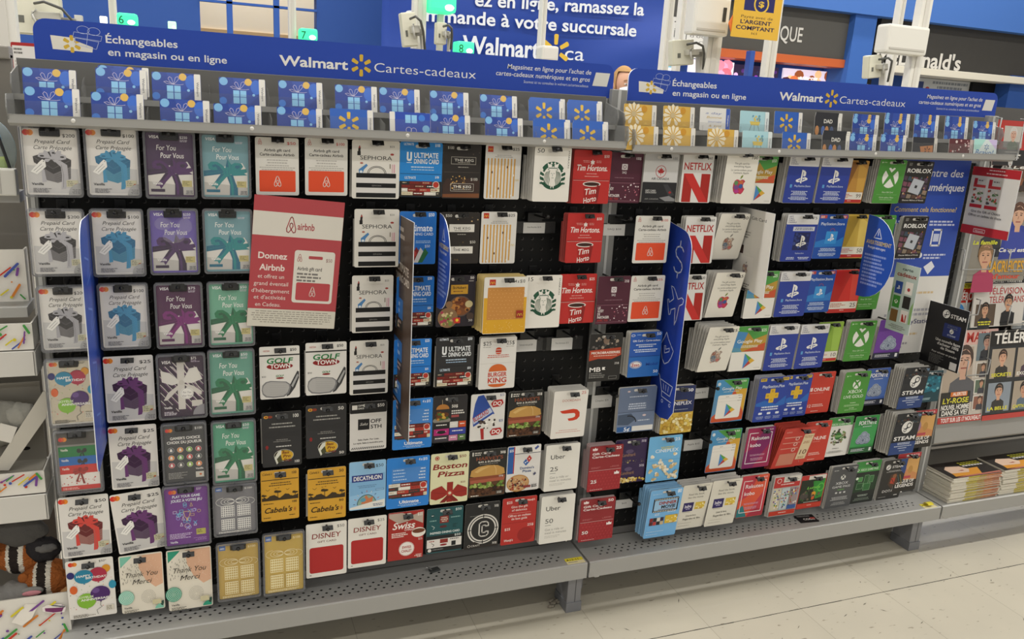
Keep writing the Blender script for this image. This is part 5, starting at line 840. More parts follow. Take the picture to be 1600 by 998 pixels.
# ------------------------------------------------------------------ checkout posts, lights and terminals behind the fixture
def post(px, w, D, label, side=.05, holes=False):
    x, z = px; m = MB(); m.bb(x-w/2, x+w/2, D-1.76, D-1.76+side, 0, 4.59, WHITEP, .004)
    m.bb(x-w*.18, x+w*.18, D-1.764, D-1.76, .3, 4.4, M('cfcbc2', 'plastic'))
    if holes:
        for k in range(12): m.bb(x+w*.5-.001, x+w*.5+.006, D-1.75, D-1.735, 1.2+k*.13, 1.235+k*.13, M('bdb9b0', 'plastic'))
    return tag(m.build('column'), label, 'column', 'white columns behind the card fixture')
def pt(x, z): return (x, z)
post((0.403, 1.600), .032, 4, 'thin white column beside the green lamp numbered seven')
post((0.995, 1.623), .064, 4, 'white column in front of the blue banner left edge')
post((-0.354, 1.601), .03, 4.2, 'white column left of the green lamp numbered six')
post((1.637, 1.678), .028, 4, 'thin white column crossing the banner lettering')
post((2.539, 1.740), .045, 4.3, 'white column along the banner right edge')
post((2.503, 1.809), .03, 4.1, 'thin white column above the terminal with grey cable')
post((2.460, 1.668), .085, 3.7, 'thick white column carrying a box marked one', holes=True)
post((2.972, 1.719), .062, 3.9, 'white column at the right edge of the yellow sign', holes=True)
post((4.041, 1.964), .04, 4.1, 'thin white column above the white junction box')
post((3.714, 1.763), .075, 3.6, 'thick white column in front of the restaurant name', holes=True)
post((-0.559, 1.426), .07, 3.0, 'white column at the far left edge behind grey panel')
def lane_lamp(p0, p1, D, num, label, col='3fdc98', on=True):
    (x0, z1), (x1, z0) = p0, p1; x = (x0+x1)/2; w = x1-x0
    t = thing('lane_light', label, 'light', (x, D-1.76, 0), group='lane lights on poles')
    m = MB(); m.bb(-.014, .014, -.014, .014, 0, z0-.004, WHITEP, .002); m.build('pole', t)
    m = MB(); m.bb(-w/2, w/2, -w/2, w/2, z0, z1, M(col, 'glow') if on else M('dedad2', 'plastic'), w*.14); o = m.build('lamp_shade', t); o['label'] = 'glowing green lamp' if on else 'white lamp'
    if on:
        m = MB(); m.ball((w*.2, -w*.48, z0+(z1-z0)*.3), (w*.2, .006, (z1-z0)*.2), M('effff6', 'glow')); o = m.build('bulb', t); o['label'] = 'bright bulb spot'
    if num: a = Art(w*.4, w*.5, 'ffffff', t=.001); a.mb = MB(); a.t_(20, 80, 90, 80, num, '1d5a44'); a.obj('lane_number', t, (-w*.28, -w/2-.001, z0+w*.56))
lane_lamp((-0.320, 1.562), (-0.241, 1.510), 4, '6', 'glowing green lane lamp numbered six above the left sign')
lane_lamp((0.430, 1.564), (0.510, 1.509), 4, '7', 'glowing green lane lamp numbered seven above the big name')
lane_lamp((1.032, 1.765), (1.159, 1.687), 4, '', 'glowing green lane lamp highest, hanging beside the white column')
lane_lamp((1.173, 1.567), (1.262, 1.505), 4, '8', 'glowing green lane lamp numbered eight in front of banner')
lane_lamp((-0.153, 1.612), (-0.111, 1.567), 5, '', 'small pale green lane lamp in front of tan wall', 'a8e0b4')
lane_lamp((1.579, 1.574), (1.668, 1.501), 3.9, '', 'unlit white lane lamp in front of the banner emblem', on=False)
lane_lamp((-0.387, 1.543), (-0.359, 1.515), 4, '', 'tiny white camera left of the green one, with added glow', 'f4f0e8')  # a small white camera, made here as a glowing lamp shape
def terminal(c, D, w, h, tilt, label, stand=False):
    (x, z) = c; t = thing('payment_terminal', label, 'terminal', (x, D-1.76, z), (0, radians(tilt), 0), 'payment terminals on the columns')
    CR_ = M('d5d2bd', 'plastic')
    m = MB(); m.bb(-w/2, w/2, 0, .05, -h/2, h/2, CR_, .008); m.bb(-w*.46, w*.46, -.004, 0, -h*.46, h*.46, M('dcd9c6', 'plastic')); m.bb(-w*.3, -w*.16, -.006, -.003, -h*.2, -h*.02, M('6a6a62', 'plastic')); m.build('housing', t)
    m = MB(); m.bb(0, w*.5, -.05, 0, -h*.12, h*.1, M('b9b6ab', 'steel'), .004); m.bb(w*.3, w*.75, -.03, .02, -h*.2, h*.0, M('8f8c84', 'steel'), .004); m.tube([(w*.1, -.055, -h*.3), (w*.02, -.06, 0), (w*.1, -.055, h*.14)], .005, M('c8c6c0', 'steel')); m.build('bracket', t)
    m = MB(); (m2 := MB()).bb(w*.72, w*.86, -.01, .03, -z, h*.1, M('cfccc4', 'plastic'), .002); m2.build('stand', t) if stand else None
    m.tube([(w*.05, -.02, h*.3), (w*.25, -.07, h*.34), (w*.55, -.07, h*.2), (w*.72, -.05, -h*.1), (w*.78, -.03, -h*.7)], .006, M('4a4a46', 'plastic')); m.build('cable', t)
terminal((0.910, 1.589), 3.85, .07, .15, -8, 'pale payment terminal turned away left of the banner column', True)
terminal((1.077, 1.589), 3.9, .05, .10, 0, 'grey terminal bracket hanging under the highest green lamp', True)
terminal((2.312, 1.590), 3.75, .125, .125, -7, 'cream payment terminal with looped grey cable beside thick column', True)
terminal((3.421, 1.595), 3.6, .085, .12, -8, 'cream payment terminal with cable before the restaurant name', True)
terminal((-0.665, 1.536), 4.2, .22, .16, 0, 'white payment terminal with curved black cable at upper left', True)
def jbox(p0, p1, D, label, num=''):
    (x0, z1), (x1, z0) = p0, p1; m = MB(); m.bb(x0, x1, D-1.76, D-1.76+.09, z0, z1, WHITEP, .014); m.bb(x0+.02, x1-.02, D-1.763, D-1.76, z0+.02, z0+.03, M('bdb9b0', 'plastic'))
    o = m.build('junction_box'); tag(o, label, 'box')
    if num: a = Art(.05, .08, 'ffffff', t=.001); a.mb = MB(); a.t_(30, 70, 90, 80, num, '3a3a38', .01); a.obj('lane_number', o, (x1-.035, D-1.762, (z0+z1)/2+.05))
jbox((2.272, 1.855), (2.477, 1.671), 3.62, 'white box marked one on the thick column', '1')
jbox((3.428, 1.815), (3.716, 1.668), 3.55, 'white rounded box on the column before the restaurant sign')
(x0, z1), (x1, z0) = (2.410, 1.891), (2.684, 1.663)
def d_cash(a):
    a.r(20, -2, 84, 45, '24245c'); a.e(56, 30, 16, 'd8b23c'); a.e(56, 30, 13, '24245c'); a.t_(50, 62, 36, 11, '$', 'd8b23c', .04)
    a.t_(16, 84, 60, 5.4, 'Payez avec de', '4a3a24', 0, .05); a.t_(16, 82, 71.5, 7.6, "L'ARGENT", '231c40', .045); a.t_(8, 90, 83.5, 7.6, 'COMPTANT', '231c40', .045); a.t_(42, 54, 92, 5, 'ici', '4a3a24')
o = signboard('cash_sign', 'yellow hanging sign about paying cash between white columns', 'sign', x0, x1, z0, z1, 3.5-1.76, 'd9ac3c', d_cash, .006)
m = MB(); m.prism([(x0-.018, (z0+z1)/2-.055), (x0+.004, (z0+z1)/2-.1), (x0+.004, (z0+z1)/2-.01)], 1.74, 1.746, M('d8702e', 'print')); q = m.build('arrow_tip', o); q.matrix_parent_inverse = Matrix.Translation(-o.location); q['label'] = 'orange arrow tip'
# red edged notice and grey back panel of the next fixture, far left
(x0, z1), (x1, z0) = (-0.435, 1.360), (-0.377, 1.324)
def d_note(a): a.r(5, 8, 96, 92, 'e6e2dc'); a.fine(10, 14, 50, 2, 9, '6a6660'); a.fine(10, 44, 90, 4, 9, 'c8c0b8')
signboard('notice', 'small white notice with red border behind the left sign', 'notice', x0, x1, z0-.06, z1, .64, 'b03030', d_note, .004)
m = MB(); m.bb(-.01, .01, .003, .012, -z1, -.02, STEEL); o = [q for q in bpy.data.objects if q.name == 'notice'][0]; m.build('stand', o)
m = MB(); m.bb(-2.6, -.345, .13, .15, .0, 1.318, M('7f7a72', 'steel')); m.bb(-2.6, -.345, .12, .16, 1.31, 1.335, M('8f8a82', 'steel'), .003); tag(m.build('shelf_back_panel'), 'grey back panel of the neighbouring shelf at far left', 'panel')
# checkout kiosk seen through the gap between the two signs
t = thing('checkout_kiosk', 'grey topped checkout kiosk behind the gap between the signs', 'kiosk', (1.30, .75, 0))
m = MB(); m.bb(-.25, .25, -.2, .2, .06, 1.285, M('d2cec4', 'plastic'), .012); m.build('body', t)
m = MB(); m.bb(-.27, .27, -.22, .22, 1.285, 1.322, M('8a8c8e', 'plastic'), .01); m.build('top', t)
m = MB(); m.bb(-.22, .22, -.17, .17, 0, .06, M('3a3a3a', 'plastic')); m.build('plinth', t)

# ------------------------------------------------------------------ the person behind the fixture
def person():
    D = 5.6; (ex, ez) = (2.975, 1.474); y = D-1.76; SK = M('c89a80', 'skin'); s = 1.0
    top = ez+.125; fl = 0.0; hx = ex-.016; verts = []; edges = []; rad = []
    def v(p, r): verts.append(p); rad.append(r); return len(verts)-1
    pel = v((hx, y+.02, .88), (.15, .11)); wst = v((hx, y+.02, 1.02), (.13, .095)); ch = v((hx, y+.02, 1.22), (.155, .105)); nb = v((hx, y+.02, 1.33), (.075, .065)); nk = v((hx, y+.005, ez-.10), (.052, .052))
    edges += [(pel, wst), (wst, ch), (ch, nb), (nb, nk)]
    for sd in (-1, 1):
        hp = v((hx+sd*.09, y+.02, .80), (.09, .09)); kn = v((hx+sd*.10, y+.01, .45), (.06, .06)); an = v((hx+sd*.10, y+.03, .09), (.04, .04)); toe = v((hx+sd*.11, y-.12, .04), (.035, .03)); edges += [(pel, hp), (hp, kn), (kn, an), (an, toe)]
        sh = v((hx+sd*.17, y+.02, 1.28), (.06, .06)); el = v((hx+sd*.22, y+.0, 1.02), (.044, .044)); wr = v((hx+sd*.20, y-.2, .98), (.028, .03)); edges += [(ch, sh), (sh, el), (el, wr)]
        pm = v((hx+sd*.19, y-.27, .97), (.03, .016)); edges.append((wr, pm))
        for k, (dx, ln) in enumerate(((-.024, .062), (-.008, .072), (.009, .068), (.024, .052))):
            a1 = v((hx+sd*.19+dx, y-.31, .967), (.0085, .0085)); a2 = v((hx+sd*.19+dx*1.1, y-.31-ln*.6, .958), (.008, .008)); a3 = v((hx+sd*.19+dx*1.1, y-.31-ln, .938), (.007, .007)); edges += [(pm, a1), (a1, a2), (a2, a3)]
        th = v((hx+sd*.19-sd*.035, y-.265, .955), (.009, .009)); th2 = v((hx+sd*.19-sd*.05, y-.30, .945), (.008, .008)); edges += [(pm, th), (th, th2)]
    me = bpy.data.meshes.new('person'); me.from_pydata(verts, edges, []); o = bpy.data.objects.new('person', me); COL.objects.link(o)
    sk = o.modifiers.new('skin', 'SKIN'); sk.use_smooth_shade = True
    for i, r_ in enumerate(rad): me.skin_vertices[0].data[i].radius = r_
    me.skin_vertices[0].data[pel].use_root = True
    o.modifiers.new('sub', 'SUBSURF').levels = 1; o.modifiers['sub'].render_levels = 2
    bpy.context.view_layer.update(); dg = bpy.context.evaluated_depsgraph_get(); ev = o.evaluated_get(dg); b = bmesh.new(); b.from_mesh(ev.to_mesh()); ev.to_mesh_clear()
    o.modifiers.clear()
    # head in the same mesh
    h = bmesh.new(); bmesh.ops.create_uvsphere(h, u_segments=28, v_segments=22, radius=1)
    for q in h.verts:
        x, yy, z = q.co; jaw = max(0, -z); q.co = Vector((x*.074*(1-.32*jaw), yy*.095*(1-.18*jaw)+(.012*jaw if yy < 0 else 0)*-1, z*.118))
        if yy < -.6:
            q.co.y -= .020*math.exp(-((x/.16)**2+((z+.16)/.2)**2)); q.co.y += .012*(math.exp(-(((x-.36)/.2)**2+((z-.04)/.12)**2))+math.exp(-(((x+.36)/.2)**2+((z-.04)/.12)**2)))
    bmesh.ops.transform(h, matrix=Matrix.Translation((hx, y-.01, ez)) @ Matrix.Rotation(radians(4), 4, 'Z'), verts=h.verts)
    tmp = bpy.data.meshes.new('head_tmp'); h.to_mesh(tmp); h.free(); b.from_mesh(tmp); bpy.data.meshes.remove(tmp)
    for f_ in b.faces: f_.smooth = True; f_.material_index = 0 if f_.calc_center_median().z > 1.34 or (f_.calc_center_median().y < y-.16 and f_.calc_center_median().z > .9) else (1 if f_.calc_center_median().z > .86 else 2)
    b.to_mesh(me); b.free()
    for m_ in (SK, M('2c3550', 'cloth'), M('26262a', 'cloth')): me.materials.append(m_)
    tag(o, 'person with tied-back blond hair and face mask looking down behind signs', 'person')
    R = Matrix.Translation((hx, y-.01, ez)) @ Matrix.Rotation(radians(4), 4, 'Z')
    def child(m, name, lab=None):
        c = m.build(name, o); c.matrix_parent_inverse = Matrix.Identity(4); c.matrix_basis = R
        if lab: c['label'] = lab
    m = MB(); bb_ = bmesh.new(); bmesh.ops.create_uvsphere(bb_, u_segments=24, v_segments=18, radius=1); bmesh.ops.scale(bb_, vec=(.083, .104, .128), verts=bb_.verts)
    bmesh.ops.delete(bb_, geom=[q for q in bb_.verts if (q.co.y < -.028 and q.co.z < .078) or q.co.z < -.07], context='VERTS'); bmesh.ops.translate(bb_, vec=(0, .008, .012), verts=bb_.verts); m.bm(bb_, M('b08a5c', 'cloth'), True)
    m.ball((0, .13, .03), (.04, .045, .045), M('a8804f', 'cloth')); child(m, 'hair', 'blond tied-back hair')
    m = MB(); bb_ = bmesh.new(); bmesh.ops.create_uvsphere(bb_, u_segments=20, v_segments=14, radius=1); bmesh.ops.scale(bb_, vec=(.072, .10, .075), verts=bb_.verts); bmesh.ops.delete(bb_, geom=[q for q in bb_.verts if q.co.y > -.01], context='VERTS'); bmesh.ops.translate(bb_, vec=(0, -.022, -.062), verts=bb_.verts); m.bm(bb_, M('d8dce0', 'cloth'), True); child(m, 'face_mask', 'pale face mask')
    for sd in (-1, 1):
        m = MB(); m.ball((sd*.032, -.083, .004), (.013, .008, .007), M('d8d0c8', 'skin')); m.ball((sd*.032, -.0905, .003), (.005, .003, .005), M('2a2420', 'skin')); child(m, 'eye')
        m = MB(); m.tube([(sd*.016, -.097, .026), (sd*.034, -.094, .032), (sd*.050, -.082, .026)], .0035, M('8a6844', 'cloth')); child(m, 'eyebrow')
        m = MB(); m.ball((sd*.076, .012, -.01), (.010, .020, .032), SK); child(m, 'ear')
person()

# ------------------------------------------------------------------ the card fixture
SEAM = .897
def base_shelf(label, x0, x1, legs, rows=True):
    t = thing('base_shelf', label, 'shelf', (0, 0, 0), group='grey base shelves under the cards')
    m = MB(); T = .150
    m.profx([(-.004, T), (-.113, T), (-.1165, T-.002), (-.1165, T-.044), (-.108, T-.046), (-.108, T-.008), (-.004, T-.008)], x0, x1, STEEL)
    m.prism([(x0, T-.002), (x0, T-.030), (x0+.018, T-.046), (x0+.03, T-.046), (x0+.03, T-.002)], -.1175, -.1155, STEEL)
    if rows:
        dk = M('161616', 'print'); n = int((x1-x0-.09)/.0205)
        for r_ in range(3):
            for i in range(n):
                cx = x0+.045+i*.0205+(r_ % 2)*.0103; cy = -.058-r_*.014
                m.poly([(cx-.0042, cy, T+.0002), (cx, cy-.0032, T+.0002), (cx+.0042, cy, T+.0002), (cx, cy+.0032, T+.0002)], dk)
    m.build('deck', t)
    for lx in legs:
        m = MB(); m.bb(lx-.02, lx+.02, -.10, -.03, 0, T-.009, M('7d7d80', 'steel'), .002); m.bb(lx+.002, lx+.004, -.1006, -.099, .02, T-.03, M('4c4c4e', 'steel')); m.bb(lx-.022, lx+.022, -.103, -.028, .0, .028, M('75767a', 'steel'), .001); m.build('leg', t)
    return t
base_shelf('long grey base shelf under the left half of the cards', -.315, SEAM-.006, (.868,))
base_shelf('long grey base shelf under the right half of the cards', SEAM, 2.113, (2.048,))
base_shelf('grey base shelf carrying the newspaper stacks at right', 2.119, 3.4, (3.0,), rows=False)
def upright(x, label, top=1.33, hw=.020):
    m = MB(); m.bb(x-hw, x+hw, -.012, .03, 0, top, M('8d8d8b', 'steel'), .002); m.bb(x-.0035, x+.0035, -.0135, -.0115, .12, top, M('c2c2c0', 'steel'))
    return tag(m.build('upright'), label, 'post', 'steel uprights of the card fixture')
upright(-.305, 'steel upright at the left end of the card fixture', 1.2, .009); upright(.918, 'steel upright between the two card panels'); upright(2.125, 'steel upright between the cards and the magazines')
for lab, x0, x1 in (('black pegboard panel behind the left half of the cards', -.296, .897), ('black pegboard panel behind the right half of the cards', .939, 2.104)):
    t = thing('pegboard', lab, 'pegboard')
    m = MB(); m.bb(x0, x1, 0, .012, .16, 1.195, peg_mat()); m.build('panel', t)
    m = MB(); m.bb(x0, x1, -.004, 0, .152, .172, M('6c6a68', 'steel'), .001); m.build('bottom_rail', t)
    m = MB(); m.bb(x0, x1, .034, .05, 0, .17, M('2e2d2c', 'steel')); m.build('light_block_panel', t)  # unseen panel added to stop rear lamp light leaking under the shelf
# blue header signs
def d_head(a):
    a.r(0.3, .5, 99.6, 3, 'c8d4f0') if 0 else None
    hw = a.h/a.w*100
    a.p([(2.8, 38), (2.3, 38), (2.5, 70), (8, 72), (8.2, 52), (7, 42)], 'e8e4da'); a.spark(5.2, 55, 1.3, 'd8b23c', 0, .42)
    c = 'b8c4ea'; a.p([(5.8, 26), (9.4, 28), (9.0, 54), (8.2, 60), (5.6, 46)], '2a48a8')
    a.l([(5.6, 26), (9.5, 32), (9.3, 44), (5.4, 38)], .06, c, True); a.l([(5.7, 40), (9.0, 46), (8.6, 64), (5.7, 56)], .06, c, True); a.l([(7.5, 30), (7.2, 60)], .06, c); a.ring(6.9, 20, .9, .06, c, rv=.6); a.ring(8.4, 22, .9, .06, c, rv=.6)
    a.t_(10, 20.5, 46, 18, 'Échangeables', 'e6e6ea', .014); a.t_(10.2, 28, 76, 17, 'en magasin ou en ligne', 'e6e6ea', .014)
    a.t_(36.4, 48, 70, 25, 'Walmart', 'eeece8', .03); a.spark(50.3, 56, 1.85, 'd8b23c', 0, .36); a.t_(52.6, 71.5, 70, 24, 'Cartes-cadeaux', 'e8e8ec', -.005)
    a.t_(77.6, 95, 34, 13, "Magasinez en ligne pour l'achat de", 'e6e6ea', .005, .12); a.t_(75.4, 94.8, 55, 13, 'cartes-cadeaux numériques et en gros', 'e6e6ea', .005, .12); a.t_(81, 94.6, 72, 8, 'Scannez ici ou consultez le walmart.ca/cartescadeaux', 'c8d0ec', 0, .12)
    a.p([(96.0, 26), (99.1, 26), (98.6, 66), (95.4, 66)], 'dcdad4')
def header(label, x0, x1, cutl):
    h = .075; w = x1-x0
    o_ = rrect(-w/2, -h-.004, w/2, 0, .022, 6); o_ = [(x, z if z > -h*.5 else -h) for x, z in o_]
    t = thing('header_sign', label, 'sign', ((x0+x1)/2, .004, 1.384), group='blue header signs')
    a = Art(w, h, '2346ac', t=.004, outline=o_, edge='dfe0e6'); d_head(a); a.obj('sign_panel', t)
    m = MB(); m.bb(-w/2+.01, w/2-.01, -.002, .012, -h-.028, -h-.0005, STEEL, .002); m.build('holder_rail', t)
    if cutl: t.rotation_euler = (0, -.0105, 0); t.location.z += .003
header('left blue header sign with white gift card lettering', -.282, .906, 0); header('right blue header sign with white gift card lettering', .945, 2.142, 1)

# ------------------------------------------------------------------ two-tier trays for the store cards
def tray(label, x0, x1):
    t = thing('card_tray', label, 'tray', (0, 0, 0), group='two-tier card trays')
    DK = M('6a6966', 'steel')
    m = MB(); m.bb(x0, x1, -.004, .0, 1.198, 1.312, DK, .001); m.build('back_panel', t)
    m = MB(); m.profx([(-.004, 1.2395), (-.066, 1.2395), (-.066, 1.2500), (-.0645, 1.2500), (-.0645, 1.241), (-.004, 1.241)], x0, x1, STEEL); m.build('upper_ledge', t)
    m = MB(); m.profx([(-.004, 1.196), (-.110, 1.196), (-.1235, 1.2015), (-.1235, 1.2165), (-.1215, 1.2165), (-.1215, 1.2025), (-.110, 1.198), (-.004, 1.198)], x0, x1, STEEL)
    for k in range(4): m.ball((x0+.1+k*.3, -.1237, 1.209), (.004, .0012, .004), M('d8d6d2', 'steel'), 10, 6)
    m.build('front_rail', t)
    for n_, yy, z0, z1 in (('upper_lip', -.0685, 1.240, 1.270), ('lower_lip', -.1255, 1.215, 1.240)):
        m = MB(); m.bb(x0+.001, x1-.001, yy, yy+.002, z0, z1, acry()); o = m.build(n_, t); o['label'] = 'clear plastic lip'
    for xx in (x0, x1-.002):
        m = MB(); m.profx([(-.003, 1.207), (-.124, 1.207), (-.132, 1.226), (-.126, 1.25), (-.07, 1.25), (-.076, 1.266), (-.068, 1.284), (-.003, 1.30)], xx, xx+.002, clear_mat('end_clear', '8a8a88', .55, .1)); o = m.build('end_cap', t); o['label'] = 'grey clear end cap'
    n = 11
    for k in range(1, n):
        xx = x0+(x1-x0)*k/n
        m = MB(); m.profx([(-.005, 1.199), (-.108, 1.199), (-.118, 1.203), (-.118, 1.228), (-.068, 1.238), (-.06, 1.2385), (-.005, 1.2385)], xx, xx+.0012, acry()); m.profx([(-.005, 1.2415), (-.063, 1.2415), (-.063, 1.262), (-.03, 1.282), (-.005, 1.285)], xx, xx+.0012, acry()); o = m.build('divider', t)
    return t
tray('clear and grey two-tier tray of store cards, left half', -.312, .888); t2 = tray('clear and grey two-tier tray of store cards, right half', .905, 2.10); SL = .0155
t2.rotation_euler = (0, -SL, 0); t2.location = (1.2*SL, 0, -.9*SL-.006)   # the right tray hangs a little out of level

def t_gift(a):
    a.p([(30, 1), (70, 1), (84, 60), (60, 99), (20, 99), (40, 50)], '2a4aa2'); a.e(10, 14, 9, '7ab0dc'); a.e(63, 13, 8, 'd8b25a'); a.e(8, 82, 8, '3a78d0'); a.e(80, 30, 12, '3a6ac8', rv=16); a.e(74, 58, 3, '8ac0e8')
    for u in (30, 45): 
        for v in (44, 68): a.r(u, v, u+13, v+22, '8cc4ea')
    a.l([(44, 40), (36, 30), (33, 20), (36, 14), (40, 18), (44, 40), (48, 16), (53, 12), (55, 20), (50, 30), (44, 40), (30, 38), (24, 32), (30, 30), (44, 40), (58, 40), (64, 38)], .7, 'd0cce0'); strip(a)
def strip(a, c='dedbd4', tc='5a5a6a'):
    a.r(86, .6, 99.4, 99.4, c, 2)
    a.tv(91, 28, 78, 4.4, 'Walmart', tc, .015)
def t_flip(a):
    t_gift(a); a.p([(14, 1), (99, 1), (99, 99), (14, 99)], '2346a8'); a.r(.6, .6, 13, 99.4, 'dedbd4', 2); a.r(38, 10, 51, 40, '8cc4ea'); a.r(53, 10, 66, 40, '8cc4ea'); a.e(88, 60, 9, '7ab0dc'); a.e(78, 20, 8, '3a78d0'); a.ring(46, 66, 7, .8, 'dcd8e8'); a.ring(58, 68, 7, .8, 'dcd8e8'); a.e(30, 90, 6, 'd8b25a')
def t_spark(a): a.spark(43, 50, 25, 'd8b23c', 0, .34); strip(a)
def t_flower(a):
    q = a.w/a.h
    for i in range(12):
        t = i/12*2*pi; a.p([(30+6*cos(t), 40+6*sin(t)*q), (30+26*cos(t-.2), 40+26*sin(t-.2)*q), (30+31*cos(t), 40+31*sin(t)*q), (30+26*cos(t+.2), 40+26*sin(t+.2)*q)], 'e8dcc0') if i % 12 not in (3,) else None
    a.e(30, 40, 7, 'c8b48a'); a.e(62, 18, 9, 'c8902c'); a.p([(60, 84), (66, 72), (78, 84)], 'dcb454'); a.fine(52, 88, 84, 1, 7, '8a7434', 'c', .7); strip(a)
def t_words(a):
    for i in range(4): a.t_(18+i*4, 72, 28+i*18, 9, ('a day', 'Bonne', 'journée', 'à toi')[i], ['6a7ab0', 'c8a858', '8a94b8', 'c8a858'][i], 0, .2)
    strip(a, '3a5ab0', 'dcdad4')
def t_stool(a): a.p([(34, 45), (70, 45), (66, 62), (38, 62)], 'd8c060'); a.l([(40, 62), (32, 94)], 1.4, '7a8a8a'); a.l([(62, 62), (70, 94)], 1.4, '7a8a8a'); a.l([(50, 62), (50, 90)], 1.2, '7a8a8a'); dotsr(a, 12, 36, 20, 68, 42, ['6a9ab0', 'd8c060', '7aa8a0'], 2, 4, 2); strip(a, 'd8e0e0')
def t_dad(a):
    a.t_(34, 66, 32, 17, 'DAD', 'dcd8d0', .03); 
    for u, c in ((10, 'c88a50'), (32, '4a6ab0'), (46, 'c88a50'), (64, '4a5a80')): a.e(u, 68, 7, c, rv=14); a.l([(u, 70), (u, 96)], 4, c)
    strip(a)
def t_orange(a): a.p([(30, 44), (82, 36), (84, 86), (38, 92)], 'b87848'); a.spark(60, 62, 13, '5a3420', 0, .3); strip(a, 'c8c4bc')
def t_burg(a): dotsr(a, 26, 6, 8, 84, 92, ['8a2c2c', 'c8a0a0', 'd8c8c4'], 2, 5, 3); strip(a, 'b8a8a4')
def t_irid(a): a.p([(1, 1), (50, 1), (20, 60), (1, 50)], 'a8d8d0'); a.p([(60, 1), (99, 1), (99, 50)], 'c8b8e0'); a.t_(8, 88, 78, 26, 'Bravo!', '3a6aa8', 0, .25); a.spark(56, 38, 10, '3a6aa8', 0, .3)
TB = dict(gift='213e92', flip='2346a8', spark='2a5cb4', flower='d2a94c', words='dedcd8', stool='a8d0d8', dad='26262a', orange='26262c', burg='5a2428', irid='d0dcdc')
BLUEG = 'blue gift box store card, %s in the %s tier of the left tray'
ORD = ['first', 'second', 'third', 'fourth', 'fifth', 'sixth', 'seventh', 'eighth', 'ninth', 'tenth', 'eleventh', 'twelfth']
tray_cards = [
    ('u', 'gift', (-0.296, 1.291), (-0.207, 1.251), 0), ('u', 'gift', (-0.179, 1.304), (-0.089, 1.258), 1), ('u', 'gift', (-0.085, 1.302), (-0.002, 1.258), 0), ('u', 'gift', (0.033, 1.300), (0.116, 1.254), 0), ('u', 'gift', (0.143, 1.301), (0.228, 1.254), 0), ('u', 'gift', (0.253, 1.300), (0.336, 1.253), 0),
    ('u', 'gift', (0.343, 1.300), (0.429, 1.251), 0), ('u', 'gift', (0.450, 1.300), (0.536, 1.250), 0), ('u', 'gift', (0.561, 1.299), (0.650, 1.250), 0), ('u', 'spark', (0.674, 1.294), (0.764, 1.249), 1), ('u', 'spark', (0.767, 1.288), (0.860, 1.248), 1),
    ('l', 'gift', (-0.286, 1.263), (-0.205, 1.216), 0), ('l', 'gift', (-0.183, 1.260), (-0.098, 1.212), 0), ('l', 'gift', (-0.071, 1.255), (0.009, 1.208), 0), ('l', 'gift', (0.021, 1.248), (0.106, 1.205), 0), ('l', 'gift', (0.135, 1.250), (0.220, 1.204), 0), ('l', 'spark', (0.235, 1.254), (0.318, 1.203), 0), ('l', 'flip', (0.353, 1.254), (0.437, 1.206), 0), ('l', 'gift', (0.438, 1.254), (0.521, 1.205), 0), ('l', 'gift', (0.556, 1.254), (0.643, 1.203), 0), ('l', 'spark', (0.665, 1.247), (0.753, 1.203), 1), ('l', 'spark', (0.758, 1.245), (0.853, 1.203), 1),
    ('U', 'flower', (0.904, 1.298), (0.999, 1.248), 0), ('U', 'flower', (1.008, 1.299), (1.103, 1.248), 0), ('U', 'words', (1.110, 1.301), (1.202, 1.251), 0), ('U', 'stool', (1.223, 1.299), (1.318, 1.250), 0), ('U', 'spark', (1.324, 1.303), (1.420, 1.251), 0), ('U', 'dad', (1.443, 1.298), (1.551, 1.250), 2), ('U', 'gift', (1.566, 1.298), (1.671, 1.250), 2), ('U', 'gift', (1.667, 1.304), (1.781, 1.253), 3), ('U', 'gift', (1.772, 1.306), (1.882, 1.253), 3), ('U', 'gift', (1.877, 1.306), (1.996, 1.253), 3), ('U', 'gift', (1.988, 1.297), (2.094, 1.253), 1),
    ('L', 'flower', (0.885, 1.251), (0.973, 1.202), 0), ('L', 'flower', (0.982, 1.252), (1.073, 1.202), 0), ('L', 'flower', (1.101, 1.253), (1.192, 1.203), 0), ('L', 'stool', (1.201, 1.253), (1.287, 1.205), 0), ('L', 'spark', (1.312, 1.255), (1.407, 1.206), 0), ('L', 'dad', (1.429, 1.255), (1.532, 1.206), 2), ('L', 'gift', (1.523, 1.256), (1.611, 1.207), 1), ('L', 'gift', (1.612, 1.258), (1.721, 1.205), 1), ('L', 'orange', (1.723, 1.260), (1.826, 1.207), 0), ('L', 'burg', (1.848, 1.260), (1.955, 1.208), 0), ('L', 'irid', (1.942, 1.264), (2.039, 1.210), 0)]
TIER = dict(u='upper tier of the left tray', l='lower tier of the left tray', U='upper tier of the right tray', L='lower tier of the right tray')
LOOK = dict(gift='blue gift box store card', flip='upside-down blue gift box store card', spark='blue store card with yellow spark', flower='yellow flower store card', words='white store card with small script', stool='pale turquoise store card with stool', dad='black store card reading DAD', orange='black store card with orange panel', burg='burgundy dotted store card', irid='iridescent store card with blue script')
cnt = {}; tot = {}
for tr_, k_, *_r in tray_cards: tot[(tr_, k_)] = tot.get((tr_, k_), 0)+1
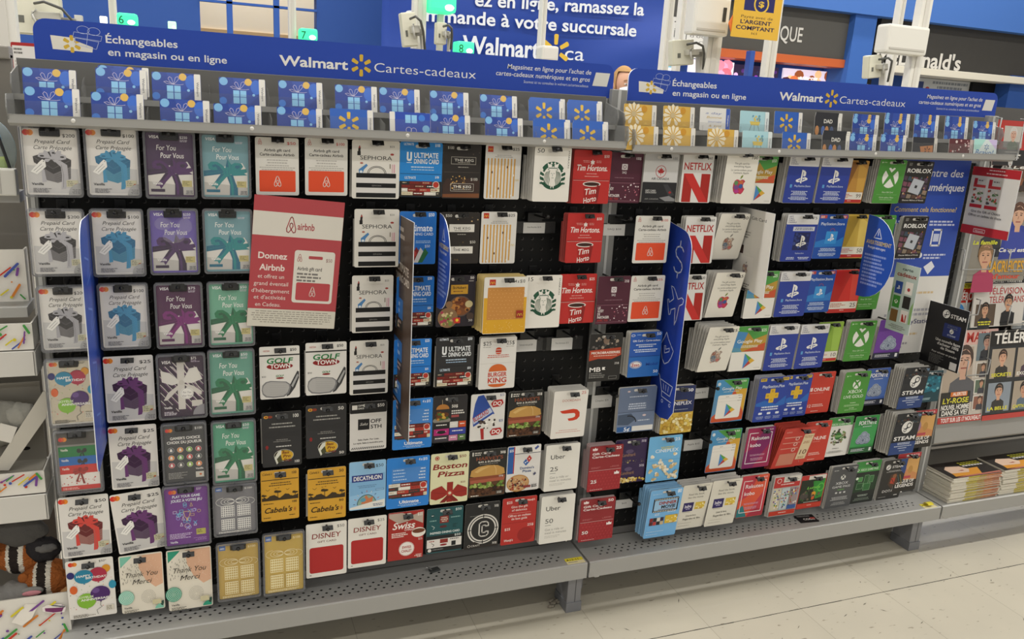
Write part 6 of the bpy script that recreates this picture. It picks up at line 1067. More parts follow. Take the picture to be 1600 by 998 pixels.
for tr_, k_, p0, p1, nb in tray_cards:
    (x0, z1), (x1, z0) = p0, p1; cnt[(tr_, k_)] = cnt.get((tr_, k_), 0)+1; i = cnt[(tr_, k_)]
    up = tr_ in 'uU'; yb = -.0625 if up else -.1185; zb = 1.2425 if up else 1.2085
    fl = (1.2425 if up else 1.199)+(SL*((x0+x1)/2-.9)-.006 if tr_ in 'UL' else 0)
    zb = max(fl, z1-.0526) if not up else max(fl, min(fl+.008, z1-.0526))
    w, h = .0856, .054; lean = radians(12 if tr_ in 'ul' else 7)
    a = Art(w, h, TB[k_], t=.0008, r=.003, kind='gloss', edge='dcd9d2'); globals()['t_'+k_](a)
    lab = LOOK[k_]+(', '+ORD[i-1] if tot[(tr_, k_)] > 1 else ',')+' in the '+TIER[tr_]
    o = a.obj('gift_card', loc=(x0+w/2 if tr_ in 'ul' else (x0+x1)/2, yb+h*sin(lean)+.001, zb+h*cos(lean)), rot=(-lean, 0, 0)); tag(o, lab.replace(',,', ','), 'gift card', 'store cards in the trays')
    for n in range(nb):
        c = o.copy(); COL.objects.link(c); c.location.y += .004*(n+1); c.location.z += .0045*(n+1); c.location.x += .004*(n+1)
        if 1: c['label'] = 'spare behind '+lab.replace(' store card', ' card').replace('in the ', 'in '); c['group'] = 'spare store cards tucked behind others'

# ------------------------------------------------------------------ hanging gift cards
def hook(x, z, yt, label, tip=True):
    t = thing('peg_hook', label, 'hook', (x, 0, z), group='black peg hooks')
    m = MB(); m.bb(-.010, .010, -.003, -.0005, -.012, .016, BLACK, .001); m.build('back_plate', t)
    m = MB(); m.tube([(0, -.002, 0), (0, yt*.6, -.0005), (0, yt-.010, .001), (0, yt-.018, .004)], .0026, BLACK, 8); m.ball((0, yt-.018, .004), .0042, BLACK, 10, 8); m.build('prong', t)
    if tip:
        m = MB(); m.box((0, yt-.014, .005), (.024, .0022, .011), BLACK, .0008, Matrix.Rotation(radians(-38), 4, 'X')); o = m.build('scan_tab', t)
rest = MB(); indiv = 0
CARDS = [
    ('box_card', dict(amt='$200', c1='2a2628', c2='6d6a6c', rib='b4b2b8'), -0.256, 1.196, 0.095, 0.126, -0.085, dict(bl=1), 'clear-packed prepaid card with charcoal gift box, highest of three'),
    ('box_card', dict(amt='$200', c1='2a2628', c2='6d6a6c', rib='b4b2b8'), -0.258, 1.049, 0.093, 0.126, -0.085, dict(bl=1), 'clear-packed prepaid card with charcoal gift box, middle of three'),
    ('box_card', dict(amt='$200', c1='2a2628', c2='6d6a6c', rib='a8a6ac'), -0.257, 0.905, 0.089, 0.13, -0.085, dict(bl=1), 'clear-packed prepaid card with charcoal gift box, lowest of three'),
    ('birthday', dict(foil=1), -0.258, 0.761, 0.085, 0.14, -0.085, dict(bl=1), 'birthday balloon prepaid card in shiny silver foil pack'),
    ('bows', dict(), -0.255, 0.614, 0.084, 0.138, -0.085, dict(bl=1), 'clear pack of three prepaid cards, green over blue over red bow'),
    ('box_card', dict(amt='$50', c1='6a2a2c', c2='9a6a64', rib='d24a42'), -0.255, 0.464, 0.091, 0.137, -0.075, dict(), 'white prepaid card with dark red gift box and coral ribbon'),
    ('birthday', dict(), -0.254, 0.319, 0.089, 0.137, -0.075, dict(), 'white birthday balloon prepaid card standing lowest at far left'),
    ('box_card', dict(amt='$100', c1='14668e', c2='4088a6', rib='3c8fb8'), -0.157, 1.2, 0.092, 0.129, -0.085, dict(bl=1), 'clear-packed prepaid card with turquoise gift box, highest of three'),
    ('box_card', dict(amt='$100', c1='14668e', c2='4088a6', rib='3c8fb8'), -0.157, 1.05, 0.092, 0.13, -0.085, dict(bl=1), 'clear-packed prepaid card with turquoise gift box, middle of three'),
    ('box_card', dict(amt='$100', c1='14668e', c2='4088a6', rib='3c8fb8'), -0.155, 0.907, 0.089, 0.133, -0.085, dict(bl=1), 'clear-packed prepaid card with turquoise gift box, lowest of three'),
    ('box_card', dict(amt='$25', c1='3c1f42', c2='5d4a62', rib='6a3a72'), -0.155, 0.757, 0.09, 0.139, -0.075, dict(d=0.012), 'white prepaid card with purple gift box, highest of three'),
    ('box_card', dict(amt='$25', c1='3c1f42', c2='5d4a62', rib='6a3a72'), -0.156, 0.609, 0.089, 0.139, -0.075, dict(d=0.012), 'white prepaid card with purple gift box, middle of three'),
    ('box_card', dict(amt='$25', c1='3c1f42', c2='5d4a62', rib='6a3a72'), -0.159, 0.462, 0.097, 0.138, -0.075, dict(d=0.012, roll=-4.5), 'white prepaid card with purple gift box, lowest and hanging crooked'),
    ('thanks', dict(g='7fc4ae'), -0.157, 0.316, 0.085, 0.138, -0.075, dict(d=0.01), 'floral thank-you prepaid card beside the white balloon card'),
    ('bow_card', dict(amt='$250', bg='3a1a46', bow='4a1a5c', bow2='2c0f38'), -0.059, 1.197, 0.091, 0.127, -0.085, dict(bl=1), 'dark purple bow prepaid card in clear pack under the card tray'),
    ('bow_card', dict(amt='$250', bg='6a58a8', bow='4a2a5c', bow2='2c1438'), -0.059, 1.052, 0.09, 0.13, -0.085, dict(bl=1), 'purple bow prepaid card in glaring violet pack, second one down'),
    ('bow_card', dict(amt='$75', bg='4c1044', bow='7a1a70', bow2='54104c'), -0.056, 0.906, 0.089, 0.134, -0.085, dict(bl=1), 'magenta bow prepaid card on white box, third one down'),
    ('stripes', dict(), -0.058, 0.76, 0.093, 0.14, -0.085, dict(bl=1), 'dark plum striped prepaid card with cream bow and round tag'),
    ('gamer', dict(), -0.059, 0.611, 0.088, 0.137, -0.085, dict(bl=1), 'charcoal prepaid card with twelve round coloured game icons'),
    ('play', dict(), -0.061, 0.471, 0.093, 0.144, -0.085, dict(bl=1), 'bright purple prepaid card with neon blue game icons'),
    ('thanks', dict(g='2f9a7c'), -0.062, 0.315, 0.09, 0.148, -0.075, dict(d=0.012), 'floral thank-you prepaid card with darker green medallion, next to gold'),
    ('bow_card', dict(amt='', bg='6f9aa4', bow='1d8488', bow2='0f6480'), 0.04, 1.197, 0.092, 0.126, -0.085, dict(bl=1), 'teal bow prepaid card in clear pack, upper of two'),
    ('bow_card', dict(amt='', bg='6f9aa4', bow='1d8488', bow2='0f6480'), 0.04, 1.052, 0.093, 0.129, -0.085, dict(bl=1), 'teal bow prepaid card in clear pack, lower of two'),
    ('bow_card', dict(amt='$50', bg='6ba98f', bow='16744a', bow2='0d5838'), 0.041, 0.906, 0.09, 0.136, -0.085, dict(bl=1), 'green bow prepaid card, uppermost of three'),
    ('bow_card', dict(amt='$50', bg='5f9a88', bow='16744a', bow2='0d5838'), 0.038, 0.764, 0.092, 0.145, -0.085, dict(bl=1), 'green bow prepaid card, middle of three'),
    ('bow_card', dict(amt='$50', bg='4f9a7c', bow='16744a', bow2='0d5838'), 0.038, 0.608, 0.09, 0.145, -0.085, dict(bl=1), 'green bow prepaid card, bottom of three'),
    ('lace_gift', dict(bg='77767c', ln='e6e4e0'), 0.036, 0.462, 0.091, 0.122, -0.085, dict(bl=1), 'silver grey prepaid card with white lace gift box'),
    ('lace_gift', dict(bg='c0a04c', ln='e9dcae'), 0.039, 0.322, 0.092, 0.143, -0.085, dict(bl=1, d=0.02), 'gold gift box prepaid card, left one of two by the shelf'),
    ('lace_gift', dict(bg='c6a648', ln='f0e4b4'), 0.136, 0.331, 0.092, 0.155, -0.085, dict(bl=1, d=0.03), 'gold gift box prepaid card, right one of two, deeper pack'),
    ('home_card', dict(amt='$50'), 0.137, 1.192, 0.083, 0.113, -0.075, dict(), 'white gift card with orange panel, highest one at far left'),
    ('golf', dict(), 0.135, 0.762, 0.082, 0.117, -0.075, dict(), 'white golf club gift card with green and red lettering, left'),
    ('fish', dict(amt='100'), 0.137, 0.614, 0.083, 0.127, -0.075, dict(d=0.02), 'black gift card with yellow fish oval, valued one hundred'),
    ('hunt', dict(amt='100'), 0.131, 0.479, 0.081, 0.122, -0.075, dict(), 'yellow savanna gift card with script name, left, one hundred'),
    ('home_card', dict(amt='$100'), 0.233, 1.194, 0.085, 0.114, -0.075, dict(), 'white gift card with orange panel, marked one hundred, beside lipstick card'),
    ('golf', dict(), 0.232, 0.766, 0.087, 0.119, -0.075, dict(d=0.012), 'white golf club gift card with green and red lettering, right'),
    ('fish', dict(amt='50'), 0.232, 0.623, 0.088, 0.125, -0.075, dict(), 'black gift card with yellow fish oval, valued fifty'),
    ('hunt', dict(amt='50'), 0.233, 0.472, 0.085, 0.127, -0.075, dict(d=0.02), 'yellow savanna gift card with script name, right, fifty'),
    ('tale', dict(amt='$50'), 0.232, 0.336, 0.092, 0.138, -0.075, dict(), 'white gift card with plain red panel, left, marked fifty'),
    ('lips', dict(), 0.334, 1.194, 0.099, 0.119, -0.075, dict(d=0.02), 'white lipstick gift card with black stripes, first from top'),
    ('lips', dict(), 0.338, 1.053, 0.095, 0.124, -0.075, dict(d=0.016), 'white lipstick gift card with black stripes, second from top'),
    ('lips', dict(), 0.331, 0.911, 0.089, 0.127, -0.075, dict(d=0.016, roll=0), 'white lipstick gift card with black stripes, third from top'),
    ('lips', dict(), 0.325, 0.766, 0.085, 0.125, -0.075, dict(), 'white lipstick gift card with black stripes, fourth from top'),
    ('fifth', dict(), 0.325, 0.623, 0.083, 0.117, -0.075, dict(), 'black and white gift card with diagonal hatched bottom edge'),
    ('sport', dict(), 0.325, 0.479, 0.084, 0.121, -0.075, dict(), 'sky blue sports gift card with round dial picture'),
    ('tale', dict(amt='$25'), 0.326, 0.337, 0.09, 0.129, -0.075, dict(), 'white gift card with plain red panel, right, marked twenty-five'),
    ('dining', dict(bg='2484d0', amt='$100'), 0.43, 1.194, 0.092, 0.114, -0.075, dict(d=0.012), 'bright blue dining gift card under the card tray'),
    ('mate', dict(), 0.427, 1.049, 0.081, 0.115, -0.075, dict(), 'blue dining gift card with tilted flag picture behind brown blade'),
    ('dining', dict(bg='1f6fc0', amt='$50'), 0.425, 0.907, 0.084, 0.115, -0.075, dict(), 'blue dining gift card behind the middle of the brown blade'),
    ('dining', dict(bg='1f7ad0', amt='$25'), 0.423, 0.764, 0.086, 0.114, -0.075, dict(), 'blue dining gift card behind the lower brown blade, twenty-five'),
    ('four', dict(), 0.427, 0.622, 0.093, 0.123, -0.075, dict(), 'blue four-pack dining card behind the tip of the brown blade'),
    ('four', dict(), 0.42, 0.479, 0.102, 0.129, -0.075, dict(d=0.02), 'blue four-pack dining card in clear view, beside pizza bow card'),
    ('chalet', dict(), 0.418, 0.339, 0.086, 0.127, -0.075, dict(), 'red restaurant gift card with white circle and cup'),
    ('keg', dict(amt='$100', w=0), 0.52, 1.193, 0.086, 0.115, -0.075, dict(), 'black steakhouse gift card with outlined name box, above'),
    ('keg', dict(amt='$50', w=1), 0.522, 1.048, 0.09, 0.114, -0.075, dict(), 'black steakhouse gift card with white name boxes, below'),
    ('roast', dict(), 0.519, 0.907, 0.09, 0.118, -0.075, dict(), 'black gift card with platter picture and yellow name label'),
    ('dining', dict(bg='2c2c2e', amt='$50'), 0.522, 0.764, 0.091, 0.12, -0.075, dict(d=0.01), 'charcoal dining gift card with red brand strip'),
    ('stack_burger', dict(), 0.516, 0.623, 0.083, 0.116, -0.075, dict(), 'black burger gift card with pink and blue squares'),
    ('bowpizza', dict(), 0.521, 0.479, 0.094, 0.131, -0.075, dict(d=0.016), 'cream pizza gift card with big red bow'),
    ('inspired', dict(), 0.514, 0.337, 0.091, 0.12, -0.075, dict(), 'dark teal dining gift card with white band at bottom'),
    ('fries', dict(), 0.614, 1.195, 0.083, 0.117, -0.075, dict(), 'yellow french-fry striped gift card, higher of two'),
    ('fries', dict(), 0.612, 1.05, 0.084, 0.117, -0.075, dict(), 'yellow french-fry striped gift card, lower of two'),
    ('sesame', dict(), 0.628, 0.907, 0.105, 0.132, -0.1, dict(d=0.061, n=5), 'wide white and yellow gift card with sesame bun square'),
    ('bk', dict(), 0.627, 0.759, 0.09, 0.127, -0.075, dict(d=0.015, n=1), 'white burger gift card with orange bun emblem, twenty-five'),
    ('dq', dict(), 0.609, 0.621, 0.086, 0.118, -0.075, dict(), 'white ice cream gift card with blue cup'),
    ('harv', dict(amt='50'), 0.617, 0.478, 0.095, 0.125, -0.075, dict(d=0.012), 'black gift card with close-up burger, lower left one'),
    ('ring', dict(), 0.61, 0.337, 0.09, 0.124, -0.075, dict(), 'black gift card with white ringed letter C'),
    ('siren', dict(amt='50'), 0.721, 1.197, 0.088, 0.12, -0.1, dict(d=0.055, n=5), 'cream gift card with green round emblem, marked fifty'),
    ('siren', dict(amt='15'), 0.731, 0.904, 0.092, 0.127, -0.075, dict(d=0.01, ov=0.007), 'cream gift card with green round emblem, marked fifteen'),
    ('harv', dict(amt='25'), 0.705, 0.621, 0.09, 0.118, -0.075, dict(), 'black gift card with close-up burger, upper right one'),
    ('domino', dict(), 0.71, 0.479, 0.088, 0.122, -0.075, dict(), 'white pizza gift card with red and blue tile emblem'),
    ('wendy', dict(), 0.707, 0.34, 0.092, 0.129, -0.075, dict(), 'plain red restaurant gift card beside white ride card'),
    ('tim', dict(amt='$50'), 0.831, 1.192, 0.095, 0.121, -0.075, dict(d=0.023, n=4, ov=0.008), 'red coffee cup gift card, top of three, fifty'),
    ('tim', dict(amt='$50'), 0.826, 1.048, 0.093, 0.116, -0.075, dict(d=0.026, n=4), 'red coffee cup gift card, middle of three, fanned stack'),
    ('tim', dict(amt='$25'), 0.821, 0.904, 0.099, 0.121, -0.069, dict(), 'red coffee cup gift card, bottom of three, twenty-five'),
    ('door', dict(), 0.813, 0.623, 0.091, 0.126, -0.1, dict(d=0.047, n=5, tilt=3), 'white delivery gift card with red swoosh emblem'),
    ('ride', dict(amt='25'), 0.815, 0.472, 0.093, 0.126, -0.075, dict(d=0.022, n=3), 'white ride gift card marked twenty-five'),
    ('ride', dict(amt='50'), 0.813, 0.332, 0.094, 0.134, -0.075, dict(d=0.02, n=2), 'white ride gift card marked fifty, resting near the shelf'),
    ('saq', dict(amt='100$'), 0.918, 1.189, 0.094, 0.116, -0.069, dict(), 'burgundy gift card with confetti dots under tray gap'),
    ('saq', dict(amt='25$'), 0.916, 0.898, 0.089, 0.119, -0.075, dict(), 'burgundy gift card with confetti dots, twenty-five'),
    ('micro', dict(), 0.908, 0.755, 0.091, 0.123, -0.075, dict(), 'black microbrewery gift card with orange brush stroke'),
    ('petro', dict(amt='25'), 0.938, 0.456, 0.095, 0.126, -0.075, dict(d=0.028, n=4, ov=0.021), 'dark red gas gift card, upper stack, twenty-five'),
    ('petro', dict(amt='50'), 0.928, 0.308, 0.1, 0.121, -0.075, dict(d=0.012, n=1), 'dark red gas gift card, lower stack, fifty'),
    ('airline', dict(), 1.012, 1.19, 0.093, 0.114, -0.075, dict(d=0.015, n=1), 'grey and black airline gift card with maple leaf roundel'),
    ('home_card', dict(amt='$100'), 1.005, 1.044, 0.095, 0.115, -0.075, dict(d=0.006), 'white gift card with orange panel, just left of big blue blade'),
    ('home_card', dict(amt='$25'), 1.008, 0.898, 0.094, 0.116, -0.075, dict(d=0.008), 'white gift card with orange panel, above the blue fuel card'),
    ('fuel', dict(), 1.02, 0.754, 0.09, 0.118, -0.075, dict(d=0.028, n=4), 'blue fuel gift card with white oval emblem'),
    ('fuel2', dict(), 1.013, 0.609, 0.108, 0.122, -0.075, dict(d=0.012, n=1), 'slate blue fuel card with steering wheel picture'),
    ('popc', dict(), 1.013, 0.464, 0.094, 0.124, -0.069, dict(), 'dark purple popcorn cinema gift card'),
    ('flix', dict(amt='$60'), 1.113, 1.193, 0.087, 0.116, -0.075, dict(d=0.029, n=4), 'white gift card with big red letter N, highest'),
    ('flix', dict(amt='$60'), 1.14, 1.043, 0.088, 0.117, -0.075, dict(d=0.035, n=3), 'white gift card with big red letter N, half hidden by blade'),
    ('flix', dict(amt='$30'), 1.135, 0.898, 0.081, 0.119, -0.075, dict(d=0.008), 'white gift card with big red letter N, lowest sliver'),
    ('cine', dict(), 1.136, 0.603, 0.096, 0.132, -0.075, dict(d=0.03, n=3), 'navy and yellow popcorn cinema gift card below blade'),
    ('cineb', dict(), 1.111, 0.466, 0.1, 0.129, -0.075, dict(d=0.006), 'sky blue popcorn cinema gift card'),
    ('dinner', dict(), 1.117, 0.324, 0.099, 0.15, -0.1, dict(d=0.05, n=5, tilt=6), 'sky blue dinner and movie card at front of deep stack'),
    ('fruit', dict(amt='100', pal=0), 1.222, 1.202, 0.092, 0.124, -0.1, dict(d=0.053, n=5, tilt=4, ov=0.016), 'cream gift card with rainbow apple, highest, marked one hundred'),
    ('fruit', dict(amt='50', pal=1), 1.24, 1.051, 0.087, 0.123, -0.075, dict(d=0.03, n=4, tilt=14), 'cream gift card with speckled apple beside leaning paper sign'),
    ('fruit', dict(amt='25', pal=0), 1.23, 0.907, 0.086, 0.128, -0.1, dict(d=0.06, n=5, tilt=14), 'cream gift card with rainbow apple, fanned stack below paper sign'),
    ('fruit', dict(amt='25', pal=1), 1.232, 0.765, 0.091, 0.136, -0.1, dict(d=0.08, n=6, tilt=15), 'cream gift card with speckled apple, lowest and deepest fan'),
    ('novel', dict(), 1.213, 0.327, 0.091, 0.148, -0.1, dict(d=0.05, n=4, tilt=10), 'cream book and movie card, left of the pair on shelf'),
    ('gplay', dict(amt='$50'), 1.299, 1.196, 0.092, 0.12, -0.075, dict(tilt=4), 'rainbow play-triangle gift card behind the rainbow apple card'),
    ('gplay', dict(amt='$25'), 1.353, 0.903, 0.092, 0.129, -0.075, dict(d=0.01, tilt=4), 'rainbow play-triangle gift card under the leaning paper sign'),
    ('gplay', dict(amt='$25'), 1.337, 0.756, 0.105, 0.127, -0.075, dict(d=0.008, tilt=4), 'rainbow play-triangle gift card in full view, fourth row'),
    ('gplay2', dict(), 1.299, 0.611, 0.102, 0.126, -0.075, dict(tilt=4), 'rainbow framed multi gift card beside blue plus cards'),
    ('gplay2', dict(), 1.301, 0.467, 0.099, 0.129, -0.075, dict(tilt=4), 'rainbow framed multi gift card left of plum card'),
    ('novel', dict(), 1.308, 0.329, 0.096, 0.148, -0.1, dict(d=0.05, n=4, tilt=7), 'cream book and movie card, right of the pair on shelf'),
    ('pstore', dict(amt=''), 1.428, 1.198, 0.094, 0.119, -0.075, dict(d=0.033, n=5, tilt=4), 'blue and white console gift card, top row left'),
    ('pstore', dict(amt='75', hang=1), 1.45, 1.051, 0.101, 0.125, -0.075, dict(d=0.034, n=4, tilt=4), 'blue console gift card in blister with small inner picture'),
    ('pstore', dict(amt='$50'), 1.455, 0.9, 0.1, 0.125, -0.075, dict(d=0.015, n=2, tilt=4, ov=0.006), 'blue and white console gift card, third row, marked fifty'),
    ('pstore', dict(amt='$25'), 1.444, 0.755, 0.097, 0.131, -0.075, dict(d=0.022, n=3, tilt=4), 'blue and white console gift card, fourth row left'),
    ('psplus', dict(), 1.436, 0.608, 0.101, 0.133, -0.075, dict(d=0.033, n=4, tilt=4, ov=0.009), 'blue gift card with yellow plus, front left'),
    ('kobo', dict(bg='7a1a5c', bg2='9a2050'), 1.417, 0.462, 0.092, 0.125, -0.075, dict(d=0.018, n=3, tilt=4), 'plum book gift card with white frame'),
    ('kobo', dict(bg='d9563a', bg2='c03a4a'), 1.421, 0.318, 0.092, 0.135, -0.075, dict(d=0.01, n=1, tilt=4), 'orange book gift card with white frame'),
    ('pstore', dict(amt=''), 1.532, 1.199, 0.098, 0.119, -0.075, dict(d=0.012, n=2, tilt=4, ov=0.022), 'blue and white console gift card, top row right'),
    ('psbag', dict(), 1.549, 1.052, 0.095, 0.12, -0.075, dict(tilt=4, ov=0.01), 'glossy blue console card with bag, second row'),
    ('psbag', dict(), 1.546, 0.901, 0.092, 0.119, -0.069, dict(tilt=4, ov=0), 'glossy blue console card with bag, third row'),
    ('pstore', dict(amt='$25'), 1.547, 0.752, 0.096, 0.129, -0.075, dict(d=0.012, n=2, tilt=4, ov=0.034), 'blue and white console gift card, fourth row right'),
    ('psplus', dict(), 1.524, 0.607, 0.092, 0.128, -0.069, dict(tilt=4, ov=0.007), 'blue gift card with yellow plus, back right'),
    ('redten', dict(), 1.534, 0.461, 0.115, 0.143, -0.1, dict(d=0.06, n=6, tilt=16, ov=0.024), 'red gift card with cream value strip, fanned out stack'),
    ('switch', dict(), 1.535, 0.304, 0.097, 0.133, -0.075, dict(d=0.015, n=2, tilt=4), 'clear-topped red and white game card with busy covers'),
    ('hero', dict(bg='b8863a', amt='99'), 1.601, 1.193, 0.083, 0.113, -0.069, dict(tilt=4), 'amber game gift card with white price strip, ninety-nine'),
    ('hero', dict(bg='c8a848', amt='50'), 1.633, 1.052, 0.092, 0.121, -0.069, dict(tilt=4, ov=0.003), 'yellow game gift card with white price strip, fifty'),
    ('hero', dict(bg='c8302a', amt='25'), 1.644, 0.9, 0.102, 0.124, -0.063, dict(d=0.012, n=1, tilt=4, ov=0.014), 'red game gift card with white price strip, twenty-five'),
    ('hero', dict(bg='86a83c', amt='10'), 1.605, 0.755, 0.087, 0.119, -0.069, dict(tilt=4), 'lime game gift card with white price strip, ten'),
    ('online', dict(), 1.61, 0.607, 0.092, 0.127, -0.063, dict(tilt=4), 'plain red online membership card, upper'),
    ('online', dict(), 1.615, 0.463, 0.092, 0.128, -0.075, dict(tilt=4, ov=0.008), 'plain red online membership card, lower, behind fanned red stack'),
    ('ghost', dict(), 1.63, 0.295, 0.092, 0.111, -0.075, dict(tilt=4), 'green and black game card with red base'),
    ('xbox', dict(), 1.719, 1.199, 0.092, 0.117, -0.075, dict(d=0.036, n=4, tilt=4), 'green console gift card with white X ball, top row'),
    ('xbox', dict(), 1.726, 1.05, 0.098, 0.122, -0.063, dict(tilt=4), 'green console gift card mostly behind the round warning sign'),
    ('xbox', dict(), 1.728, 0.9, 0.093, 0.12, -0.057, dict(tilt=4), 'green console gift card below the round warning sign'),
    ('xbox', dict(), 1.714, 0.755, 0.095, 0.12, -0.075, dict(d=0.024, n=4, tilt=4), 'green console gift card with white X ball, fourth row'),
    ('xgold', dict(), 1.727, 0.605, 0.093, 0.129, -0.075, dict(d=0.03, n=5, tilt=4, ov=0.01), 'green live membership card with small white ball'),
    ('pass_white', dict(), 1.7, 0.466, 0.092, 0.127, -0.069, dict(tilt=4), 'white game pass card with ring of game art'),
    ('pass_grey', dict(), 1.742, 0.311, 0.096, 0.141, -0.075, dict(d=0.022, n=3, tilt=4, ov=0.003), 'dark grey game pass card standing on shelf'),
    ('blox', dict(amt='$50'), 1.814, 1.198, 0.097, 0.115, -0.075, dict(tilt=4), 'black block game gift card with silver square, upper'),
    ('blox', dict(amt='$25'), 1.835, 1.049, 0.092, 0.119, -0.075, dict(d=0.02, n=3, tilt=4), 'black block game gift card with silver square, lower'),
    ('coins', dict(bg='5a2a86', name=''), 1.822, 0.755, 0.098, 0.12, -0.075, dict(d=0.008, tilt=4), 'purple coin gift card under the white hanging leaflet'),
    ('coins', dict(bg='3a58a0', name='FORTNITE'), 1.808, 0.608, 0.088, 0.117, -0.069, dict(tilt=4), 'blue coin gift card behind green membership card'),
    ('coins', dict(bg='2f8a44', name='FORTNITE'), 1.792, 0.465, 0.089, 0.122, -0.075, dict(d=0.01, tilt=4), 'green coin gift card beside thick black stack'),
    ('pass_green', dict(), 1.836, 0.314, 0.097, 0.144, -0.069, dict(d=0.02, n=2, tilt=4), 'black and green game pass card on shelf'),
    ('steam', dict(amt='$50'), 1.922, 0.614, 0.095, 0.131, -0.1, dict(d=0.05, n=6, tilt=4), 'black and navy gift card with steam valve emblem, upper deep stack'),
    ('steam', dict(amt='$20'), 1.925, 0.472, 0.097, 0.136, -0.1, dict(d=0.055, n=6, tilt=4, ov=0.014), 'black and navy gift card with steam valve emblem, lower deep stack'),
    ('dota', dict(), 1.937, 0.31, 0.092, 0.137, -0.075, dict(d=0.03, n=4, tilt=4, ov=0.037), 'black battle game gift card with red square rune'),
    ('teal_game', dict(), 2.017, 0.589, 0.074, 0.099, -0.075, dict(), 'teal game card at the end beside the magazines'),
    ('legend', dict(), 2.011, 0.464, 0.101, 0.123, -0.075, dict(), 'orange and black game card with pink patch, upper stack'),
    ('legend', dict(), 1.993, 0.323, 0.093, 0.127, -0.069, dict(), 'orange and black game card behind battle card, lower'),
]
HOLE = .0085
for (kind, kw, x, z, w, h, y, op, lab) in CARDS:
    tilt = radians(op.get('tilt', 0)); roll = radians(op.get('roll', 0)); d = op.get('d', .004); n = op.get('n', 0); bl = op.get('bl')
    short = lab
    rt = (tilt, roll, 0)
    if bl:                                        # card sealed in a clear shell
        t = thing('prepaid_card_pack', lab, 'prepaid card', (x, y, z), rt, 'prepaid cards in clear packs')
        a = face(kind, w-.008, h-.008, kw, t=.001); o = a.obj('printed_card', t, (0, .0015, -.004))
        R = rimm(); m = MB(); out = rrect(-w/2, -h, w/2, 0, .006); inn = rrect(-w/2+.0045, -h+.0045, w/2-.0045, -.0045, .004); k = len(out)
        for (yy, flip) in ((-.0045, 0),):
            m.add([(p[0], yy, p[1]) for p in out]+[(p[0], yy-.0012, p[1]) for p in inn], [(i, (i+1) % k, k+(i+1) % k, k+i) for i in range(k)], R)
        m.add([(p[0], -.0045, p[1]) for p in out]+[(p[0], .004, p[1]) for p in out], [(i, k+i, k+(i+1) % k, (i+1) % k) for i in range(k)], R)
        m.add([(p[0], -.0057, p[1]) for p in inn]+[(p[0], -.0020, p[1]) for p in inn], [(i, (i+1) % k, k+(i+1) % k, k+i) for i in range(k)], R)
        hw, hh = .0165, .0075; m.bb(-hw, hw, -.0052, -.0025, -.0175, -.0035, clear_mat('clear_notch', '2c2c2e', .72, .2), .002)
        q = m.build('shell_rim', t); q['label'] = 'grey clear plastic rim'
        m = MB(); c_ = [(p[0]*.985, p[1]) for p in inn]; m.add([(p[0], -.0032, p[1]) for p in c_], [tuple(range(k))[::-1]], film())
        if kind == 'bow_card' and kw['bg'] == '6a58a8':
            for (u, v, ru, rv) in ((-.018, -.03, .016, .012), (.02, -.034, .014, .014), (0, -.055, .02, .012)): m.ball((u, -.0034, v), (ru, .0035, rv), film(), 18, 12)
        q = m.build('clear_front', t); q['label'] = 'clear plastic front'
        zc = -.0085
    else:
        a = face(kind, w, h, kw); t = a.obj('gift_card', None, (x, y, z), rt); tag(t, lab, 'gift card', 'gift cards hanging on the pegboard')
    # cards stacked behind the front one: the nearest few singly, the rest of a deep stack together
    ni = n-1 if n > 2 else n
    if not bl and d >= .008:
        step = max(.0022, d/max(1, n+1)); tot_ = int(d/step); edge = {'redten': 'b8483c', 'tim': 'a84a46', 'petro': 'b09898', 'psplus': 'a8a8b0', 'sesame': 'd8c080', 'dinner': '8ab8dc', 'mate': '3a80cc', 'four': '3a80cc'}.get(kind, 'c9c6c0')
        bs = edge
        q = random.Random(int(x*1000)+int(z*100)); proto = None
        for j in range(1, tot_+1):
            fr = 1-j/(tot_+1); dx = -.0010*j+q.uniform(-.0012, .0012); dz = q.uniform(-.0015, .0018)+(.001*j if kind in ('dinner', 'novel', 'door', 'harv', 'petro') else 0)
            loc = (x+dx-op.get('ov', 0)/2, y+j*step, z+dz); rr = (tilt*fr, roll+q.uniform(-.008, .008), 0)
            if j <= ni:
                if proto is None:
                    p_ = Art(w-op.get('ov', 0), h, bs if isinstance(bs, str) else 'c9c6c0', t=.0008, hole=(min(.013, w*.15), .0035, .0085), r=.004, edge=edge); proto = p_.obj('gift_card'); c = proto
                else: c = proto.copy(); COL.objects.link(c)
                c.location = loc; c.rotation_euler = rr; tag(c, 'spare behind the '+short, 'gift card', 'spares behind the '+short); indiv += 1
            else:
                b_ = bmesh.new(); bmesh.ops.create_cube(b_, size=1); bmesh.ops.scale(b_, vec=((w-op.get('ov', 0))*.99, .0008, h-.022), verts=b_.verts); bmesh.ops.translate(b_, vec=(0, 0, -h/2-.011+.0005), verts=b_.verts)
                from mathutils import Euler
                bmesh.ops.transform(b_, matrix=Matrix.Translation(loc) @ Euler(rr).to_matrix().to_4x4(), verts=b_.verts); rest.bm(b_, M(edge))
    zc = z-HOLE
    if kind not in ('dinner', 'novel') or 1: hook(x, zc, y-.006, 'black hook holding the '+short)
tag(rest.build('gift_cards'), 'remaining spare cards packed deep behind the front cards', 'gift card', 'spare cards deep in the stacks', 'stuff')

